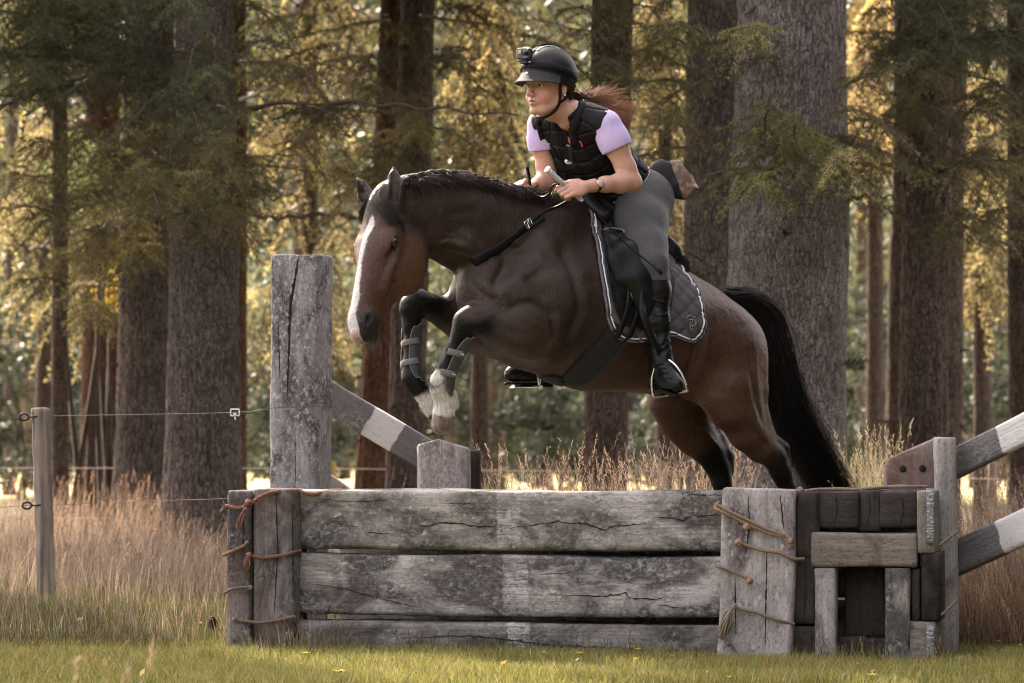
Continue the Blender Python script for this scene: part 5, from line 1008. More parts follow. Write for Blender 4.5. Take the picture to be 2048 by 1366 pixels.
# short coat hairs lying on the body: break the outline and the sheen
def coat_hairs(V, F, C, n, rs):
    a = V[F[:, 0]]; b = V[F[:, 1]]; c = V[F[:, 2]]; d = V[F[:, 3]]; fi = rs.randint(0, len(F), n); u, v = rs.rand(n, 1), rs.rand(n, 1)
    p = (a[fi] * (1 - u) + b[fi] * u) * (1 - v) + (d[fi] * (1 - u) + c[fi] * u) * v; N = np.cross(b[fi] - d[fi], a[fi] - c[fi]); N /= np.linalg.norm(N, axis=1)[:, None] + 1e-12
    cen = np.column_stack([p[:, 0], p[:, 1] * 0, np.full(n, 1.4)]); col_ = C[F[fi, 0]] * rs.uniform(.45, 1.5, (n, 1))
    flow = np.column_stack([-.75 + .5 * vnoise(p, 1.2, 61), .15 * vnoise(p, 2.0, 62), -.6 + .5 * vnoise(p, 1.5, 63)]) + rs.normal(size=(n, 3)) * .22; flow -= N * (flow * N).sum(1)[:, None]; flow /= np.linalg.norm(flow, axis=1)[:, None] + 1e-9
    L = rs.uniform(.008, .017, (n, 1)); w_ = np.cross(flow, N) * .0007; tip = p + flow * L + N * L * rs.uniform(.05, .20, (n, 1)); base = p - N * .0006
    return np.stack([base - w_, base + w_, tip], 1).reshape(-1, 3), np.arange(3 * n).reshape(-1, 3), np.repeat(np.clip(col_, 0, 1), 3, 0)
_f = hF; _b, _d, _a, _c = hV[_f[:, 1]], hV[_f[:, 3]], hV[_f[:, 0]], hV[_f[:, 2]]; _N = np.cross(_b - _d, _a - _c); _sgn = np.sign((( _a - np.array((0, 0, 1.4))) * _N)[np.abs(_a[:, 0]) < .3].sum())
if _sgn < 0: _f = _f[:, ::-1]
t = NT('coat_hair'); M_ch = t.done(t.vcol(), .6, None, spec=.1)
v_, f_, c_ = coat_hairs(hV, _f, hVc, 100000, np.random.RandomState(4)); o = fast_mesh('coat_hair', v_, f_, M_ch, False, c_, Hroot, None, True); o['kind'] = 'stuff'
# feathery white hair round the pasterns
rsf = np.random.RandomState(14); mbf = []
for p_, r_, n_ in ((PL(884, 796, .11), .036, 700), (PL(878, 770, .12), .036, 300), (PL(905, 806, .11), .026, 300), (PL(856, 808, -.1), .036, 400)):
    d = rsf.normal(size=(n_, 3)); d /= np.linalg.norm(d, axis=1)[:, None]; b_ = p_ + d * r_; t_ = b_ + d * .003 + np.array((0, 0, -1.)) * rsf.uniform(.003, .012, (n_, 1)); w_ = np.cross(t_ - b_, rsf.normal(size=(n_, 3))); w_ = w_ / np.linalg.norm(w_, axis=1)[:, None] * .0011; mbf.append(np.stack([b_ - w_, b_ + w_, t_], 1).reshape(-1, 3))
v_ = np.concatenate(mbf); fast_mesh('feather', v_, np.arange(len(v_)).reshape(-1, 3), M_ch, False, np.repeat(np.clip(np.array((.66, .62, .56)) * rsf.uniform(.6, 1.2, (len(v_) // 3, 1)), 0, 1), 3, 0), Hroot, None, True)
# ---------------------------------------------------------------- the rider
def LW(px, py, v): return l2w(PL(px, py, v))
FY = R(46)
HF = np.stack([(-math.cos(FY), -math.sin(FY), 0), (math.sin(FY), -math.cos(FY), 0), (0, 0, 1.0)], 1)   # head: columns forward, left, up
_c, _s = math.cos(R(-1)), math.sin(R(-1)); HF = HF @ np.array(((_c, 0, _s), (0, 1, 0), (-_s, 0, _c)))
HC = P(1097, 152, .42)
def hd(f, s, u): return HC + HF @ np.array((f, s, u))
NC = np.array((.85, -.53, 0)); NP = np.array((.64, -.77, 0)); FC = np.array((-.53, -.85, 0)); FP_ = np.array((-.77, -.64, 0))
pel = P(1262, 405, .80); wst = P(1222, 350, .73); che = P(1172, 292, .60); upc = P(1152, 250, .51); nbase = P(1140, 228, .47)
sh_n = P(1214, 250, .39); sh_f = P(1083, 250, .58)
el_n = P(1264, 364, .40); wr_n = P(1187, 371, .27); ha_n = P(1153, 377, .235)
el_f = P(1096, 362, .60); wr_f = P(1068, 374, .50); ha_f = P(1053, 371, .465)
hip_n = LW(1283, 412, .10); kn_n = LW(1301, 526, .30); an_n = LW(1322, 722, .335); he_n = LW(1316, 752, .32); to_n = LW(1352, 770, .43)
hip_f = LW(1225, 412, -.10); kn_f = kn_n - HN * .62 + HH * .05; an_f = LW(1078, 722, -.33); to_f = LW(1024, 748, -.34)
print('thigh', np.linalg.norm(hip_n - kn_n), 'shin', np.linalg.norm(kn_n - an_n), 'uarm', np.linalg.norm(sh_n - el_n), 'farm', np.linalg.norm(el_n - wr_n), np.linalg.norm(sh_f - el_f), np.linalg.norm(el_f - wr_f))
def mid(a, b, t): return a * (1 - t) + b * t
def ax_frame(up, side):
    up = up / np.linalg.norm(up); side = side - up * (side @ up); side /= np.linalg.norm(side); return np.stack([np.cross(side, up), side, up], 1)
TA = ax_frame(upc - wst, NC); PA = ax_frame(wst - pel, NP)
def torso(S, g=0.0, k=.05):
    S.ell(pel, (.125 + g, .165 + g, .13 + g), k, PA)
    S.ell(mid(pel, wst, .55), (.108 + g, .148 + g, .12 + g), k, PA)
    S.ell(wst, (.098 + g, .128 + g, .12 + g), k, TA)
    S.ell(mid(wst, che, .6), (.108 + g, .138 + g, .12 + g), k, TA)
    S.ell(che, (.115 + g, .150 + g, .12 + g), k, TA)
    S.ell(mid(che, upc, .7), (.100 + g, .152 + g, .085 + g), k, TA)
    S.ell(che - TA[:, 2] * .015 + TA[:, 0] * .07 , (.06 + g, .115 + g, .065 + g), k, TA)       # bust
    S.cone(mid(nbase, sh_n, .15), mid(nbase, sh_n, .9), .052 + g, .046 + g, k)
    S.cone(mid(nbase, sh_f, .15), mid(nbase, sh_f, .9), .052 + g, .046 + g, k)
def leg(S, hip, kn, an, g=0.0, k=.04, upper=True, lower=True):
    if upper: S.chain([(*hip, .105 + g), (*(mid(hip, kn, .35) + np.array((-.018, 0, 0))), .104 + g), (*(mid(hip, kn, .75) + np.array((-.012, 0, 0))), .082 + g), (*kn, .062 + g)], k)
    if lower: S.chain([(*kn, .056 + g), (*(mid(kn, an, .28) + np.array((.006, .012, 0))), .057 + g), (*mid(kn, an, .6), .043 + g), (*an, .036 + g)], k)
def arm_rows(sh, el, wr, g=0.0):
    return [(*sh, .050 + g), (*mid(sh, el, .35), .050 + g), (*mid(sh, el, .75), .041 + g), (*el, .038 + g), (*mid(el, wr, .3), .040 + g), (*mid(el, wr, .7), .031 + g), (*wr, .0245 + g)]

def fingers(S, palm, across, fwd, nrm, ra=.0088, curls=(1, 1, 1, 1), index_open=False):
    "across: index -> little finger; fwd: wrist -> knuckles; nrm: out of the back of the hand"
    across = across / np.linalg.norm(across); fwd = fwd / np.linalg.norm(fwd); nrm = nrm / np.linalg.norm(nrm)
    for i, (ln, cu) in enumerate(zip((.92, 1.0, .94, .76), curls)):
        k = palm + fwd * (.042 - .004 * abs(i - 1)) + across * (i - 1.5) * .0195 + nrm * .006
        ang = 0.0; p = k; rows = [(*(k - fwd * .02 - nrm * .004), ra * 1.05), (*k, ra * 1.1)]
        for L_, da in ((.038 * ln, .75 * cu), (.026 * ln, 1.35 * cu), (.020 * ln, 1.0 * cu)):
            ang += da; d = fwd * math.cos(ang) - nrm * math.sin(ang) + across * (.5 - i) * .03
            p = p + d * L_; rows.append((*p, ra * (.97 if L_ > .03 else .88)))
        S.chain(rows, .003)
def build_person():
    S = Sculpt((-.05, -.02, .93), (.86, 1.22, 2.50), .0045)
    torso(S, -.012)
    leg(S, hip_n, kn_n, an_n, -.012); leg(S, hip_f, kn_f, an_f, -.012)
    S.chain([(*an_n, .03), (*he_n, .03), (*to_n, .026)], .02); S.chain([(*an_f, .03), (*to_f, .026)], .02)
    S.chain(arm_rows(sh_f, el_f, wr_f), .02); S.chain(arm_rows(sh_n, el_n, wr_n), .02)
    # neck
    S.chain([(*nbase, .062), (*hd(-.030, 0, -.125), .053), (*hd(-.020, 0, -.06), .058)], .03)
    S.cone(hd(-.02, .05, -.07), nbase + TA[:, 0] * .06 - TA[:, 1] * .01, .012, .012, .02)
    head_parts(S)
    return S
def head_parts(S, k=.015):
    def e(f, s, u, r, k=.015, mode='add'): S.ell(hd(f, s, u), r, k, HF, mode)
    e(-.004, 0, .015, (.094, .076, .095), .02)
    e(.030, 0, -.045, (.062, .066, .075), .03)                     # face
    e(.035, 0, -.100, (.053, .055, .052), .03)                     # jaw
    e(.068, 0, -.146, (.019, .022, .017), .025)                    # chin
    S.cone(hd(.055, .030, -.148), hd(-.005, .055, -.105), .014, .018, .025); S.cone(hd(.055, -.030, -.148), hd(-.005, -.055, -.105), .014, .018, .025)
    e(.058, .036, -.088, (.024, .025, .028), .02); e(.058, -.036, -.088, (.024, .025, .028), .02)     # cheeks
    e(.082, 0, -.022, (.018, .05, .014), .015)                     # brow
    S.chain([(*hd(.090, 0, -.035), .0075), (*hd(.103, 0, -.060), .008), (*hd(.116, 0, -.081), .0105)], .012)
    e(.106, .012, -.086, (.010, .008, .0075), .006); e(.106, -.012, -.086, (.010, .008, .0075), .006)
    e(.087, 0, -.112, (.010, .024, .017), .015)
    S.cone(hd(.097, .014, -.1085), hd(.1005, 0, -.1070), .0042, .0052, .005); S.cone(hd(.097, -.014, -.1085), hd(.1005, 0, -.1070), .0042, .0052, .005)
    S.cone(hd(.095, .010, -.1200), hd(.0985, 0, -.1210), .0048, .0062, .005); S.cone(hd(.095, -.010, -.1200), hd(.0985, 0, -.1210), .0048, .0062, .005)
    e(.103, 0, -.1140, (.013, .016, .0022), .003, 'sub')
    for s in (1, -1):
        e(.088, .033 * s, -.048, (.012, .0185, .0105), .008, 'sub')
        e(.113, .0075 * s, -.0925, (.005, .0035, .003), .003, 'sub')
        e(.0695, .034 * s, -.048, (.0165, .0165, .0150), .003)        # lids round the ball
        e(.086, .034 * s, -.0485, (.010, .0135, .0050), .002, 'sub')
        # ear
        e(-.012, .078 * s, -.055, (.017, .008, .030), .006); e(-.008, .085 * s, -.053, (.010, .006, .020), .004, 'sub')
PS = build_person()
def hands(S):
    # near hand: back of the hand towards the camera, closed on whip and rein
    f = P(1124, 381, .205) - wr_n; nr = np.array((-.25, -.9, .35))
    S.chain([(*wr_n, .0245), (*mid(wr_n, ha_n, .5), .026)], .015)
    fw = f / np.linalg.norm(f); ac = np.cross(fw, nr); ac /= np.linalg.norm(ac); ac = -ac if ac[2] > 0 else ac; nn = np.cross(ac, fw); nn = nn if nn @ nr > 0 else -nn
    S.ell(ha_n - fw * .006, (.040, .040, .0175), .015, np.stack([fw, ac, nn], 1)); S.ell(ha_n + fw * .018 - ac * .002, (.026, .039, .016), .012, np.stack([fw, ac, nn], 1))
    fingers(S, ha_n, ac, fw, nn, .0092, (.72, 1, 1, 1))
    t0 = ha_n - fw * .022 - ac * .030; S.chain([(*t0, .014), (*(t0 + fw * .028 - ac * .012 - nn * .012), .012), (*(t0 + fw * .056 - ac * .008 - nn * .022), .0098), (*(t0 + fw * .078 + ac * .002 - nn * .026), .0082)], .008)
    # far hand
    f = ha_f - wr_f; fw = f / np.linalg.norm(f); nr = np.array((.5, .75, .4)); ac = np.cross(fw, nr); ac /= np.linalg.norm(ac); ac = -ac if ac[2] > 0 else ac; nn = np.cross(ac, fw); nn = nn if nn @ nr > 0 else -nn
    S.chain([(*wr_f, .0245), (*mid(wr_f, ha_f, .5), .026)], .015)
    S.ell(ha_f - fw * .006, (.038, .038, .0175), .015, np.stack([fw, ac, nn], 1))
    fingers(S, ha_f, ac, fw, nn, .0090, (1, 1, 1, 1))
    t0 = ha_f - fw * .022 - ac * .030; S.chain([(*t0, .014), (*(t0 + fw * .028 - ac * .012 - nn * .012), .012), (*(t0 + fw * .056 - ac * .004 - nn * .022), .0096), (*(t0 + fw * .074 + ac * .006 - nn * .024), .0082)], .008)
hands(PS)
pV, pF = PS.mesh(1); print('person', len(pV))
Rroot = empty('person', (pel[0], pel[1], 0)); RI = Matrix.Translation(-Rroot.location)
tag(Rroot, 'rider in black helmet, quilted vest, lavender shirt and grey breeches leaning forward on the horse', 'person')
def skin_colors(V):
    c = np.tile(np.array((.50, .285, .21)), (len(V), 1))
    q = (V - HC) @ HF; f, s, u = q.T
    n = vnoise(V, 9, 11)
    onh = (np.abs(s) < .1) & (u > -.19) & (f > -.13)
    for sg in (1, -1):
        d = np.sqrt(((f - .07) / 1.3) ** 2 + (s - .045 * sg) ** 2 + (u + .088) ** 2); c = mixc(c, (.58, .22, .185), .75 * smooth01(-d, -.042, -.006) * onh)
    d = np.sqrt((f - .116) ** 2 + s ** 2 + (u + .084) ** 2); c = mixc(c, (.56, .25, .20), .4 * smooth01(-d, -.022, -.006))
    lip = smooth01(-np.sqrt((s / .0225) ** 2 + ((u + .1145) / .0105) ** 2), -1.1, -.8) * (f > .082); c = mixc(c, (.40, .145, .13), lip * .8)
    for sg in (1, -1):
        x = (s * sg - .034) / .021; br = smooth01(-np.abs(u + .028 - .003 * x * -1 + .004 * x * x), -.0045, -.002) * (np.abs(x) < 1.05) * (f > .045); c = mixc(c, (.05, .028, .018), br * .9)
        lid = smooth01(-np.sqrt(((s * sg - .034) / .0165) ** 2 + ((u + .0462) / .0080) ** 2), -1.1, -.8) * (f > .06); c = mixc(c, (.10, .05, .035), lid * .85)
    c *= (1 + .05 * n)[:, None]
    d = np.minimum(np.linalg.norm(V - ha_n, axis=1), np.linalg.norm(V - ha_f, axis=1)); c = mixc(c, (.55, .30, .24), .5 * smooth01(-d, -.08, -.03))
    return np.clip(c, 0, 1)
def skin_material():
    t = NT('skin'); v = t.coords(); n = t.noise(v, 180, 5); m = t.noise(v, 22, 4)
    c = t.mix(.35, t.vcol(), t.ramp(m, [(.3, (.78, .70, .68)), (.7, 1.0)]), 'MULTIPLY')
    return t.done(c, t.ramp(m, [(.3, .42), (.7, .55)]), t.bump(n, .12, .0008), sss=(.12, (1.0, .35, .2), .006), spec=.4)
M_skin = skin_material()
person_body = fast_mesh('body', pV, pF, M_skin, True, skin_colors(pV), Rroot, RI)

# ---- clothing
def cloth_mat(name, c, rough=.8, weave=900, fold=18, fstr=.35, fdist=.02, sheen=.3, var=.12, spec=.3, stretch=(1, 1, 1)):
    t = NT(name); v = t.coords(); vs = t.n('Mapping', {'Vector': v, 'Scale': stretch}).outputs[0]
    f = t.noise(vs, fold, 3, .5, .8); w_ = t.noise(v, weave, 2); g = t.noise(v, 55, 4)
    cc = t.ramp(g, [(.3, tuple(x * (1 - var) for x in c)), (.7, tuple(min(1, x * (1 + var)) for x in c))])
    nb = t.bump(f, fstr, fdist); nb = t.bump(w_, .25, .0012, nb)
    return t.done(cc, rough, nb, sheen=sheen, spec=spec)
M_breech = cloth_mat('breeches_cloth', (.062, .061, .064), .66, 1200, 12, .38, .02, .05, .06)
M_shirt = cloth_mat('lavender_cotton', (.52, .42, .68), .8, 1200, 16, .3, .02, .1, .05, stretch=(1, 1, .55))
M_vest = cloth_mat('black_nylon', (.009, .009, .010), .55, 700, 30, .35, .012, .0, .2, .15)
M_black = cloth_mat('black_webbing', (.007, .007, .008), .6, 500, 30, .2, .005, .0, .2, .15)
def leather(name, c, rough=.38, fold=20, fstr=.4, fd=.012):
    t = NT(name); v = t.coords(); vs = t.n('Mapping', {'Vector': v, 'Scale': (1, 1, 1.8)}).outputs[0]
    f = t.noise(vs, fold, 4, .55, 1.2); g = t.noise(v, 420, 3); w_ = t.noise(v, 35, 5)
    cc = t.ramp(w_, [(.3, tuple(x * .6 for x in c)), (.75, tuple(x * 1.7 for x in c))])
    nb = t.bump(f, fstr, fd); nb = t.bump(g, .2, .0008, nb)
    return t.done(cc, t.ramp(w_, [(.3, rough - .08), (.7, rough + .14)]), nb, spec=.22)
M_leather = leather('black_leather', (.006, .006, .0065))
M_boot = leather('boot_leather', (.006, .006, .0065), .30, 16, .28, .02)
M_steel = simple('steel', (.75, .75, .77), .22, 80, .1, .05, metal=1.0)
M_white = simple('white_trim', (.78, .78, .80), .55, 300, .05)

# breeches
S = Sculpt((-.05, -.02, 1.40), (.86, 1.22, 2.05), .0055)
g = .006
S.ell(pel, (.125 + g, .165 + g, .13 + g), .05, PA); S.ell(mid(pel, wst, .55), (.108 + g, .148 + g, .12 + g), .05, PA)
leg(S, hip_n, kn_n, an_n, g); leg(S, hip_f, kn_f, an_f, g)
S.ell(hip_n + np.array((.040, .05, .03)), (.095, .10, .11), .06)          # seat
S.clip(mid(pel, wst, .98), PA[:, 2]); S.clip((0, 0, kn_n[2] - .075), (0, 0, -1))
v_, f_ = S.mesh(1)
breeches = fast_mesh('breeches', v_, f_, M_breech, True, None, Rroot, RI)
# shirt: short sleeves and the collar strips
S = Sculpt((-.05, -.02, 1.75), (.80, 1.10, 2.40), .005)
torso(S, .002)
for sh, el in ((sh_n, el_n), (sh_f, el_f)): S.chain([(*sh, .060), (*mid(sh, el, .28), .062), (*mid(sh, el, .56), .060)], .03)
S.ell(nbase + TA[:, 0] * .03 - TA[:, 2] * .0, (.05, .045, .11), .02, ax_frame(TA[:, 2], NC), 'sub')
S.cone(nbase + TA[:, 0] * .07 + TA[:, 2] * .05, che + TA[:, 0] * .17 + TA[:, 2] * .03, .05, .01, .01, mode='sub')
S.clip(mid(pel, wst, .9), -PA[:, 2])
for sh, el in ((sh_n, el_n), (sh_f, el_f)):
    X, Y, Z = S.grid(); d_ = (el - sh) / np.linalg.norm(el - sh); c0 = mid(sh, el, .42 if sh is sh_n else .45)
    dd = (X - c0[0]) * d_[0] + (Y - c0[1]) * d_[1] + (Z - c0[2]) * d_[2]
    ra = np.sqrt((X - c0[0]) ** 2 + (Y - c0[1]) ** 2 + (Z - c0[2]) ** 2)
    S.phi = np.where(ra < .14, np.maximum(S.phi, np.where(((X - c0[0]) * NC[0] + (Y - c0[1]) * NC[1]) * (1 if sh is sh_n else -1) > -.07, dd, -1)), S.phi).astype(np.float32)
v_, f_ = S.mesh(1)
shirt = fast_mesh('shirt', v_, f_, M_shirt, True, None, Rroot, RI)
# vest: padded blocks
S = Sculpt((-.05, -.10, 1.75), (.80, 1.10, 2.45), .0045)
torso(S, .020)
S.ell(che + TA[:, 0] * .05 - TA[:, 2] * .03, (.085, .13, .09), .05, TA)
for sh, el, sg in ((sh_n, el_n, 1), (sh_f, el_f, -1)):
    c0 = mid(sh, el, .1) + NC * .045 * sg
    S.ell(c0 - TA[:, 2] * .02, (.075, .062, .10), .012, TA, 'sub')
    S.cone(c0, c0 + NC * .12 * sg - TA[:, 2] * .03, .07, .10, .01, mode='sub')
S.chain([(*(nbase + TA[:, 2] * .03 - TA[:, 0] * .01), .068), (*(nbase + TA[:, 2] * .09 - TA[:, 0] * .02), .085)], .012, mode='sub')
S.chain([(*(nbase + TA[:, 0] * .07 + TA[:, 2] * .03), .034), (*(che + TA[:, 0] * .15 + TA[:, 2] * .070), .015), (*(che + TA[:, 0] * .165 + TA[:, 2] * .03), .004)], .008, mode='sub')
S.clip(mid(pel, wst, .72), -PA[:, 2])
v_, f_ = S.mesh(1)
q = (v_ - che) @ TA
ang = np.arctan2(q[:, 1], q[:, 0]) * .135; hgt = q[:, 2]
def cell(x, w): return np.abs((x / w) % 1 - .5) * 2 * w / 2
ed = np.minimum(np.abs(cell(ang + .5 * .062, .062) - .031 * 0 - .031), np.abs(cell(hgt + .012 * np.sin(ang * 20), .058) - .029))
dep = np.exp(-(ed / .0045) ** 2)
cc_ = (q / (np.linalg.norm(q * (1, 1, .15), axis=1)[:, None] + 1e-6)) * (1, 1, .1)
v_ = v_ - (cc_ @ TA.T) * (dep * .009)[:, None]
vest = fast_mesh('vest', v_, f_, M_vest, True, None, Rroot, RI)
def chest_pt(px, py, off=.004, obj_v=None):
    d = np.array(((px - 1024) / FPX, 1, (HOR - py) / FPX)); hit = vest_bvh.ray_cast(Vector(CAM), Vector(d).normalized())
    return None if hit[0] is None else np.array(hit[0]) + np.array(hit[1]) * off
def bvh_of(V, F): return BVHTree.FromPolygons([tuple(p) for p in V.tolist()], [tuple(f) for f in F.tolist()])
vest_bvh = bvh_of(v_, f_)
def strip_on(fn, pts, width, mb, thick=.003, n=24, c=None):
    "flat strap following surface points given by photo positions"
    p = spline(pts, n); P3 = [fn(a, b) for a, b in p]; P3 = np.array([x for x in P3 if x is not None])
    if len(P3) < 3: return
    for _ in range(2): P3[1:-1] = (P3[:-2] + 2 * P3[1:-1] + P3[2:]) / 4
    T = np.gradient(P3, axis=0); T /= np.linalg.norm(T, axis=1)[:, None]
    nrm = np.array([(CAM - x) / np.linalg.norm(CAM - x) for x in P3]); 
    ribbon(mb, P3, nrm, width, thick, c)
def ribbon(mb, P3, nrm, width, thick, c=None):
    T = np.gradient(P3, axis=0); T /= np.linalg.norm(T, axis=1)[:, None] + 1e-9
    nrm = np.asarray(nrm) + np.zeros_like(P3); nrm = nrm - T * (nrm * T).sum(1)[:, None]; nrm /= np.linalg.norm(nrm, axis=1)[:, None] + 1e-9
    sd = np.cross(T, nrm); w_ = np.broadcast_to(np.asarray(width, float), (len(P3),))[:, None] / 2
    V = np.stack([P3 - sd * w_, P3 - sd * w_ * .9 + nrm * thick, P3 + sd * w_ * .9 + nrm * thick, P3 + sd * w_, P3 + sd * w_ - nrm * thick, P3 - sd * w_ - nrm * thick], 1).reshape(-1, 3)
    n = len(P3); i = np.arange(n - 1)[:, None]; j = np.arange(6)[None]
    F = np.stack([i * 6 + j, i * 6 + (j + 1) % 6, (i + 1) * 6 + (j + 1) % 6, (i + 1) * 6 + j], -1).reshape(-1, 4)
    b = mb.n; mb.addq(V, F, c); mb.F.setdefault(6, []).append(np.arange(6)[::-1] + b); mb.F.setdefault(6, []).append(np.arange(6) + b + (n - 1) * 6)
mb = MB()
strip_on(chest_pt, [(1165, 205), (1158, 235), (1150, 262), (1148, 292)], .03, mb, .004)
mb.build('shoulder_strap', M_black, vest); mb = MB()
strip_on(chest_pt, [(1078, 240), (1082, 262), (1092, 292)], .024, mb, .004)
mb.build('shoulder_strap', M_black, vest)
M_red = simple('red_trim', (.45, .04, .03), .6)
for a, b in (((1139, 275), (1144, 292)), ((1160, 281), (1164, 294)), ((1086, 280), (1090, 292))):
    mb = MB(); strip_on(chest_pt, [a, mid(np.array(a), np.array(b), .5), b], .008, mb, .007, 6)
    if mb.n: mb.build('red_tab', M_red, vest)
mb = MB(); strip_on(chest_pt, [(1103, 292), (1122, 322), (1150, 362)], .012, mb, .004); mb.build('zip', M_black, vest)
# oval badge with its small mark
bp = chest_pt(1139, 323, .004); bn = (CAM - bp) / np.linalg.norm(CAM - bp); Bf = frame(np.cross((0, 0, 1), bn), bn)
mb = MB(); th = np.linspace(0, 2 * np.pi, 25)[:-1]
ring = np.stack([np.cos(th) * .019, np.sin(th) * .0125, th * 0], 1)
V = np.concatenate([ring, ring * (.96, .96, 1) + (0, 0, .003)]); mb.add(V @ Bf.T + bp, [tuple(range(24, 48))] + [(i, (i + 1) % 24, 24 + (i + 1) % 24, 24 + i) for i in range(24)])
badge = mb.build('badge', M_white, vest)
mb = MB()
for pts in ([(-.010, .004), (-.006, -.005), (-.002, .004), (-.001, -.006)], [(.004, .006), (.004, -.005), (.010, -.005)], [(.000, .001), (.007, .003)]):
    pp = np.array([(a, b, .0045) for a, b in pts]) @ Bf.T + bp; mb.tube(spline(pp, 8), .0011, 5)
mb.build('badge_mark', M_black, badge)
# belt with studs
mb = MB(); bc = mid(pel, wst, .60); th = np.linspace(0, 2 * np.pi, 49)[:-1]
ringp = bc + (np.stack([np.cos(th) * .126, np.sin(th) * .165, th * 0], 1)) @ PA.T
for k_ in (-.016, .016): pass
V = []; 
for (rr, hh) in ((1.0, -.018), (1.02, -.018), (1.02, .018), (1.0, .018)):
    V.append(bc + np.stack([np.cos(th) * .126 * rr, np.sin(th) * .165 * rr, th * 0 + hh], 1) @ PA.T)
V = np.concatenate(V); i = np.arange(48); F = [np.stack([a * 48 + i, a * 48 + (i + 1) % 48, ((a + 1) % 4) * 48 + (i + 1) % 48, ((a + 1) % 4) * 48 + i], 1) for a in range(4)]
mb.addq(V, np.concatenate(F)); belt = mb.build('belt', M_black, Rroot, True, RI)
mb = MB(); rng = random.Random(3)
for a in np.linspace(0, 2 * np.pi, 74)[:-1]:
    for h_ in (-.009, .009):
        p = bc + PA @ np.array((math.cos(a) * .126 * 1.03, math.sin(a) * .165 * 1.03, h_ + .001)); o = PA @ np.array((math.cos(a), math.sin(a), 0)); 
        mb.tube([p, p + o * .003], [.0042, .002], 6)
mb.build('studs', simple('nickel_studs', (.85, .80, .68), .25, 50, .1, .05, metal=1.0), belt, True)
# tall boots
def boot(name, kn, an, heel, toe, near):
    rt = None
    lo = np.minimum.reduce([kn, an, heel, toe]) - .11; hi = np.maximum.reduce([kn, an, heel, toe]) + .11
    S = Sculpt(lo, hi, .005)
    S.chain([(*kn, .066), (*(mid(kn, an, .28) + np.array((.006, .012, 0))), .064), (*mid(kn, an, .6), .051), (*mid(kn, an, .85), .042), (*an, .043)], .03)
    fw = toe - heel; fw[2] *= .4; fw = fw / np.linalg.norm(fw)
    S.chain([(*an, .042), (*mid(an, heel, .8), .038)], .03)
    S.cone(heel - fw * .01, mid(heel, toe, .6), .034, .040, .03); S.cone(mid(heel, toe, .6), toe, .040, .034, .02)
    S.cone(an + fw * .01, mid(heel, toe, .75) + np.array((0, 0, .01)), .038, .032, .03)
    dn = np.cross(fw, np.cross((0, 0, 1), fw)); dn = dn / np.linalg.norm(dn); dn = dn if dn[2] < 0 else -dn
    S.clip(mid(heel, toe, .5) + dn * .033, dn); S.clip(kn + np.array((0, 0, -.052)), (.15, 0, 1))
    v_, f_ = S.mesh(1)
    # creases round the ankle and down the shaft
    t = ((v_ - kn) @ (an - kn)) / ((an - kn) @ (an - kn))
    nr = v_ - (kn + np.clip(t, 0, 1)[:, None] * (an - kn)); nr /= np.linalg.norm(nr, axis=1)[:, None] + 1e-9
    w1 = np.sin(t * 60 + 3 * np.sin(v_[:, 0] * 40) + vnoise(v_, 8, 4) * 2) * smooth01(-np.abs(t - .82), -.35, -.05)
    v_ = v_ + nr * (w1 * .0018)[:, None]
    b = fast_mesh(name, v_, f_, M_boot, True, None, Rroot, RI)
    m = MB(); W = np.array([mid(heel, toe, q_) + dn * .035 for q_ in (-.15, .0, .3, .5, .8, 1.1, 1.22)]); sdv = np.cross(fw, dn)
    ws = [.022, .030, .026, .036, .038, .026, .010]
    V = np.concatenate([np.stack([p_ - sdv * w_, p_ + sdv * w_, p_ + sdv * w_ + dn * .010, p_ - sdv * w_ + dn * .010]) for p_, w_ in zip(W, ws)]); F = []
    for i in range(6):
        for j in range(4): F.append((i * 4 + j, i * 4 + (j + 1) % 4, i * 4 + 4 + (j + 1) % 4, i * 4 + 4 + j))
    F += [(0, 1, 2, 3), (24, 25, 26, 27)]
    m.add(V, F); m.box(mid(heel, toe, -.02) + dn * .047, (.055, .05, .016), frame(fw, -dn)); m.build('sole', M_black, b)
    return b, v_, f_
boot_n, bnV, bnF = boot('boot', kn_n, an_n, he_n, to_n, True)
he_f = an_f + np.array((.02, .02, -.055)); boot_f, _, _ = boot('boot', kn_f, an_f, he_f, to_f, False)
bb = bvh_of(bnV, bnF)
def boot_pt(px, py, off=.002):
    d = np.array(((px - 1024) / FPX, 1, (HOR - py) / FPX)); hit = bb.ray_cast(Vector(CAM), Vector(d).normalized())
    return None if hit[0] is None else np.array(hit[0]) + np.array(hit[1]) * off
mb = MB()
for y0, xx in ((727, (1313, 1326)), (736, (1315, 1331)), (746, (1318, 1337)), (756, (1322, 1343))):
    strip_on(boot_pt, [(xx[0], y0 + 5), (sum(xx) / 2, y0), (xx[1], y0 + 1)], .003, mb, .002, 8)
if mb.n: mb.build('laces', M_black, boot_n)
mb = MB(); strip_on(boot_pt, [(1290, 585), (1312, 600), (1332, 606)], .012, mb, .003, 10); strip_on(boot_pt, [(1300, 624), (1318, 632), (1334, 626)], .006, mb, .003, 10)
if mb.n: mb.build('strap', M_leather, boot_n)
# knee wrinkles of the breeches above the boot: a soft rolled band
mb = MB(); kk = kn_n + np.array((0, 0, -.058)); th = np.linspace(0, 2 * np.pi, 33)[:-1]

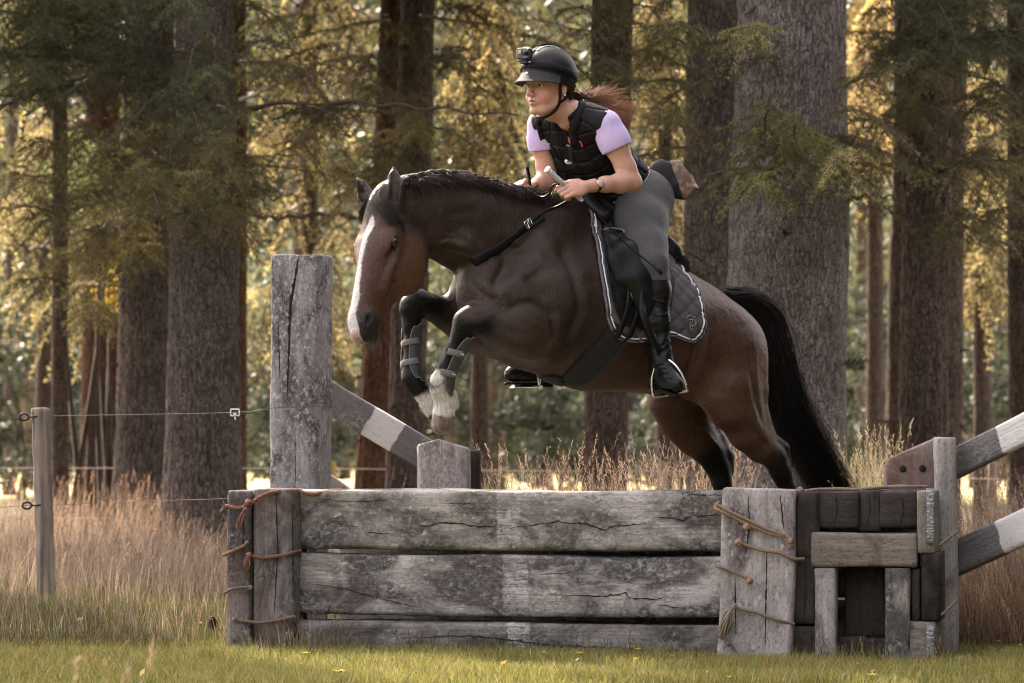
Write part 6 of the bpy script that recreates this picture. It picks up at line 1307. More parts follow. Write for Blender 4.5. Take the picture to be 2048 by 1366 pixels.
# helmet -----------------------------------------------------------
t = NT('helmet_shell'); v = t.coords(); nz = t.noise(v, 500, 2); M_shell = t.done((.008, .008, .009), .5, t.bump(nz, .15, .0006), spec=.3)
t = NT('helmet_peak'); v = t.coords(); nz = t.noise(v, 700, 3); M_peak = t.done((.035, .035, .039), .75, t.bump(nz, .3, .0008), spec=.25)
def dome(mb, r, z0, z1, na=48, nz_=14, off=0.0, tilt=0.0, flare=0):
    "a band of the helmet ellipsoid between two heights, as a shell"
    th = np.linspace(0, 2 * np.pi, na + 1)[:-1]; zs = np.linspace(z0, z1, nz_); V = []
    for z in zs:
        rr = math.sqrt(max(0, 1 - (z / r[2]) ** 2)) if z < r[2] else 0
        V.append(np.stack([np.cos(th) * (r[0] + off) * rr, np.sin(th) * (r[1] + off) * rr, z + tilt * np.cos(th) * (1 - (z - z0) / (z1 - z0))], 1))
    V = np.concatenate(V); i = np.arange(nz_ - 1)[:, None]; j = np.arange(na)[None]
    F = np.stack([i * na + j, i * na + (j + 1) % na, (i + 1) * na + (j + 1) % na, (i + 1) * na + j], -1).reshape(-1, 4)
    mb.addq(V @ HF.T + HC + HF @ HOFF, F)
HOFF = np.array((-.005, 0, .018)); HR_ = np.array((.126, .104, .104))
mb = MB(); dome(mb, HR_, -.055, .1039, 48, 20, 0, .012); 
shell = mb.build('helmet', M_shell, Rroot, True, RI)
mb = MB(); dome(mb, HR_, -.055, .06, 48, 10, -.012, .012); mb.build('lining', M_black, shell, True)
# rim roll
th = np.linspace(0, 2 * np.pi, 49)[:-1]
def hp_(f, s, u): return HC + HF @ (HOFF + np.array((f, s, u)))
mb = MB(); rr = math.sqrt(1 - (.055 / .104) ** 2); mb.tube([hp_(math.cos(a) * .126 * rr, math.sin(a) * .104 * rr, -.055 + .012 * math.cos(a)) for a in th], .006, 8, closed=True); mb.build('rim', M_shell, shell, True)
# peak
mb = MB(); V = []; n_ = 25
for j in range(7):
    q_ = j / 6
    for i in range(n_):
        a = R(-76) + R(152) * i / (n_ - 1); c_ = max(0, math.cos(a)) ** .8
        f0, s0 = math.cos(a) * .118, math.sin(a) * .098
        ext = .050 * c_ * q_; f1 = f0 + ext * 1.0 + .004; s1 = s0 * (1 + .10 * q_); z1 = -.030 + .032 * c_ * (1 - q_) * (1 - q_) - .022 * q_ - .006 * (1 - c_) - .0 + .010 * c_ * 0
        V.append((f1, s1, z1))
V = np.array(V); i = np.arange(6)[:, None]; j = np.arange(n_ - 1)[None]; F = np.stack([i * n_ + j, i * n_ + j + 1, (i + 1) * n_ + j + 1, (i + 1) * n_ + j], -1).reshape(-1, 4)
Vb = V - (0, 0, .004); nn_ = len(V); Fall = np.concatenate([F, F[:, ::-1] + nn_]); er = np.arange(n_ - 1) + 6 * n_
Fall = np.concatenate([Fall, np.stack([er, er + nn_, er + 1 + nn_, er + 1], 1)])
mb.addq(np.concatenate([V, Vb]) @ HF.T + HC + HF @ HOFF, Fall); peak = mb.build('peak', M_peak, shell, True)
mb = MB(); bp = hp_(.146, .012, -.020); mb.tube([bp, bp + HF @ np.array((.004, .001, .002))], [.0065, .005], 12); mb.build('button', M_white, peak, True)
# pale stripe over the crown and elastic bands of the camera mount
def over(a0, a1, s0, w_, off, mb, n=22):
    P3 = []; N3 = []
    for a in np.linspace(R(a0), R(a1), n):
        sc_ = math.sqrt(max(0, 1 - (s0 / .104) ** 2)); v3 = np.array((math.cos(a) * (.126 + off) * sc_, s0, math.sin(a) * (.104 + off) * sc_)); P3.append(hp_(*v3)); N3.append(HF @ np.array((math.cos(a) / .126, s0 / .0108, math.sin(a) / .104)))
    ribbon(mb, np.array(P3), np.array(N3), w_, .002)
mb = MB(); over(48, 150, .006, .016, .002, mb); mb.build('stripe', simple('pale_stripe', (.55, .60, .62), .4), shell, True)
mb = MB(); P3 = []; N3 = []
for a in np.linspace(0, 2 * np.pi, 49):
    z = .018 - .050 * (1 - math.cos(a)) / 2; rr = math.sqrt(1 - (z / .104) ** 2); P3.append(hp_(math.cos(a) * .129 * rr, math.sin(a) * .107 * rr, z)); N3.append(HF @ np.array((math.cos(a), math.sin(a) * 1.2, z / .104)))
ribbon(mb, np.array(P3), np.array(N3), .028, .002); over(12, 168, -.012, .022, .004, mb); mb.build('elastic_band', M_black, shell, True)
mb = MB(); over(70, 105, -.012, .030, .009, mb, 6); mb.build('buckle', M_black, shell, True)
# chin harness
def htube(pts, r, n=16): mb.tube(spline(np.array([hd(*p) for p in pts]), n), r, 6)
for sg in (1, -1):
    mb = MB(); P3 = spline(np.array([hd(.012, .083 * sg, -.03), hd(.014, .081 * sg, -.075), hd(.010, .074 * sg, -.115), hd(.022, .058 * sg, -.150), hd(.040, .030 * sg, -.172), hd(.046, 0, -.178)]), 18)
    ribbon(mb, P3, (P3 - hd(.0, 0, -.10)), .012, .0022); P3 = spline(np.array([hd(-.045, .078 * sg, -.045), hd(-.030, .078 * sg, -.085), hd(.002, .075 * sg, -.112)]), 10); ribbon(mb, P3, (P3 - hd(0, 0, -.1)), .010, .0022)
    mb.build('chin_strap', M_black, shell, True)
# eyes
t = NT('eye_white'); M_eye = t.done((.72, .68, .66), .15, spec=.5)
t = NT('iris'); M_iris = t.done((.035, .022, .014), .1, spec=.6)
def ball(c, r, mb, n=14):
    th = np.linspace(0, np.pi, n); ph = np.linspace(0, 2 * np.pi, 2 * n + 1)[:-1]
    V = np.array([(math.sin(a) * math.cos(b), math.sin(a) * math.sin(b), math.cos(a)) for a in th for b in ph]) * np.asarray(r) + c
    m = 2 * n; i = np.arange(n - 1)[:, None]; j = np.arange(m)[None]; F = np.stack([i * m + j, (i + 1) * m + j, (i + 1) * m + (j + 1) % m, i * m + (j + 1) % m], -1).reshape(-1, 4); mb.addq(V, F)
for sg in (1, -1):
    mb = MB(); ec = hd(.0725, .034 * sg, -.0485); ball(ec, .0120, mb); ey = mb.build('eye', M_eye, Rroot, True, RI)
    mb = MB(); gz = HF @ np.array((.96, -.22, .05)); ball(ec + gz * .0058, .0076, mb, 10); mb.build('iris', M_iris, ey, True)
# earring stud
mb = MB(); ball(hd(-.006, .088, -.083), .0045, mb, 8); mb.build('earring', M_white, Rroot, True, RI)
# watch
mb = MB(); ad = (wr_n - el_n) / np.linalg.norm(wr_n - el_n); wc = mid(el_n, wr_n, .93); A1 = np.cross(ad, (0, 0, 1)); A1 /= np.linalg.norm(A1); A2 = np.cross(ad, A1)
th = np.linspace(0, 2 * np.pi, 31); P3 = np.array([wc + (A1 * math.cos(a) + A2 * math.sin(a)) * .0268 for a in th]); ribbon(mb, P3, P3 - wc, .016, .0015)
watch = mb.build('watch', M_black, Rroot, True, RI)
o = (CAM - wc); o -= ad * (o @ ad); o /= np.linalg.norm(o); o = o + np.array((0, 0, .25)); o -= ad * (o @ ad); o /= np.linalg.norm(o); fc = wc + o * .026
mb = MB(); mb.tube([fc, fc + o * .006], [.0185, .0175], 24); mb.build('watch_case', simple('rose_gold', (.75, .45, .33), .25, 50, .1, .05, metal=1.0), watch, True)
mb = MB(); mb.tube([fc + o * .006, fc + o * .0072], [.0155, .015], 24); mb.build('watch_dial', simple('dial', (.62, .45, .38), .3), watch, True)
# hair
t = NT('hair'); v = t.coords(); nz = t.noise(v, 90, 3); M_hair = t.done(t.mix(.5, t.vcol(), t.ramp(nz, [(.3, .5), (.7, 1.0)]), 'MULTIPLY'), .42, spec=.5)
rs = np.random.RandomState(5)
def strands(mb, guides, n, spread, r0, wav=.01, seg=4, n_pts=14, colr=((.03, .015, .01), (.16, .06, .03)), rand_len=.3, rs=rs):
    for _ in range(n):
        g_ = guides[rs.randint(len(guides))]; m = len(g_); k_ = rs.uniform(1 - rand_len, 1)
        off = rs.normal(size=3) * spread[0]; off2 = rs.normal(size=3) * spread[1]
        p = spline(g_, n_pts); p = p[:max(4, int(n_pts * k_))]; tt = np.linspace(0, 1, len(p))[:, None]
        ph = rs.uniform(0, 6.28, 3); p = p + off * (1 - tt) + off2 * tt ** 1.3 + wav * np.sin(tt * rs.uniform(5, 11, 3) + ph) * tt
        c = np.asarray(colr[0])[None] * (1 - tt * rs.uniform(.3, 1)) + np.asarray(colr[1])[None] * (tt * rs.uniform(.3, 1)); r = r0 * (1 - .85 * tt[:, 0] ** 1.5)
        mb.tube(p, r, seg, c, cap=False)
mb = MB()
gd = [np.array([P(1146, 192, .50), P(1165, 200, .55), P(1195, 196, .62), P(1232, 204, .70), P(1284, 214, .80)]),
      np.array([P(1146, 196, .50), P(1168, 206, .55), P(1200, 212, .60), P(1240, 226, .66), P(1286, 246, .72)]),
      np.array([P(1144, 198, .48), P(1165, 214, .52), P(1200, 230, .54), P(1235, 240, .56), P(1262, 250, .60)]),
      np.array([P(1144, 198, .50), P(1180, 216, .56), P(1222, 262, .60), P(1248, 300, .62), P(1268, 335, .64)])]
strands(mb, gd[:3], 700, (.012, .032), .0014, .018, 3, 16, ((.050, .020, .011), (.46, .18, .075)), .35)
strands(mb, gd[3:], 150, (.012, .010), .0018, .006, 3, 12, ((.018, .009, .007), (.06, .025, .016)), .3)
hair = mb.build('hair', M_hair, Rroot, True, RI, True)
mb = MB(); gd2 = [np.array([hd(-.02, .078 * 1, -.02), hd(-.045, .080, -.06), hd(-.07, .06, -.085), hd(-.095, .03, -.095)]), np.array([hd(-.06, .07, -.03), hd(-.08, .05, -.07), hd(-.10, .01, -.09)]), np.array([hd(-.09, .03, -.03), hd(-.10, .0, -.06), hd(-.105, -.02, -.09)]), np.array([hd(-.05, -.07, -.03), hd(-.08, -.05, -.07), hd(-.10, -.01, -.09)])]
strands(mb, gd2, 260, (.009, .009), .0028, .003, 4, 8, ((.022, .011, .008), (.03, .014, .010)), .1)
mb.build('hair_under_helmet', M_hair, Rroot, True, RI, True)
# action camera on the helmet -------------------------------------
camc = hp_(.145, -.004, .062); CF = HF
t = NT('camera_rubber'); M_cam = t.done((.02, .02, .022), .5)
ac = empty('action_camera', camc); tag(ac, 'small black action camera strapped to the front of the riding helmet', 'camera'); AI = Matrix.Translation(-Vector(camc))
CM = frame(CF[:, 0], (0, 0, 1)); CMr = CM @ np.array(((math.cos(R(-24)), -math.sin(R(-24)), 0), (math.sin(R(-24)), math.cos(R(-24)), 0), (0, 0, 1)))
CMr = CM @ np.array(((math.cos(R(22)), -math.sin(R(22)), 0), (math.sin(R(22)), math.cos(R(22)), 0), (0, 0, 1)))
mb = MB(); mb.box(camc, (.032, .062, .045), CMr, .004); mb.build('body', M_cam, ac, False, AI)
mb = MB(); mb.box(camc + CMr @ np.array((.0165, .012, .004)), (.006, .026, .027), CMr, .002); q0 = camc + CMr @ np.array((.0195, .012, .004)); mb.tube([q0, q0 + CMr @ np.array((.003, 0, 0))], [.009, .0085], 16)
mb.build('lens', simple('lens_glass', (.01, .01, .012), .08), ac, False, AI)
mb = MB(); mb.box(camc + CMr @ np.array((.0168, -.016, .006)), (.002, .014, .017), CMr, .0005); mb.build('screen', simple('amber_screen', (.35, .24, .08), .3), ac, False, AI)
mb = MB(); mb.box(camc + CMr @ np.array((.0168, .012, -.0165)), (.002, .020, .003), CMr); mb.build('mark', simple('grey_mark', (.4, .42, .42), .4), ac, False, AI)
mb = MB(); mb.box(camc + CMr @ np.array((-.004, .004, -.029)), (.02, .014, .016), CMr, .002); mb.box(camc + CMr @ np.array((-.014, 0, -.037)), (.05, .036, .006), CMr, .002); mb.tube([camc + CMr @ np.array((-.004, -.030, -.028)), camc + CMr @ np.array((-.004, .022, -.028))], .004, 8)
mb.build('mount', M_cam, ac, False, AI)
mb = MB(); mb.box(camc + CMr @ np.array((0, .006, .0245)), (.018, .022, .004), CMr, .001); mb.build('button', simple('shutter_button', (.6, .5, .48), .3), ac, False, AI)
# ---------------------------------------------------------------- horse: eye, mane, tail
hbvh = bvh_of(hV, hF)
def hitL(px, py):
    "near surface of the horse at a photo position, horse space: point, normal"
    o = w2l(CAM); d = np.array(((px - 1024) / FPX, 1, (HOR - py) / FPX)) @ HB.T
    h = hbvh.ray_cast(Vector(o), Vector(d).normalized())
    return (None, None) if h[0] is None else (np.array(h[0]), np.array(h[1]))
def hpt(px, py, off=.006):
    a, n = hitL(px, py); return None if a is None else l2w(a + n * off)
ZC = 1.38
def around(u, th, off=0.0):
    "surface of the trunk at u and angle th (0 = spine, + = near side), horse space"
    d = np.array((0, math.sin(th), math.cos(th))); o = np.array((u, 0, ZC + .30 * (-u) * -.35)) ; o[2] = zc(u)
    h = hbvh.ray_cast(Vector(o + d * 1.2), Vector(-d))
    p = np.array(h[0]) if h[0] is not None else o + d * .3
    return p + d * off
def zc(u): return 1.43 + .20 * u
def uth(px, py):
    a, n = hitL(px, py); return np.array((a[0], math.atan2(a[1], a[2] - zc(a[0]))))
O_, M_ = head_frame()
def HD(a, f, s): return l2w(O_ + M_ @ np.array((a, f, s)))
t = NT('horse_eye'); M_heye = t.done((.012, .007, .005), .06, spec=.8, coat=.6)
for sg in (1, -1):
    mb = MB(); ball(HD(.189, -.043, .0885 * sg), .0212, mb, 16); mb.build('eye', M_heye, Hroot, True)
    mb = MB(); P3 = spline(np.array([HD(.166, -.040, .098 * sg), HD(.178, -.026, .1045 * sg), HD(.196, -.027, .1045 * sg), HD(.213, -.044, .098 * sg)]), 12); mb.tube(P3, [.004] * 12, 6); mb.build('eyelid', simple('dark_lid', (.010, .007, .006), .5), Hroot, True)
t = NT('black_horsehair'); v = t.coords(); nz = t.noise(v, 60, 4); M_mane = t.done(t.mix(.5, t.vcol(), t.ramp(nz, [(.3, .4), (.7, 1.0)]), 'MULTIPLY'), .5, spec=.35)
rs = np.random.RandomState(8)
# plaited mane along the crest
crest = [(812, 372), (840, 366), (870, 361), (900, 360), (940, 366), (985, 378), (1030, 390), (1075, 400), (1120, 412)]
cp = []
for px, py in crest:
    v0 = .07 if px < 830 else (.06 if px < 900 else .045)
    q = None
    for dy in (-6, -3, 0, 3, 6, 10, 14, 20, 28):
        a, n = hitL(px, py + dy)
        if a is not None: q = a + n * .004; break
    cp.append(l2w(q))
cp = spline(np.array(cp), 90)
mb = MB()
for k_ in range(3):
    tt = np.arange(90) / 90 * 2 * np.pi * 13 + k_ * 2 * np.pi / 3
    off = np.stack([np.sin(tt) * .004, np.cos(tt * 2) * .009, np.sin(tt) * .016], 1)
    r = .0155 * (1 + .25 * np.sin(tt * 2 + 1)) * np.interp(np.arange(90), [0, 8, 80, 89], [.7, 1, .8, .4])
    mb.tube(cp + off + (0, 0, .004), r, 8, (.016, .009, .008))
for i in range(2600):
    k_ = rs.randint(2, 88); b = cp[k_] + rs.normal(size=3) * (.012, .010, .012); d = np.array((rs.normal() * .018 + .014, -.008 + rs.normal() * .01, -.010 + rs.normal() * .010))
    p = np.array([b, b + d * .8, b + d * 1.4 + (0, -.002, -.007)]); c = np.array((.026, .013, .010)) * rs.uniform(.4, 1.5)
    mb.tube(p, [.0013, .0011, .0005], 3, c, cap=False)
mb.build('mane', M_mane, Hroot, True, None, True)
# forelock
mb = MB()
gd = [np.array([HD(-.03, -.03, .0), HD(.02, .012, .02), HD(.055, .012, .050), HD(.11, -.015, .085), HD(.165, -.060, .100)]),
      np.array([HD(-.03, -.03, .01), HD(.02, .005, .035), HD(.055, -.005, .065), HD(.10, -.045, .092), HD(.13, -.09, .100)]),
      np.array([HD(-.03, -.03, -.01), HD(.012, .012, -.02), HD(.035, .012, -.045), HD(.065, -.005, -.075), HD(.085, -.03, -.088)])]
strands(mb, gd, 700, (.013, .012), .0014, .004, 3, 12, ((.008, .006, .005), (.016, .009, .007)), .4, rs)
mb.build('forelock', M_mane, Hroot, True, None, True)
# whiskers
mb = MB()
for i in range(22):
    b = HD(.575 + rs.normal() * .018, -.115 + rs.normal() * .018, .034 + rs.uniform(-.01, .01)); mb.tube(np.array([b, b + np.array((rs.normal() * .012, -.02, -.022)), b + np.array((rs.normal() * .02 + .008, -.026, -.048))]), [.0006, .0005, .0003], 3, (.07, .06, .055), cap=False)
mb.build('whiskers', M_mane, Hroot, True, None, True)
# tail
def TP(px, py, v): return LW(px, py, v)
mb = MB(); gs = []
L_ = [(1455, 602), (1480, 612), (1512, 640), (1532, 690), (1545, 760), (1558, 830), (1590, 900), (1620, 960), (1650, 1040), (1672, 1110)]
Rr = [(1455, 594), (1500, 592), (1545, 622), (1566, 680), (1582, 755), (1602, 820), (1642, 893), (1688, 968), (1722, 1030), (1745, 1080)]
for q in np.linspace(0, 1, 9):
    for v0 in (-.035, .0, .035):
        gs.append(np.array([TP(a[0] * (1 - q) + b[0] * q, a[1] * (1 - q) + b[1] * q, v0 * min(1, .3 + i * .25)) for i, (a, b) in enumerate(zip(L_, Rr))]))
strands(mb, gs, 3000, (.012, .026), .0017, .018, 3, 22, ((.010, .007, .007), (.006, .005, .005)), .30, rs)
strands(mb, gs[-6:] + gs[:6], 420, (.016, .045), .0012, .026, 3, 22, ((.012, .009, .008), (.012, .008, .007)), .5, rs)
mb.build('tail', M_mane, Hroot, True, None, True)

# ---------------------------------------------------------------- saddle pad
def patch(front, rear, bot, nu, nt, off, quilt=None):
    "front, rear: (u,th) curves from spine to lower corner; bot: curve between the corners"
    Fc, Rc, Bc = spline(front, nt), spline(rear, nt), spline(bot, nu); Tc = np.linspace(Fc[0], Rc[0], nu)
    s = np.linspace(0, 1, nu)[:, None, None]; t = np.linspace(0, 1, nt)[None, :, None]
    C = (1 - s) * Fc[None] + s * Rc[None] + (1 - t) * Tc[:, None] + t * Bc[:, None] - ((1 - s) * (1 - t) * Fc[0] + s * (1 - t) * Rc[0] + (1 - s) * t * Fc[-1] + s * t * Rc[-1])
    return C
def lay(C, off, sign=1):
    return np.array([[around(c[0], sign * c[1], 0) for c in row] for row in C]), C
def shellify(Pg, off, thick, qf=None):
    nu, nt = Pg.shape[:2]; dU = np.gradient(Pg, axis=0); dT = np.gradient(Pg, axis=1); N = np.cross(dU, dT); N /= np.linalg.norm(N, axis=2)[..., None] + 1e-9
    cen = np.array((0, 0, 1.4)); sg = np.sign(((Pg - cen) * N)[..., 1:].sum(2))[..., None]; N = N * np.where(sg == 0, 1, sg)
    q = 0 if qf is None else qf[..., None]
    return Pg + N * (off + thick + q), Pg + N * off, N
def grid_mesh(mb, Pt, Pb, c=None):
    nu, nt = Pt.shape[:2]; V = np.concatenate([Pt.reshape(-1, 3), Pb.reshape(-1, 3)]); n = nu * nt
    i = np.arange(nu - 1)[:, None]; j = np.arange(nt - 1)[None]; F = np.stack([i * nt + j, (i + 1) * nt + j, (i + 1) * nt + j + 1, i * nt + j + 1], -1).reshape(-1, 4)
    b = np.concatenate([np.arange(nu) * nt, (nu - 1) * nt + np.arange(1, nt), np.arange(nu - 2, -1, -1) * nt + nt - 1, np.arange(nt - 2, 0, -1)]); b2 = np.roll(b, -1)
    F = np.concatenate([F, F[:, ::-1] + n, np.stack([b, b2, b2 + n, b + n], 1)]); mb.addq(l2w(V), F, c)
PADC = simple('charcoal_quilt', (.085, .078, .086), .8, 500, .15, .2, .001, spec=.2)
fr = [uth(1182, 440), uth(1188, 470), uth(1200, 530), uth(1210, 590), uth(1218, 640), uth(1232, 668), uth(1248, 678)]
fr = [np.array((fr[0][0] - .01, 0.0)), np.array((fr[0][0], .35))] + fr
re_ = [uth(1376, 560), uth(1392, 583), uth(1402, 620), uth(1406, 650), uth(1401, 672), uth(1384, 682)]
re_ = [np.array((re_[0][0] + .02, 0.0)), np.array((re_[0][0] + .01, .3))] + re_
bo = [fr[-1], uth(1285, 678), uth(1318, 668), uth(1345, 668), uth(1365, 676), re_[-1]]
pad_root = empty('saddle_pad', HO, math.atan2(HH[1], HH[0])); tag(pad_root, 'charcoal quilted saddle pad with white piping under the black saddle', 'saddle pad')
for sgn in (1, -1):
    C = patch(fr, re_, bo, 60, 60, 0); Pg, _ = lay(C, 0, sgn)
    arc = C[..., 1] * .33; a1 = (C[..., 0] + arc) / .085; a2 = (C[..., 0] - arc) / .085
    e1 = np.abs(a1 - np.round(a1)) * .085; e2 = np.abs(a2 - np.round(a2)) * .085; ed = np.minimum(e1, e2)
    qf = -.0075 * np.exp(-(ed / .0055) ** 2) + .004 * np.minimum(ed / .03, 1)
    Pt, Pb, N = shellify(Pg, .004, .009, qf); mb = MB(); grid_mesh(mb, Pt, Pb); pn = mb.build('quilted_panel', PADC, pad_root, True)
    bd = np.concatenate([Pt[0, 4:], Pt[1:, -1], Pt[-1, ::-1][:-8]]); bn_ = np.concatenate([N[0, 4:], N[1:, -1], N[-1, ::-1][:-8]])
    cen = Pt[30, 35]; inw = cen - bd; inw /= np.linalg.norm(inw, axis=1)[:, None]
    for nm, d_, r_, mt, o_ in (('white_piping', .008, .0042, M_white, .001), ('navy_piping', .001, .0040, simple('navy_cord', (.010, .010, .03), .5), .000), ('binding', -.006, .0062, simple('grey_binding', (.13, .12, .13), .8), -.004)):
        mb = MB(); mb.tube(l2w(bd + inw * d_ + bn_ * o_), r_, 6); mb.build(nm, mt, pn, True)
    if sgn > 0: padT, padN = Pt, N
pb = bvh_of(padT.reshape(-1, 3), np.stack([(np.arange(59)[:, None] * 60 + np.arange(59)[None]).ravel() + k for k in (0, 60, 61, 1)], 1))
def padpt(px, py, off=.003):
    o = w2l(CAM); d = np.array(((px - 1024) / FPX, 1, (HOR - py) / FPX)) @ HB.T; h = pb.ray_cast(Vector(o), Vector(d).normalized())
    if h[0] is None: return None
    n = np.array(h[1]); n = n if n[1] > 0 else -n; return l2w(np.array(h[0]) + n * off)
# embroidered curl emblem in the rear corner
mb = MB()
for pts in ([(1372, 636), (1378, 631), (1388, 634), (1391, 645), (1384, 653), (1377, 650), (1379, 643)], [(1386, 632), (1382, 645), (1380, 656), (1384, 660)], [(1376, 640), (1385, 640), (1393, 648)]):
    p = [padpt(*q_, off=.006) for q_ in spline(pts, 16)]; p = [x for x in p if x is not None]
    if len(p) > 3: mb.tube(p, .0018, 5)
if mb.n: mb.build('embroidered_emblem', simple('thread', (.28, .27, .28), .5), pad_root, True)

# ---------------------------------------------------------------- saddle
sad = empty('saddle', HO, math.atan2(HH[1], HH[0])); tag(sad, 'black leather saddle with girth and steel stirrups on the horse\'s back', 'saddle')
M_sad = leather('saddle_leather', (.006, .006, .0065), .42, 14, .10, .006)
ffr = [uth(1200, 470), uth(1208, 520), uth(1216, 570), uth(1228, 615), uth(1240, 645)]; ffr = [np.array((ffr[0][0] - .03, .12)), np.array((ffr[0][0] - .01, .45))] + ffr
fre = [uth(1340, 560), uth(1338, 600), uth(1330, 640), uth(1320, 655)]; fre = [np.array((fre[0][0] + .02, .12)), np.array((fre[0][0] + .01, .5))] + fre
fbo = [ffr[-1], uth(1262, 650), uth(1290, 658), fre[-1]]
for sgn in (1, -1):
    C = patch(ffr, fre, fbo, 30, 34, 0); Pg, _ = lay(C, 0, sgn); Pt, Pb, N = shellify(Pg, .016, .007); mb = MB(); grid_mesh(mb, Pt, Pb); fl = mb.build('flap', M_sad, sad, True)
    mb = MB(); bd = np.concatenate([Pt[0, 6:], Pt[1:, -1]]); mb.tube(l2w(bd), .0045, 6); mb.build('edge_binding', M_sad, fl, True)
def LB(u, v, z): return l2w(np.array((u, v, z)))
# seat, pommel, cantle
us = [uth(1212, 470)[0], uth(1340, 560)[0]]
def top(u): return around(u, 0)[2]
S = Sculpt((us[1] - .16, -.3, 1.45), (us[0] + .12, .3, 2.0), .006)
uf, ub = us[0] + .01, us[1] - .04
n_ = 9
for i in range(n_):
    q = i / (n_ - 1); u = uf * (1 - q) + ub * q; w_ = np.interp(q, [0, .3, .6, .85, 1], [.055, .075, .12, .145, .13]); h_ = np.interp(q, [0, .12, .4, .75, 1], [.075, .055, .035, .055, .095])
    S.ell((u, 0, top(u) + h_ * .6), (.06, w_, h_ * .7 + .012), .04)
for sg in (1, -1): S.ell((ub + .01, .09 * sg, top(ub) + .02), (.05, .055, .045), .03); S.chain([(uf, .05 * sg, top(uf)), (uf - .03, .13 * sg, top(uf) - .10)] and [(uf, .05 * sg, top(uf) + .0, .03), (uf - .02, .12 * sg, top(uf) - .05, .028)], .03)
v_, f_ = S.mesh(1); fast_mesh('seat', l2w(v_), f_, M_sad, True, None, sad)
# knee block and the swelling in front of the thigh
mb = None
S = Sculpt((-.75, .05, 1.0), (.1, .60, 1.85), .006)
S.chain([(*(hitL(1236, 470)[0] + (0, .03, 0)), .030), (*(hitL(1254, 515)[0] + (0, .035, 0)), .044), (*(hitL(1270, 560)[0] + (0, .038, 0)), .046), (*(hitL(1282, 606)[0] + (0, .034, 0)), .030), (*(hitL(1288, 632)[0] + (0, .03, 0)), .014)], .06, (0, 1, 0), .62)
S.chain([(*(hitL(1208, 480)[0] + (0, .028, 0)), .024), (*(hitL(1222, 520)[0] + (0, .028, 0)), .022), (*(hitL(1232, 560)[0] + (0, .024, 0)), .014)], .05, (0, 1, 0), .6)
v_, f_ = S.mesh(1); fast_mesh('knee_block', l2w(v_), f_, M_sad, True, None, sad)
mb = MB(); p = [hpt(x, y, .05) for x, y in spline([(1200, 478), (1215, 475), (1235, 478), (1238, 484)], 8)]; mb.tube(p, .005, 6); mb.build('pommel_trim', simple('grey_trim', (.16, .15, .16), .6), sad, True)
# sheepskin behind the seat
mb = MB(); cs = LW(1350, 535, .08); b_ = np.array(cs)
for i in range(2600):
    d = rs.normal(size=3); d /= np.linalg.norm(d); o = b_ + d * (.045, .07, .045); o = o + (0, 0, 0); mb.tube(np.array([o - d * .012, o + d * .006 + rs.normal(size=3) * .002, o + d * .014 + rs.normal(size=3) * .005]), [.003, .0025, .001], 3, (.010, .010, .011), cap=False)
ball(b_, (.043, .068, .043), mb, 12); mb.build('sheepskin_roll', simple('black_fleece', (.012, .012, .013), .9), sad, True)
mb = MB(); p0 = LW(1336, 492, .10); S = Sculpt(p0 - .14, p0 + .14, .006); S.chain([(*LW(1330, 485, .08), .036), (*LW(1342, 505, .08), .042), (*LW(1350, 525, .08), .036)], .03); v_, f_ = S.mesh(1); fast_mesh('cantle', v_, f_, M_sad, True, None, sad)
# girth
gp = [uth(1240, 652), uth(1222, 682), uth(1190, 715), uth(1150, 745), uth(1112, 764)]
u_e = gp[-1][0]; gp = gp + [np.array((u_e + .035, 2.85)), np.array((u_e + .045, math.pi))]
gfull = gp + [np.array((p_[0], 2 * math.pi - p_[1])) for p_ in gp[:-1]][::-1]
gs_ = spline(gfull, 90)
Pg = []
for k_ in range(9):
    w_ = (k_ / 8 - .5) * .115; row = []
    dg = np.gradient(gs_, axis=0)
    for i in range(90):
        du, dt = dg[i][0], dg[i][1] * .36; L = math.hypot(du, dt) + 1e-9; row.append(around(gs_[i][0] - dt / L * w_, gs_[i][1] + du / L * w_ / .36))
    Pg.append(row)
Pg = np.array(Pg)
for _ in range(3): Pg[:, 1:-1] = (Pg[:, :-2] + 2 * Pg[:, 1:-1] + Pg[:, 2:]) / 4
prof = .004 * np.cos((np.arange(9) / 8 - .5) * 3.1)[:, None] - .004 * np.exp(-((np.arange(9)[:, None] - 4.6) / .6) ** 2) + np.zeros((9, 90))
Pt, Pb, N = shellify(Pg, .001, .012, prof); mb = MB(); grid_mesh(mb, Pt, Pb); mb.build('girth', simple('black_neoprene', (.007, .007, .008), .85, 700, .2, .2, .001), sad, True)
mb = MB()
for dx in (0, 22):
    P3 = np.array([hpt(x + dx, y, .028) for x, y in ((1252, 575), (1250, 610), (1240, 645), (1228, 672))]); P3 = spline(P3, 12); ribbon(mb, P3, HN, .024, .003)
mb.build('girth_straps', M_sad, sad, True)
mb = MB(); P3 = np.array([hpt(x, y, .034) for x, y in ((1250, 555), (1248, 575), (1262, 612), (1268, 622))]); mb.tube(spline(P3, 10), .002, 5); mb.build('buckle', M_steel, sad, True)
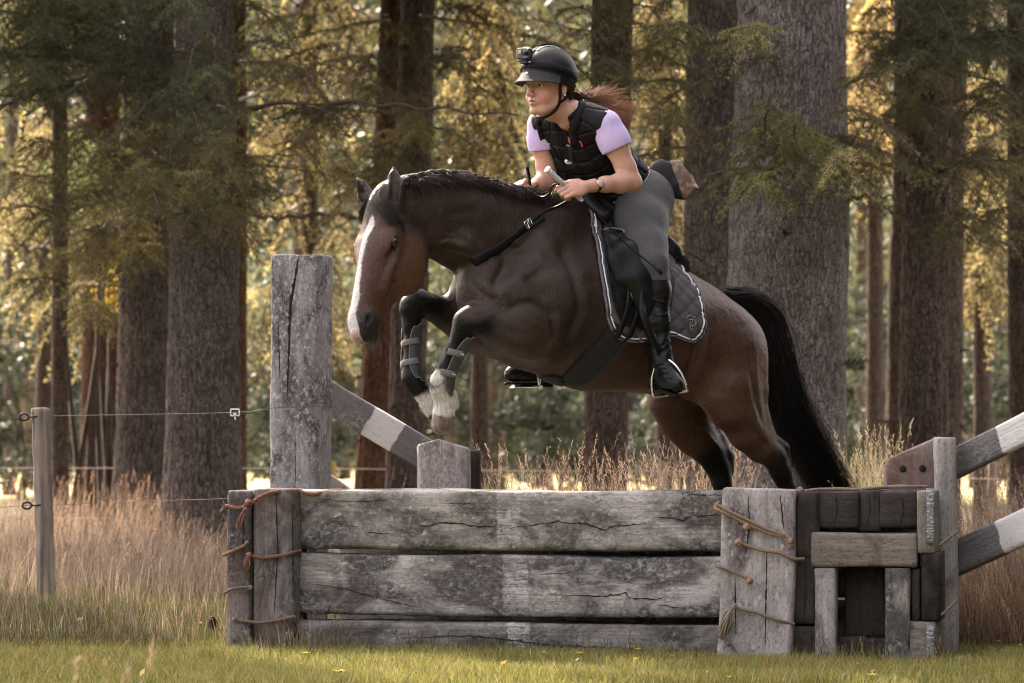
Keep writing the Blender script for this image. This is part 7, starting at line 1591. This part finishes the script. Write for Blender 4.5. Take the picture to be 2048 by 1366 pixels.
# stirrups
def stirrup(heel, toe, an, topp, near):
    lat = np.array((.955, -.20, .21)) if near else np.array((.8, -.6, .02)); lat /= np.linalg.norm(lat); up = np.array((-.12, 0, 1.0)); up -= lat * (up @ lat); up /= np.linalg.norm(up); fw = np.cross(up, lat)
    c = mid(heel, toe, .60) + np.array((.006, 0, -.052)); mb = MB(); pts = []
    tl = .012
    for a in np.linspace(0, np.pi, 25):
        pts.append(c + lat * math.cos(a) * .070 * (1 - .30 * math.sin(a) ** 3) + up * (math.sin(a) ** .85 * .150))
    r = np.interp(np.linspace(0, 1, 25), [0, .5, 1], [.0062, .0048, .0062]); mb.tube(pts, r, 8, flat=(fw, 1.5))
    mb.box(c - up * .003, (.042, .146, .008), np.stack([fw, lat, up], 1), .002)
    pe = pts[12]; mb.tube([pe + lat * .018 + up * .012, pe - lat * .018 + up * .012], .003, 6); mb.tube([pe + lat * .017, pe + lat * .017 + up * .012], .003, 6); mb.tube([pe - lat * .017, pe - lat * .017 + up * .012], .003, 6)
    st = mb.build('stirrup_iron', M_steel, sad, True)
    mb = MB(); mb.box(c + up * .0025, (.030, .098, .008), np.stack([fw, lat, up], 1), .002); mb.build('tread', M_black, st)
    return pe + up * .012
pe = stirrup(he_n.copy(), to_n.copy(), an_n, None, True)
P3 = spline(np.array([hpt(1272, 575, .05), LW(1286, 622, .405), LW(1300, 660, .42), mid(LW(1300, 660, .42), pe, .5), pe]), 24); mb = MB(); ribbon(mb, P3, np.tile(HN * 1.0, (24, 1)), .030, .002); ribbon(mb, P3 - HN * .006, np.tile(HN * 1.0, (24, 1)), .028, .002); mb.build('stirrup_leather', M_sad, sad, True)
pe = stirrup(he_f.copy(), to_f.copy(), an_f, None, False)
P3 = spline(np.array([l2w((-.15, -.33, 1.45)), l2w((-.12, -.36, 1.30)), pe]), 12); mb = MB(); ribbon(mb, P3, -HN, .028, .002); mb.build('stirrup_leather', M_sad, sad, True)

# ---------------------------------------------------------------- neck strap with reins
nk = empty('neck_strap', HO, math.atan2(HH[1], HH[0])); tag(nk, 'black leather neck strap with reins running from the horse\'s neck to the rider\'s hands', 'strap')
M_str = leather('strap_leather', (.007, .007, .0075), .5, 30, .1, .004)
near = [hpt(1072, 442, .010), hpt(1040, 464, .010), hpt(1005, 493, .010), hpt(975, 512, .009), hpt(948, 524, .008)]
ctr = l2w((PL(960, 470, 0)))
low = l2w(PL(932, 530, .045) ); far = [l2w(PL(925, 528, .0)), l2w(PL(948, 500, -.10)), l2w(PL(985, 460, -.13)), l2w(PL(1030, 420, -.11))]
P3 = spline(np.array(near + [low] + far), 44); N3 = P3 - np.linspace(ctr, l2w(PL(1000, 450, 0)), 44)
mb = MB(); ribbon(mb, P3, N3, np.interp(np.arange(44), [0, 5, 12, 30, 43], [.022, .034, .046, .044, .025]), .0035); mb.build('collar', M_str, nk, True)
mb = MB(); b0 = hpt(1052, 452, .018); M = frame(hpt(1072, 442, .018) - hpt(1040, 464, .018), HN)
for k_ in (-.012, .010):
    c0 = b0 + M @ np.array((k_, 0, 0)); mb.tube([c0 + M @ np.array(q_) for q_ in ((0, -.017, 0), (.012, -.017, 0), (.012, .017, 0), (0, .017, 0))], .0028, 6, closed=True)
mb.build('buckle', M_steel, nk, True)
mb = MB(); gr_n = ha_n + np.array((-.012, .02, -.036)); P3 = spline(np.array([hpt(1050, 454, .014), hpt(1085, 430, .02), mid(hpt(1085, 430, .02), gr_n, .5) + (0, 0, -.005), gr_n]), 16); ribbon(mb, P3, HN, .011, .0025)
ribbon(mb, spline(np.array([hpt(1058, 456, .012), hpt(1070, 452, .018), hpt(1086, 444, .022)]), 8), HN, .018, .002)
mb.build('rein', M_str, nk, True)
mb = MB(); P3 = spline(np.array([P(1054, 334, .30), P(1058, 355, .36), P(1061, 374, .42), P(1070, 388, .38), P(1086, 394, .32), P(1099, 386, .27), P(1104, 372, .24), P(1118, 368, .22), ha_n + np.array((-.02, .015, .0))]), 40)
ribbon(mb, P3, np.array((-.3, -.9, .2)), np.interp(np.arange(40), [0, 8, 12, 39], [.016, .014, .008, .008]), .002); mb.build('rein', M_str, nk, True)
# ---------------------------------------------------------------- whip
wh = empty('riding_whip', ha_n); tag(wh, 'riding whip with a white handle gripped in the rider\'s left hand', 'whip')
wt = P(1094, 338, .17); wb = P(1160, 397, .262); d_ = (wb - wt) / np.linalg.norm(wb - wt)
mb = MB(); mb.tube([wt + d_ * .012, wt + d_ * .045, wb], [.0115, .0105, .0095], 12); mb.build('handle', simple('pale_grip', (.50, .52, .56), .5), wh, True)
mb = MB(); mb.tube([wt - d_ * .004, wt, wt + d_ * .006, wt + d_ * .010, wt + d_ * .028], [.008, .0155, .0155, .0105, .0115], 16); mb.tube([wb, wb + d_ * .014], [.0105, .008], 10); mb.build('cap', M_white, wh, True)
P3 = spline(np.array([wb, P(1205, 440, .29), P(1255, 490, .30), P(1316, 540, .30)]), 16); mb = MB(); mb.tube(P3, np.linspace(.0045, .003, 16), 6); mb.build('shaft', M_black, wh, True)
mb = MB(); ribbon(mb, np.array([P(1306, 529, .295), P(1316, 539, .292), P(1324, 548, .290)]), (0, -1, 0), .016, .0015); mb.build('flapper', M_sad, wh)
# ---------------------------------------------------------------- tendon boots
M_tb = simple('grey_shell', (.045, .045, .049), .6, 300, .15, .12, .001); M_tb2 = simple('grey_elastic', (.13, .125, .12), .8, 400, .1)
def tendon_boot(rows, fdir, label, studs):
    rows = [(l2w(PL(a, b, v)), r) for a, b, v, r in rows]; base = rows[-1][0]; e = empty('tendon_boot', base); tag(e, label, 'leg boot', 'boots on the forelegs')
    pts = np.array([p for p, _ in rows]); rr = np.array([r for _, r in rows]); pts = spline(pts, 14); rr = np.interp(np.linspace(0, 1, 14), np.linspace(0, 1, len(rows)), rr)
    ax = pts[-1] - pts[0]; ax /= np.linalg.norm(ax); f = np.asarray(fdir, float); f = f - ax * (f @ ax); f /= np.linalg.norm(f); s = np.cross(ax, f)
    mb = MB(); a0 = R(52); n = 26; Vo, Vi = [], []
    for i, (p, r) in enumerate(zip(pts, rr)):
        q = i / 13; cut = R(44) + R(22) * (abs(q - .5) * 2) ** 4 
        for j in range(n):
            th = cut + (2 * np.pi - 2 * cut) * j / (n - 1); d = f * math.cos(th) + s * math.sin(th); bulge = .005 if abs(j - n / 2) > n * .22 else .010
            tp = -ax * 0
            Vo.append(p + d * (r + bulge) + ax * (.012 * (-math.cos(th) > .2) * (1 if i == 13 else (-1 if i == 0 else 0)))); Vi.append(p + d * r)
    Vo, Vi = np.array(Vo), np.array(Vi); i = np.arange(13)[:, None]; j = np.arange(n - 1)[None]; F = np.stack([i * n + j, i * n + j + 1, (i + 1) * n + j + 1, (i + 1) * n + j], -1).reshape(-1, 4); m = len(Vo)
    b = np.concatenate([np.arange(n), np.arange(1, 14) * n + n - 1, 13 * n + np.arange(n - 2, -1, -1), np.arange(12, 0, -1) * n]); b2 = np.roll(b, -1)
    mb.addq(np.concatenate([Vo, Vi]), np.concatenate([F, F[:, ::-1] + m, np.stack([b, b2, b2 + m, b + m], 1)])); sh = mb.build('shell', M_tb, e, True)
    mb = MB(); mb.tube(Vo[b], .0028, 5, closed=True); mb.build('binding', M_tb2, sh, True)
    for k_ in (4, 9):
        p, r = pts[k_], rr[k_] + .009; th = np.linspace(-R(100), R(100), 24); P3 = np.array([p + (f * math.cos(a) + s * math.sin(a)) * (r if abs(a) > R(50) else r - .003) + ax * .006 * a for a in th]); mb = MB(); ribbon(mb, P3, P3 - p, .026, .002); stp = mb.build('strap', M_tb2, e, True)
        if studs:
            sd_ = s if (s @ (CAM - p)) > 0 else -s
            for dd in (0, .55):
                a = R(78) * (1 if sd_ @ s > 0 else -1) * (1 + dd * .35); o = f * math.cos(a) + s * math.sin(a); mb = MB(); ball(p + o * (r + .002) + ax * .006 * a, .0045, mb, 7); mb.build('stud', M_steel, stp, True)
tendon_boot([(926, 672, .17, .040), (907, 710, .15, .034), (892, 745, .13, .034), (884, 776, .12, .041)], HH * .9 + HN * .22, 'grey tendon boot with metal studs on the near foreleg', True)
tendon_boot([(823, 655, -.15, .036), (822, 690, -.15, .032), (821, 725, -.14, .033), (826, 757, -.13, .040)], HH * .8 + HN * .1, 'plain grey tendon boot on the far foreleg', False)
# ---------------------------------------------------------------- pouch at the rider's back
po = empty('waist_pouch', P(1335, 360, .78)); tag(po, 'black and tan waist pouch swinging open behind the rider', 'pouch')
S = Sculpt(P(1280, 420, .60), P(1400, 310, .98), .004)
S.chain([(*P(1296, 350, .74), .020), (*P(1322, 348, .77), .050), (*P(1352, 356, .79), .066), (*P(1372, 362, .80), .062)], .02, (0, 1, 0), .55); S.chain([(*P(1330, 372, .78), .03), (*P(1366, 384, .79), .026)], .03)
mn = np.array((1.0, 0, .62)); S.clip(P(1388, 358, .79), mn); S.cone(P(1356, 354, .79), P(1400, 340, .79), .030, .072, .01, (0, 1, 0), .55, 'sub')
v_, f_ = S.mesh(1); v_ = v_ + vnoise(v_, 14, 2)[:, None] * np.array((.003, .003, .004)); t = NT('pouch_cloth'); v = t.coords(); sx = t.n('SeparateXYZ', {0: v}).outputs
nz = t.noise(v, 60, 3); fac = t.math('GREATER_THAN', t.math('ADD', t.math('ADD', sx[0], t.math('MULTIPLY', sx[2], .35)), t.math('MULTIPLY', nz, .02)), .048)
Mp = t.done(t.mix(fac, (.014, .014, .015), t.ramp(t.noise(v, 35, 2), [(.4, (.30, .20, .14)), (.55, (.14, .10, .075))])), .8, t.bump(nz, .3, .004)); fast_mesh('bag', v_, f_, Mp, True, None, po)
mb = MB(); mb.tube(spline(np.array([P(1375, 372, .78), P(1392, 378, .78), P(1403, 380, .78)]), 8), .0018, 5); mb.build('cord', M_black, po, True)
mb = MB(); ribbon(mb, spline(np.array([P(1285, 352, .72), P(1300, 350, .74), P(1318, 352, .77)]), 8), (0, -1, 0), .03, .002); mb.build('strap', M_black, po, True)
